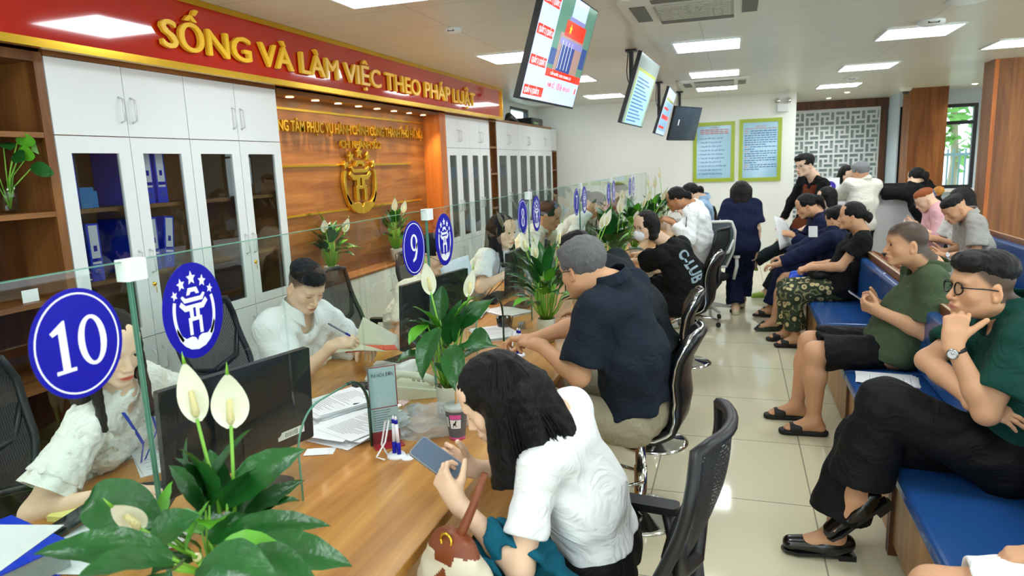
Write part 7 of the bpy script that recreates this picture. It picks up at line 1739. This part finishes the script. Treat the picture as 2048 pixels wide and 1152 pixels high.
# second row
person('young man in a light grey shirt and shorts on the second bench row', (2.22, 7.42, .58), A(1936, 432, Y=7.4), A(1908, 418, Y=7.35), (-.92, -.35, -.62), (-1, -.08), s=1.0, hs=1.05, skin='mid', hair='crop', hairm=M_hair, armL=(A(1890, 512, Y=7.2), (.5, -.4, -1), (-1, .2, .0), (0, .5, .3), GR), armR=(A(1888, 503, Y=7.45), (.5, .4, -1), (-1, -.1, .0), (0, -.5, .3), GR),
    legL=((1.82, 7.3, .10), (-1, -.1, .5), (-1, 0, 0)), legR=((1.80, 7.55, .10), (-1, .1, .5), (-1, 0, 0)), top=dict(m=C_grey, sleeve=.78, hem=-.04, g=.024, collar=True, flare=.02), bottom=dict(m=C_grey, len=.95, wide=.02), shoes=dict(type='slide', m=M_rub), res=.009, hres=.005, gaze='down', hold=lambda i: watch(i, 'L', M_wt, (-.5, -1, .3)))
person('person in a white and black patterned shirt half hidden behind the young man in grey', (2.24, 8.0, .58), A(1918, 424, Y=8.0), A(1921, 402, Y=8.0), (-.9, .3, -.4), (-1, 0), s=1.0, hs=1.06, sex='f', skin='mid', hair='bob', armL=(A(1876, 478, Y=7.85), (.4, -.4, -1), (-1, 0, .1), (0, .5, -.3), GR), armR=((1.85, 8.15, .85), (.4, .4, -1), (-1, 0, .1), (0, .5, -.3), GR),
    legL=((1.82, 7.9, .10), (-1, 0, .5), (-1, 0, 0)), legR=((1.80, 8.1, .10), (-1, 0, .5), (-1, 0, 0)), top=dict(m=cloth('white_black_print', '#e8e8e4', var=.1), sleeve=.8, hem=-.1, g=.03), bottom=dict(m=C_blackp), shoes=dict(type='slide', m=M_rub), res=.011, hres=.007)
M_orh = hair_mat('ginger_hair', '#a5562a', .45)
def h_pk(i):
    H, Rh = i['H'], i['Rh']; b = MB()
    for k in range(8): a = k*pi/4; b.ball(V(H+Rh@np.array([.035*cos(a), -.105, .035+.035*sin(a)])), .014, 8, 6)
    b.build('scrunchie', mat('blue_white_scrunchie', '#6d78a8', .8, var=.5, vscale=60), i['root'])
    v, q = Body().ell(H+Rh@np.array([0, -.155, .03]), (.05, .062, .050), Rh).mesh(.007, fold(.05, .005)); npmesh('hair_bun', v, q, hair_mat('blond_orange_hair', '#c98a3c', .5), i['root'], 'blond bun')
person('woman in a pink top with ginger hair in a blond bun looking at her phone', (2.10, 8.75, .60), A(1868, 412, Y=8.7), A(1850, 400, Y=8.68), (-1, -.05, -.5), (-1, .0), s=1.0, hs=1.03, sex='f', skin='pale', hair='crop', hairm=M_orh, armL=(A(1832, 452, Y=8.5), (.5, -.4, -1), (-1, .1, .1), (0, .5, .3), GR), armR=(A(1830, 447, Y=8.75), (.5, .4, -1), (-1, -.1, .1), (0, -.5, .3), GR),
    legL=((1.75, 8.65, .10), (-1, 0, .5), (-1, 0, 0)), legR=((1.75, 8.85, .10), (-1, 0, .5), (-1, 0, 0)), top=dict(m=C_pink, sleeve=1.3, g=.024), bottom=dict(m=C_blackp), shoes=dict(type='flat', m=M_black), res=.010, hres=.0055, hold=h_pk, gaze='down', glasses=(mat('rose_frame', '#c9a08c', .3), (.023, .019), .0014))
phone_in(A(1824, 448, Y=8.6), (-.8, 0, .5), (.5, 0, .8), 'dark phone held by the woman in the pink top', '#202838', glow=.05)
# reception
person('grey-haired man in a cream shirt standing at the reception counter with his back turned', (1.50, 9.55, .88), A(1727, 362, Y=9.6), A(1720, 345, Y=9.6), (-.72, .66, -.25), (-.35, .93), s=1.0, skin='mid', hair='grey', hairm=hair_mat('silver_hair', '#8d9092', .5), armL=(A(1690, 384, Y=9.95), (-.6, -.5, -.5), (-.3, .9, .1), (0, 0, -1)), armR=((1.50, 9.92, 1.22), (.8, -.5, -.5), (-.3, .9, 0), (0, 0, -1)),
    legL=((1.42, 9.5, .09), (0, 1, 0), (0, 1, 0)), legR=((1.6, 9.58, .09), (0, 1, 0), (0, 1, 0)), top=dict(m=C_offw, sleeve=.85, hem=-.3, g=.026, flare=.02, fold=(.2, .007), collar=True), bottom=dict(m=C_blackp, g=.02), shoes=dict(type='loafer', m=M_lea), res=.011, hres=.0065)
person('woman with long black hair in white behind the reception counter, looking down', (1.52, 11.05, .80), A(1690, 368, Y=11.0), A(1693, 348, Y=10.92), (.35, -.85, -.45), (.2, -1), s=.98, sex='f', skin='pale', hair='long', armR=((1.38, 10.55, 1.20), (-.6, .3, -.4), (0, -1, 0), (0, 0, -1)), armL=((1.66, 10.55, 1.20), (.6, .3, -.4), (0, -1, 0), (0, 0, -1)),
    legL=((1.6, 11.1, .1), (0, -1, 0), (0, -1, 0)), legR=((1.4, 11.1, .1), (0, -1, 0), (0, -1, 0)), top=dict(m=C_white, sleeve=.8), bottom=dict(m=C_navy), res=.012, hres=.0065)
o = MB().grid(lambda u, v: V(A(1684+32*u, 371-12*u+16*v, Y=10.0-.02*v)), 3, 3).build('paper_sheets', M_paper, solid=.002); one(o, 'white papers held up by the grey-haired man at the reception counter', 'papers')
person('woman in black leaning her arm on the right end of the reception counter', (2.32, 9.50, .88), A(1824, 372, Y=9.65), A(1832, 355, Y=9.68), (-.55, .8, -.1), (-.5, .85), s=1.0, sex='f', skin='pale', hair='pony', armL=(A(1775, 389, Y=9.92), (-.9, -.4, .1), (-.9, .4, 0), (0, 0, -1)), armR=((2.2, 9.93, 1.22), (.9, -.3, -.4), (-.7, .4, 0), (0, 0, -1)),
    legL=((2.28, 9.45, .09), (0, 1, 0), (0, 1, 0)), legR=((2.45, 9.5, .09), (0, 1, 0), (0, 1, 0)), top=dict(m=C_black, sleeve=.8, hem=-.15, g=.025, flare=.02), bottom=dict(m=C_black), shoes=dict(type='flat', m=M_black), res=.011, hres=.0065, fat=.4)
person('seated person behind the right end of the reception counter, only dark hair showing', (2.22, 11.3, .62), (2.16, 11.2, 1.05), A(1795, 386, Y=11.1), (-.2, -.9, -.5), (-.2, -1), s=.95, sex='f', skin='pale', hair='bob', armR=((2.05, 10.9, .8), (-.5, .3, -.4), None, None), armL=((2.35, 10.9, .8), (.5, .3, -.4), None, None), legL=((2.3, 10.9, .1), (0, -1, .4), (0, -1, 0)), legR=((2.1, 10.9, .1), (0, -1, .4), (0, -1, 0)), top=dict(m=C_blackp, sleeve=.8), bottom=dict(m=C_navy), res=.014, hres=.008)
# ---------------- staff behind the glass
def lanyard(i, c='#1c3fb0', card=True, drop=.52, sp=.05):
    nk, P, Fv, Rt, T = i['nk'], i['P'], i['Fv'], i['Rt'], i['T']; b = MB(); e = P(1-drop, .20)
    for x in (-1, 1): b.tube([V(nk-Fv*.02+Rt*x*sp+T*.035), V(nk+Fv*.078+Rt*x*sp*1.1-T*.03), V(P(.80, .172, x*.040)), V(e)], .0065, 6, flat=tuple(Rt))
    b.build('lanyard', mat('lanyard_'+c[1:], c, .5), i['root'])
def h_lace(i):
    lanyard(i); P, nk, Rt, Fv, T = i['P'], i['nk'], i['Rt'], i['Fv'], i['T']; rnd = random.Random(3); b = MB()
    # ruffled sleeve ends and lace petals
    for k in 'RL':
        el = i['arms'][k][0]; sh_ = i['sh'][k]; ax = nrm(el-sh_); o1 = nrm(np.cross(ax, [0.1, .3, 1])); o2 = np.cross(ax, o1)
        b.grid(lambda u, v: V(sh_+ax*(.10+.115*v)+(o1*cos(u*2*pi)+o2*sin(u*2*pi))*(.058+.028*v+.008*v*sin(u*2*pi*7))), 42, 6)
    for j in range(110):
        u = rnd.uniform(.35, .98); a = rnd.uniform(-1.5, 1.5); r = .108+.04*abs(sin(a)); c_ = P(u, 0)+Fv*cos(a)*r*1.0+Rt*sin(a)*(.165); n = nrm(Fv*cos(a)+Rt*sin(a)); t1 = nrm(np.cross(n, T)); t2 = np.cross(n, t1)
        q = rnd.uniform(.012, .022); b.grid(lambda u_, v_: V(c_+(t1*cos(u_*2*pi)+t2*sin(u_*2*pi))*q*(.2+v_)+n*(.003+.008*v_+.004*sin(u_*15)*v_)), 10, 2)
    b.build('lace_petals', lace_mat(), i['root'])
person('woman in a white lace blouse and blue lanyard behind the number 10 disc', (-2.36, 1.80, .57), A(240, 786, Y=1.74), A(224, 694, Y=1.70), (.97, -.22, -.30), (.98, .16), s=1.0, hs=1.02, shw=.92, sex='f', skin='pale', hair='long', hairm=hair_mat('dark_brown_hair', '#221714', .35), armR=(A(240, 985, Z=.775), (-.3, -.8, -.7), (.95, .2, -.08), (0, 0, -1), (.2, .2, .25, .3), (.2, .1)), armL=(A(330, 905, Y=1.92), (-.2, .8, -.8), (.9, -.3, -.1), (0, 0, -1), GR),
    legL=((-1.75, 1.75, .1), (1, 0, .5), (1, 0, 0)), legR=((-1.75, 1.5, .1), (1, 0, .5), (1, 0, 0)), top=dict(m=lace_mat(), sleeve=.62, hem=.02, g=.014, flare=.03, fold=(.05, .004), fst=None), bottom=dict(m=C_navy), shoes=dict(type='flat', m=M_black), res=.0065, hres=.003, hold=h_lace, lips='#d23c34', neckr=.046, bust=1.)
def h_w(i):
    b = MB(); P = i['P']
    for u in (.84, .70, .56, .42, .28): b.ball(V(P(u, .118 if u > .8 else .128, 0)), .0055, 8, 6)
    b.build('buttons', M_wt, i['root'])
    w = i['arms']['R'][1]; pen(A(658, 648, Y=2.84), A(701, 672, Y=2.80), 'blue pen in the hand of the man in the white shirt', mat('grey_pen', '#6a7480', .3), M_blue, .005)
person('man in a white short-sleeved shirt behind the desk writing in an open folder', (-2.24, 2.95, .57), A(597, 628, Y=2.93), A(612, 572, Y=2.90), (.90, -.36, -.58), (.93, -.30), s=1.02, hs=1.03, skin='pale', hair='crop', hairm=M_hair, buzz=('#4a3c34', 0), armR=(A(664, 694, Y=2.80), (-.3, -.35, -1), (.85, .35, .15), (.2, .6, -.7), (.65, .7, .75, .8), (.8, .4)), armL=(A(722, 692, Y=3.08), (-.2, .8, -.8), (.8, -.55, .0), (.2, -.3, -.9), (.35, .4, .45, .5), (.6, .3)),
    legL=((-1.75, 3.05, .1), (1, 0, .5), (1, 0, 0)), legR=((-1.75, 2.85, .1), (1, 0, .5), (1, 0, 0)), top=dict(m=C_white, sleeve=.86, hem=.02, g=.030, flare=.028, fold=(.17, .0085), collar=True, ch=.04, res=.007), bottom=dict(m=C_navy), shoes=dict(type='loafer', m=M_lea), res=.0065, hres=.0028, gaze='down', hold=h_w)
person('bespectacled clerk in a cream shirt behind the number 9 disc, reading a form', (-2.18, 4.08, .57), A(852, 566, Y=4.06), A(868, 508, Y=4.04), (.95, -.2, -.42), (.95, -.2), s=1.0, skin='pale', hair='short', glasses=(M_black, (.023, .018), .0018), armR=((-1.78, 3.88, .82), (-.3, -.6, -.8), (1, 0, .1), (0, 0, -1), GR), armL=((-1.76, 4.2, .84), (-.3, .6, -.8), (1, 0, .1), (0, 0, -1), GR),
    legL=((-1.75, 4.2, .1), (1, 0, .5), (1, 0, 0)), legR=((-1.75, 4.0, .1), (1, 0, .5), (1, 0, 0)), top=dict(m=C_cream, sleeve=.8, g=.024, collar=True), bottom=dict(m=C_navy), res=.009, hres=.0045, gaze='down')
t = MB(); c0, c1, c2, c3 = A(880, 538, Y=3.95), A(936, 507, Y=4.0), A(892, 575, Y=3.9), A(946, 548, Y=3.95); t.grid(lambda u, v: V((c0*(1-u)+c1*u)*(1-v)+(c2*(1-u)+c3*u)*v)+V((0, 0, .012*sin(u*4))), 6, 5); one(t.build('paper_sheets', mat('pale_blue_paper', '#d5deea', .6), solid=.002), 'printed forms held up above the monitor at counter 9', 'papers')
person('woman with long black hair, white blouse and dark lanyard at counter 8', (-2.24, 4.98, .57), A(1003, 508, Y=4.93), A(1006, 462, Y=4.9), (.94, -.32, -.12), (.95, -.25), s=1.0, hs=1.04, sex='f', skin='pale', hair='long', armR=(A(1018, 545, Y=4.72), (-.5, -.8, -.6), (1, .2, -.1), (0, 0, -1), GR), armL=((-1.62, 5.1, .80), (-.3, .6, -.8), (1, 0, 0), (0, 0, -1), GR),
    legL=((-1.6, 5.05, .1), (1, 0, .5), (1, 0, 0)), legR=((-1.6, 4.85, .1), (1, 0, .5), (1, 0, 0)), top=dict(m=C_white, sleeve=.75, g=.022, collar=True), bottom=dict(m=C_navy), res=.009, hres=.0045, hold=lambda i: lanyard(i, '#20305e'), neckr=.046)
person('woman in a cream hooded jacket behind the emblem disc of counter 8', (-2.24, 6.05, .57), A(1088, 462, Y=6.0), A(1100, 430, Y=5.98), (.95, -.1, -.35), (.95, -.2), s=1.0, hs=1.04, sex='f', skin='mid', hair='pony', hairm=M_hairb, armR=((-1.66, 5.85, .80), (-.3, -.8, -.6), (1, 0, 0), (0, 0, -1), GR), armL=((-1.62, 6.2, .80), (-.3, .8, -.6), (1, 0, 0), (0, 0, -1), GR),
    legL=((-1.6, 6.15, .1), (1, 0, .5), (1, 0, 0)), legR=((-1.6, 5.95, .1), (1, 0, .5), (1, 0, 0)), top=dict(m=C_cream, sleeve=1.8, g=.035, fold=(.12, .008)), bottom=dict(m=C_navy), res=.011, hres=.006)
person('dark-haired clerk in white leaning over the desk behind counter 7', (-2.24, 7.2, .57), A(1178, 428, Y=7.1), A(1192, 408, Y=7.1), (.8, .2, -.7), (.95, -.1), s=1.0, sex='f', skin='mid', hair='pony', armR=((-1.62, 7.0, .80), (-.3, -.8, -.6), (1, 0, 0), (0, 0, -1), GR), armL=((-1.6, 7.35, .80), (-.3, .8, -.6), (1, 0, 0), (0, 0, -1), GR), legL=((-1.6, 7.3, .1), (1, 0, .5), (1, 0, 0)), legR=((-1.6, 7.1, .1), (1, 0, .5), (1, 0, 0)), top=dict(m=C_white, sleeve=.8, g=.022), bottom=dict(m=C_navy), res=.012, hres=.007)
person('clerk in a pink top behind the number 6 disc', (-2.24, 9.35, .60), A(1228, 408, Y=9.3), A(1238, 385, Y=9.3), (.9, -.3, -.3), (.95, -.2), s=1.04, skin='pale', hair='short', armR=((-1.62, 9.2, .82), (-.3, -.8, -.6), (1, 0, 0), (0, 0, -1), GR), armL=((-1.6, 9.6, .82), (-.3, .8, -.6), (1, 0, 0), (0, 0, -1), GR), legL=((-1.6, 9.45, .1), (1, 0, .5), (1, 0, 0)), legR=((-1.6, 9.25, .1), (1, 0, .5), (1, 0, 0)), top=dict(m=C_pink, sleeve=.8, g=.024, collar=True), bottom=dict(m=C_navy), res=.012, hres=.007)
# ---------------- the person at the lower right edge
person('person in white shorts at the lower right corner, only forearm and knee showing', (1.0, 1.92, .57), (1.14, 1.88, 1.12), (1.10, 1.85, 1.30), (-1, 0, -.1), (-1, .0), s=1.03, skin='mid', hair='short', armL=((.84, 1.75, .66), (.6, -.3, -.5), (-1, .2, -.2), (0, 0, -1)), armR=((.84, 2.06, .66), (.6, .3, -.5), (-1, 0, -.2), (0, 0, -1)),
    legL=((.53, 1.82, .10), (-1, -.1, .6), (-1, 0, 0)), legR=((.51, 2.02, .10), (-1, .1, .6), (-1, 0, 0)), top=dict(m=C_white, sleeve=.8), bottom=dict(m=C_white, len=.80, g=.02), shoes=dict(type='slide', m=M_rub), res=.009, hres=.006)
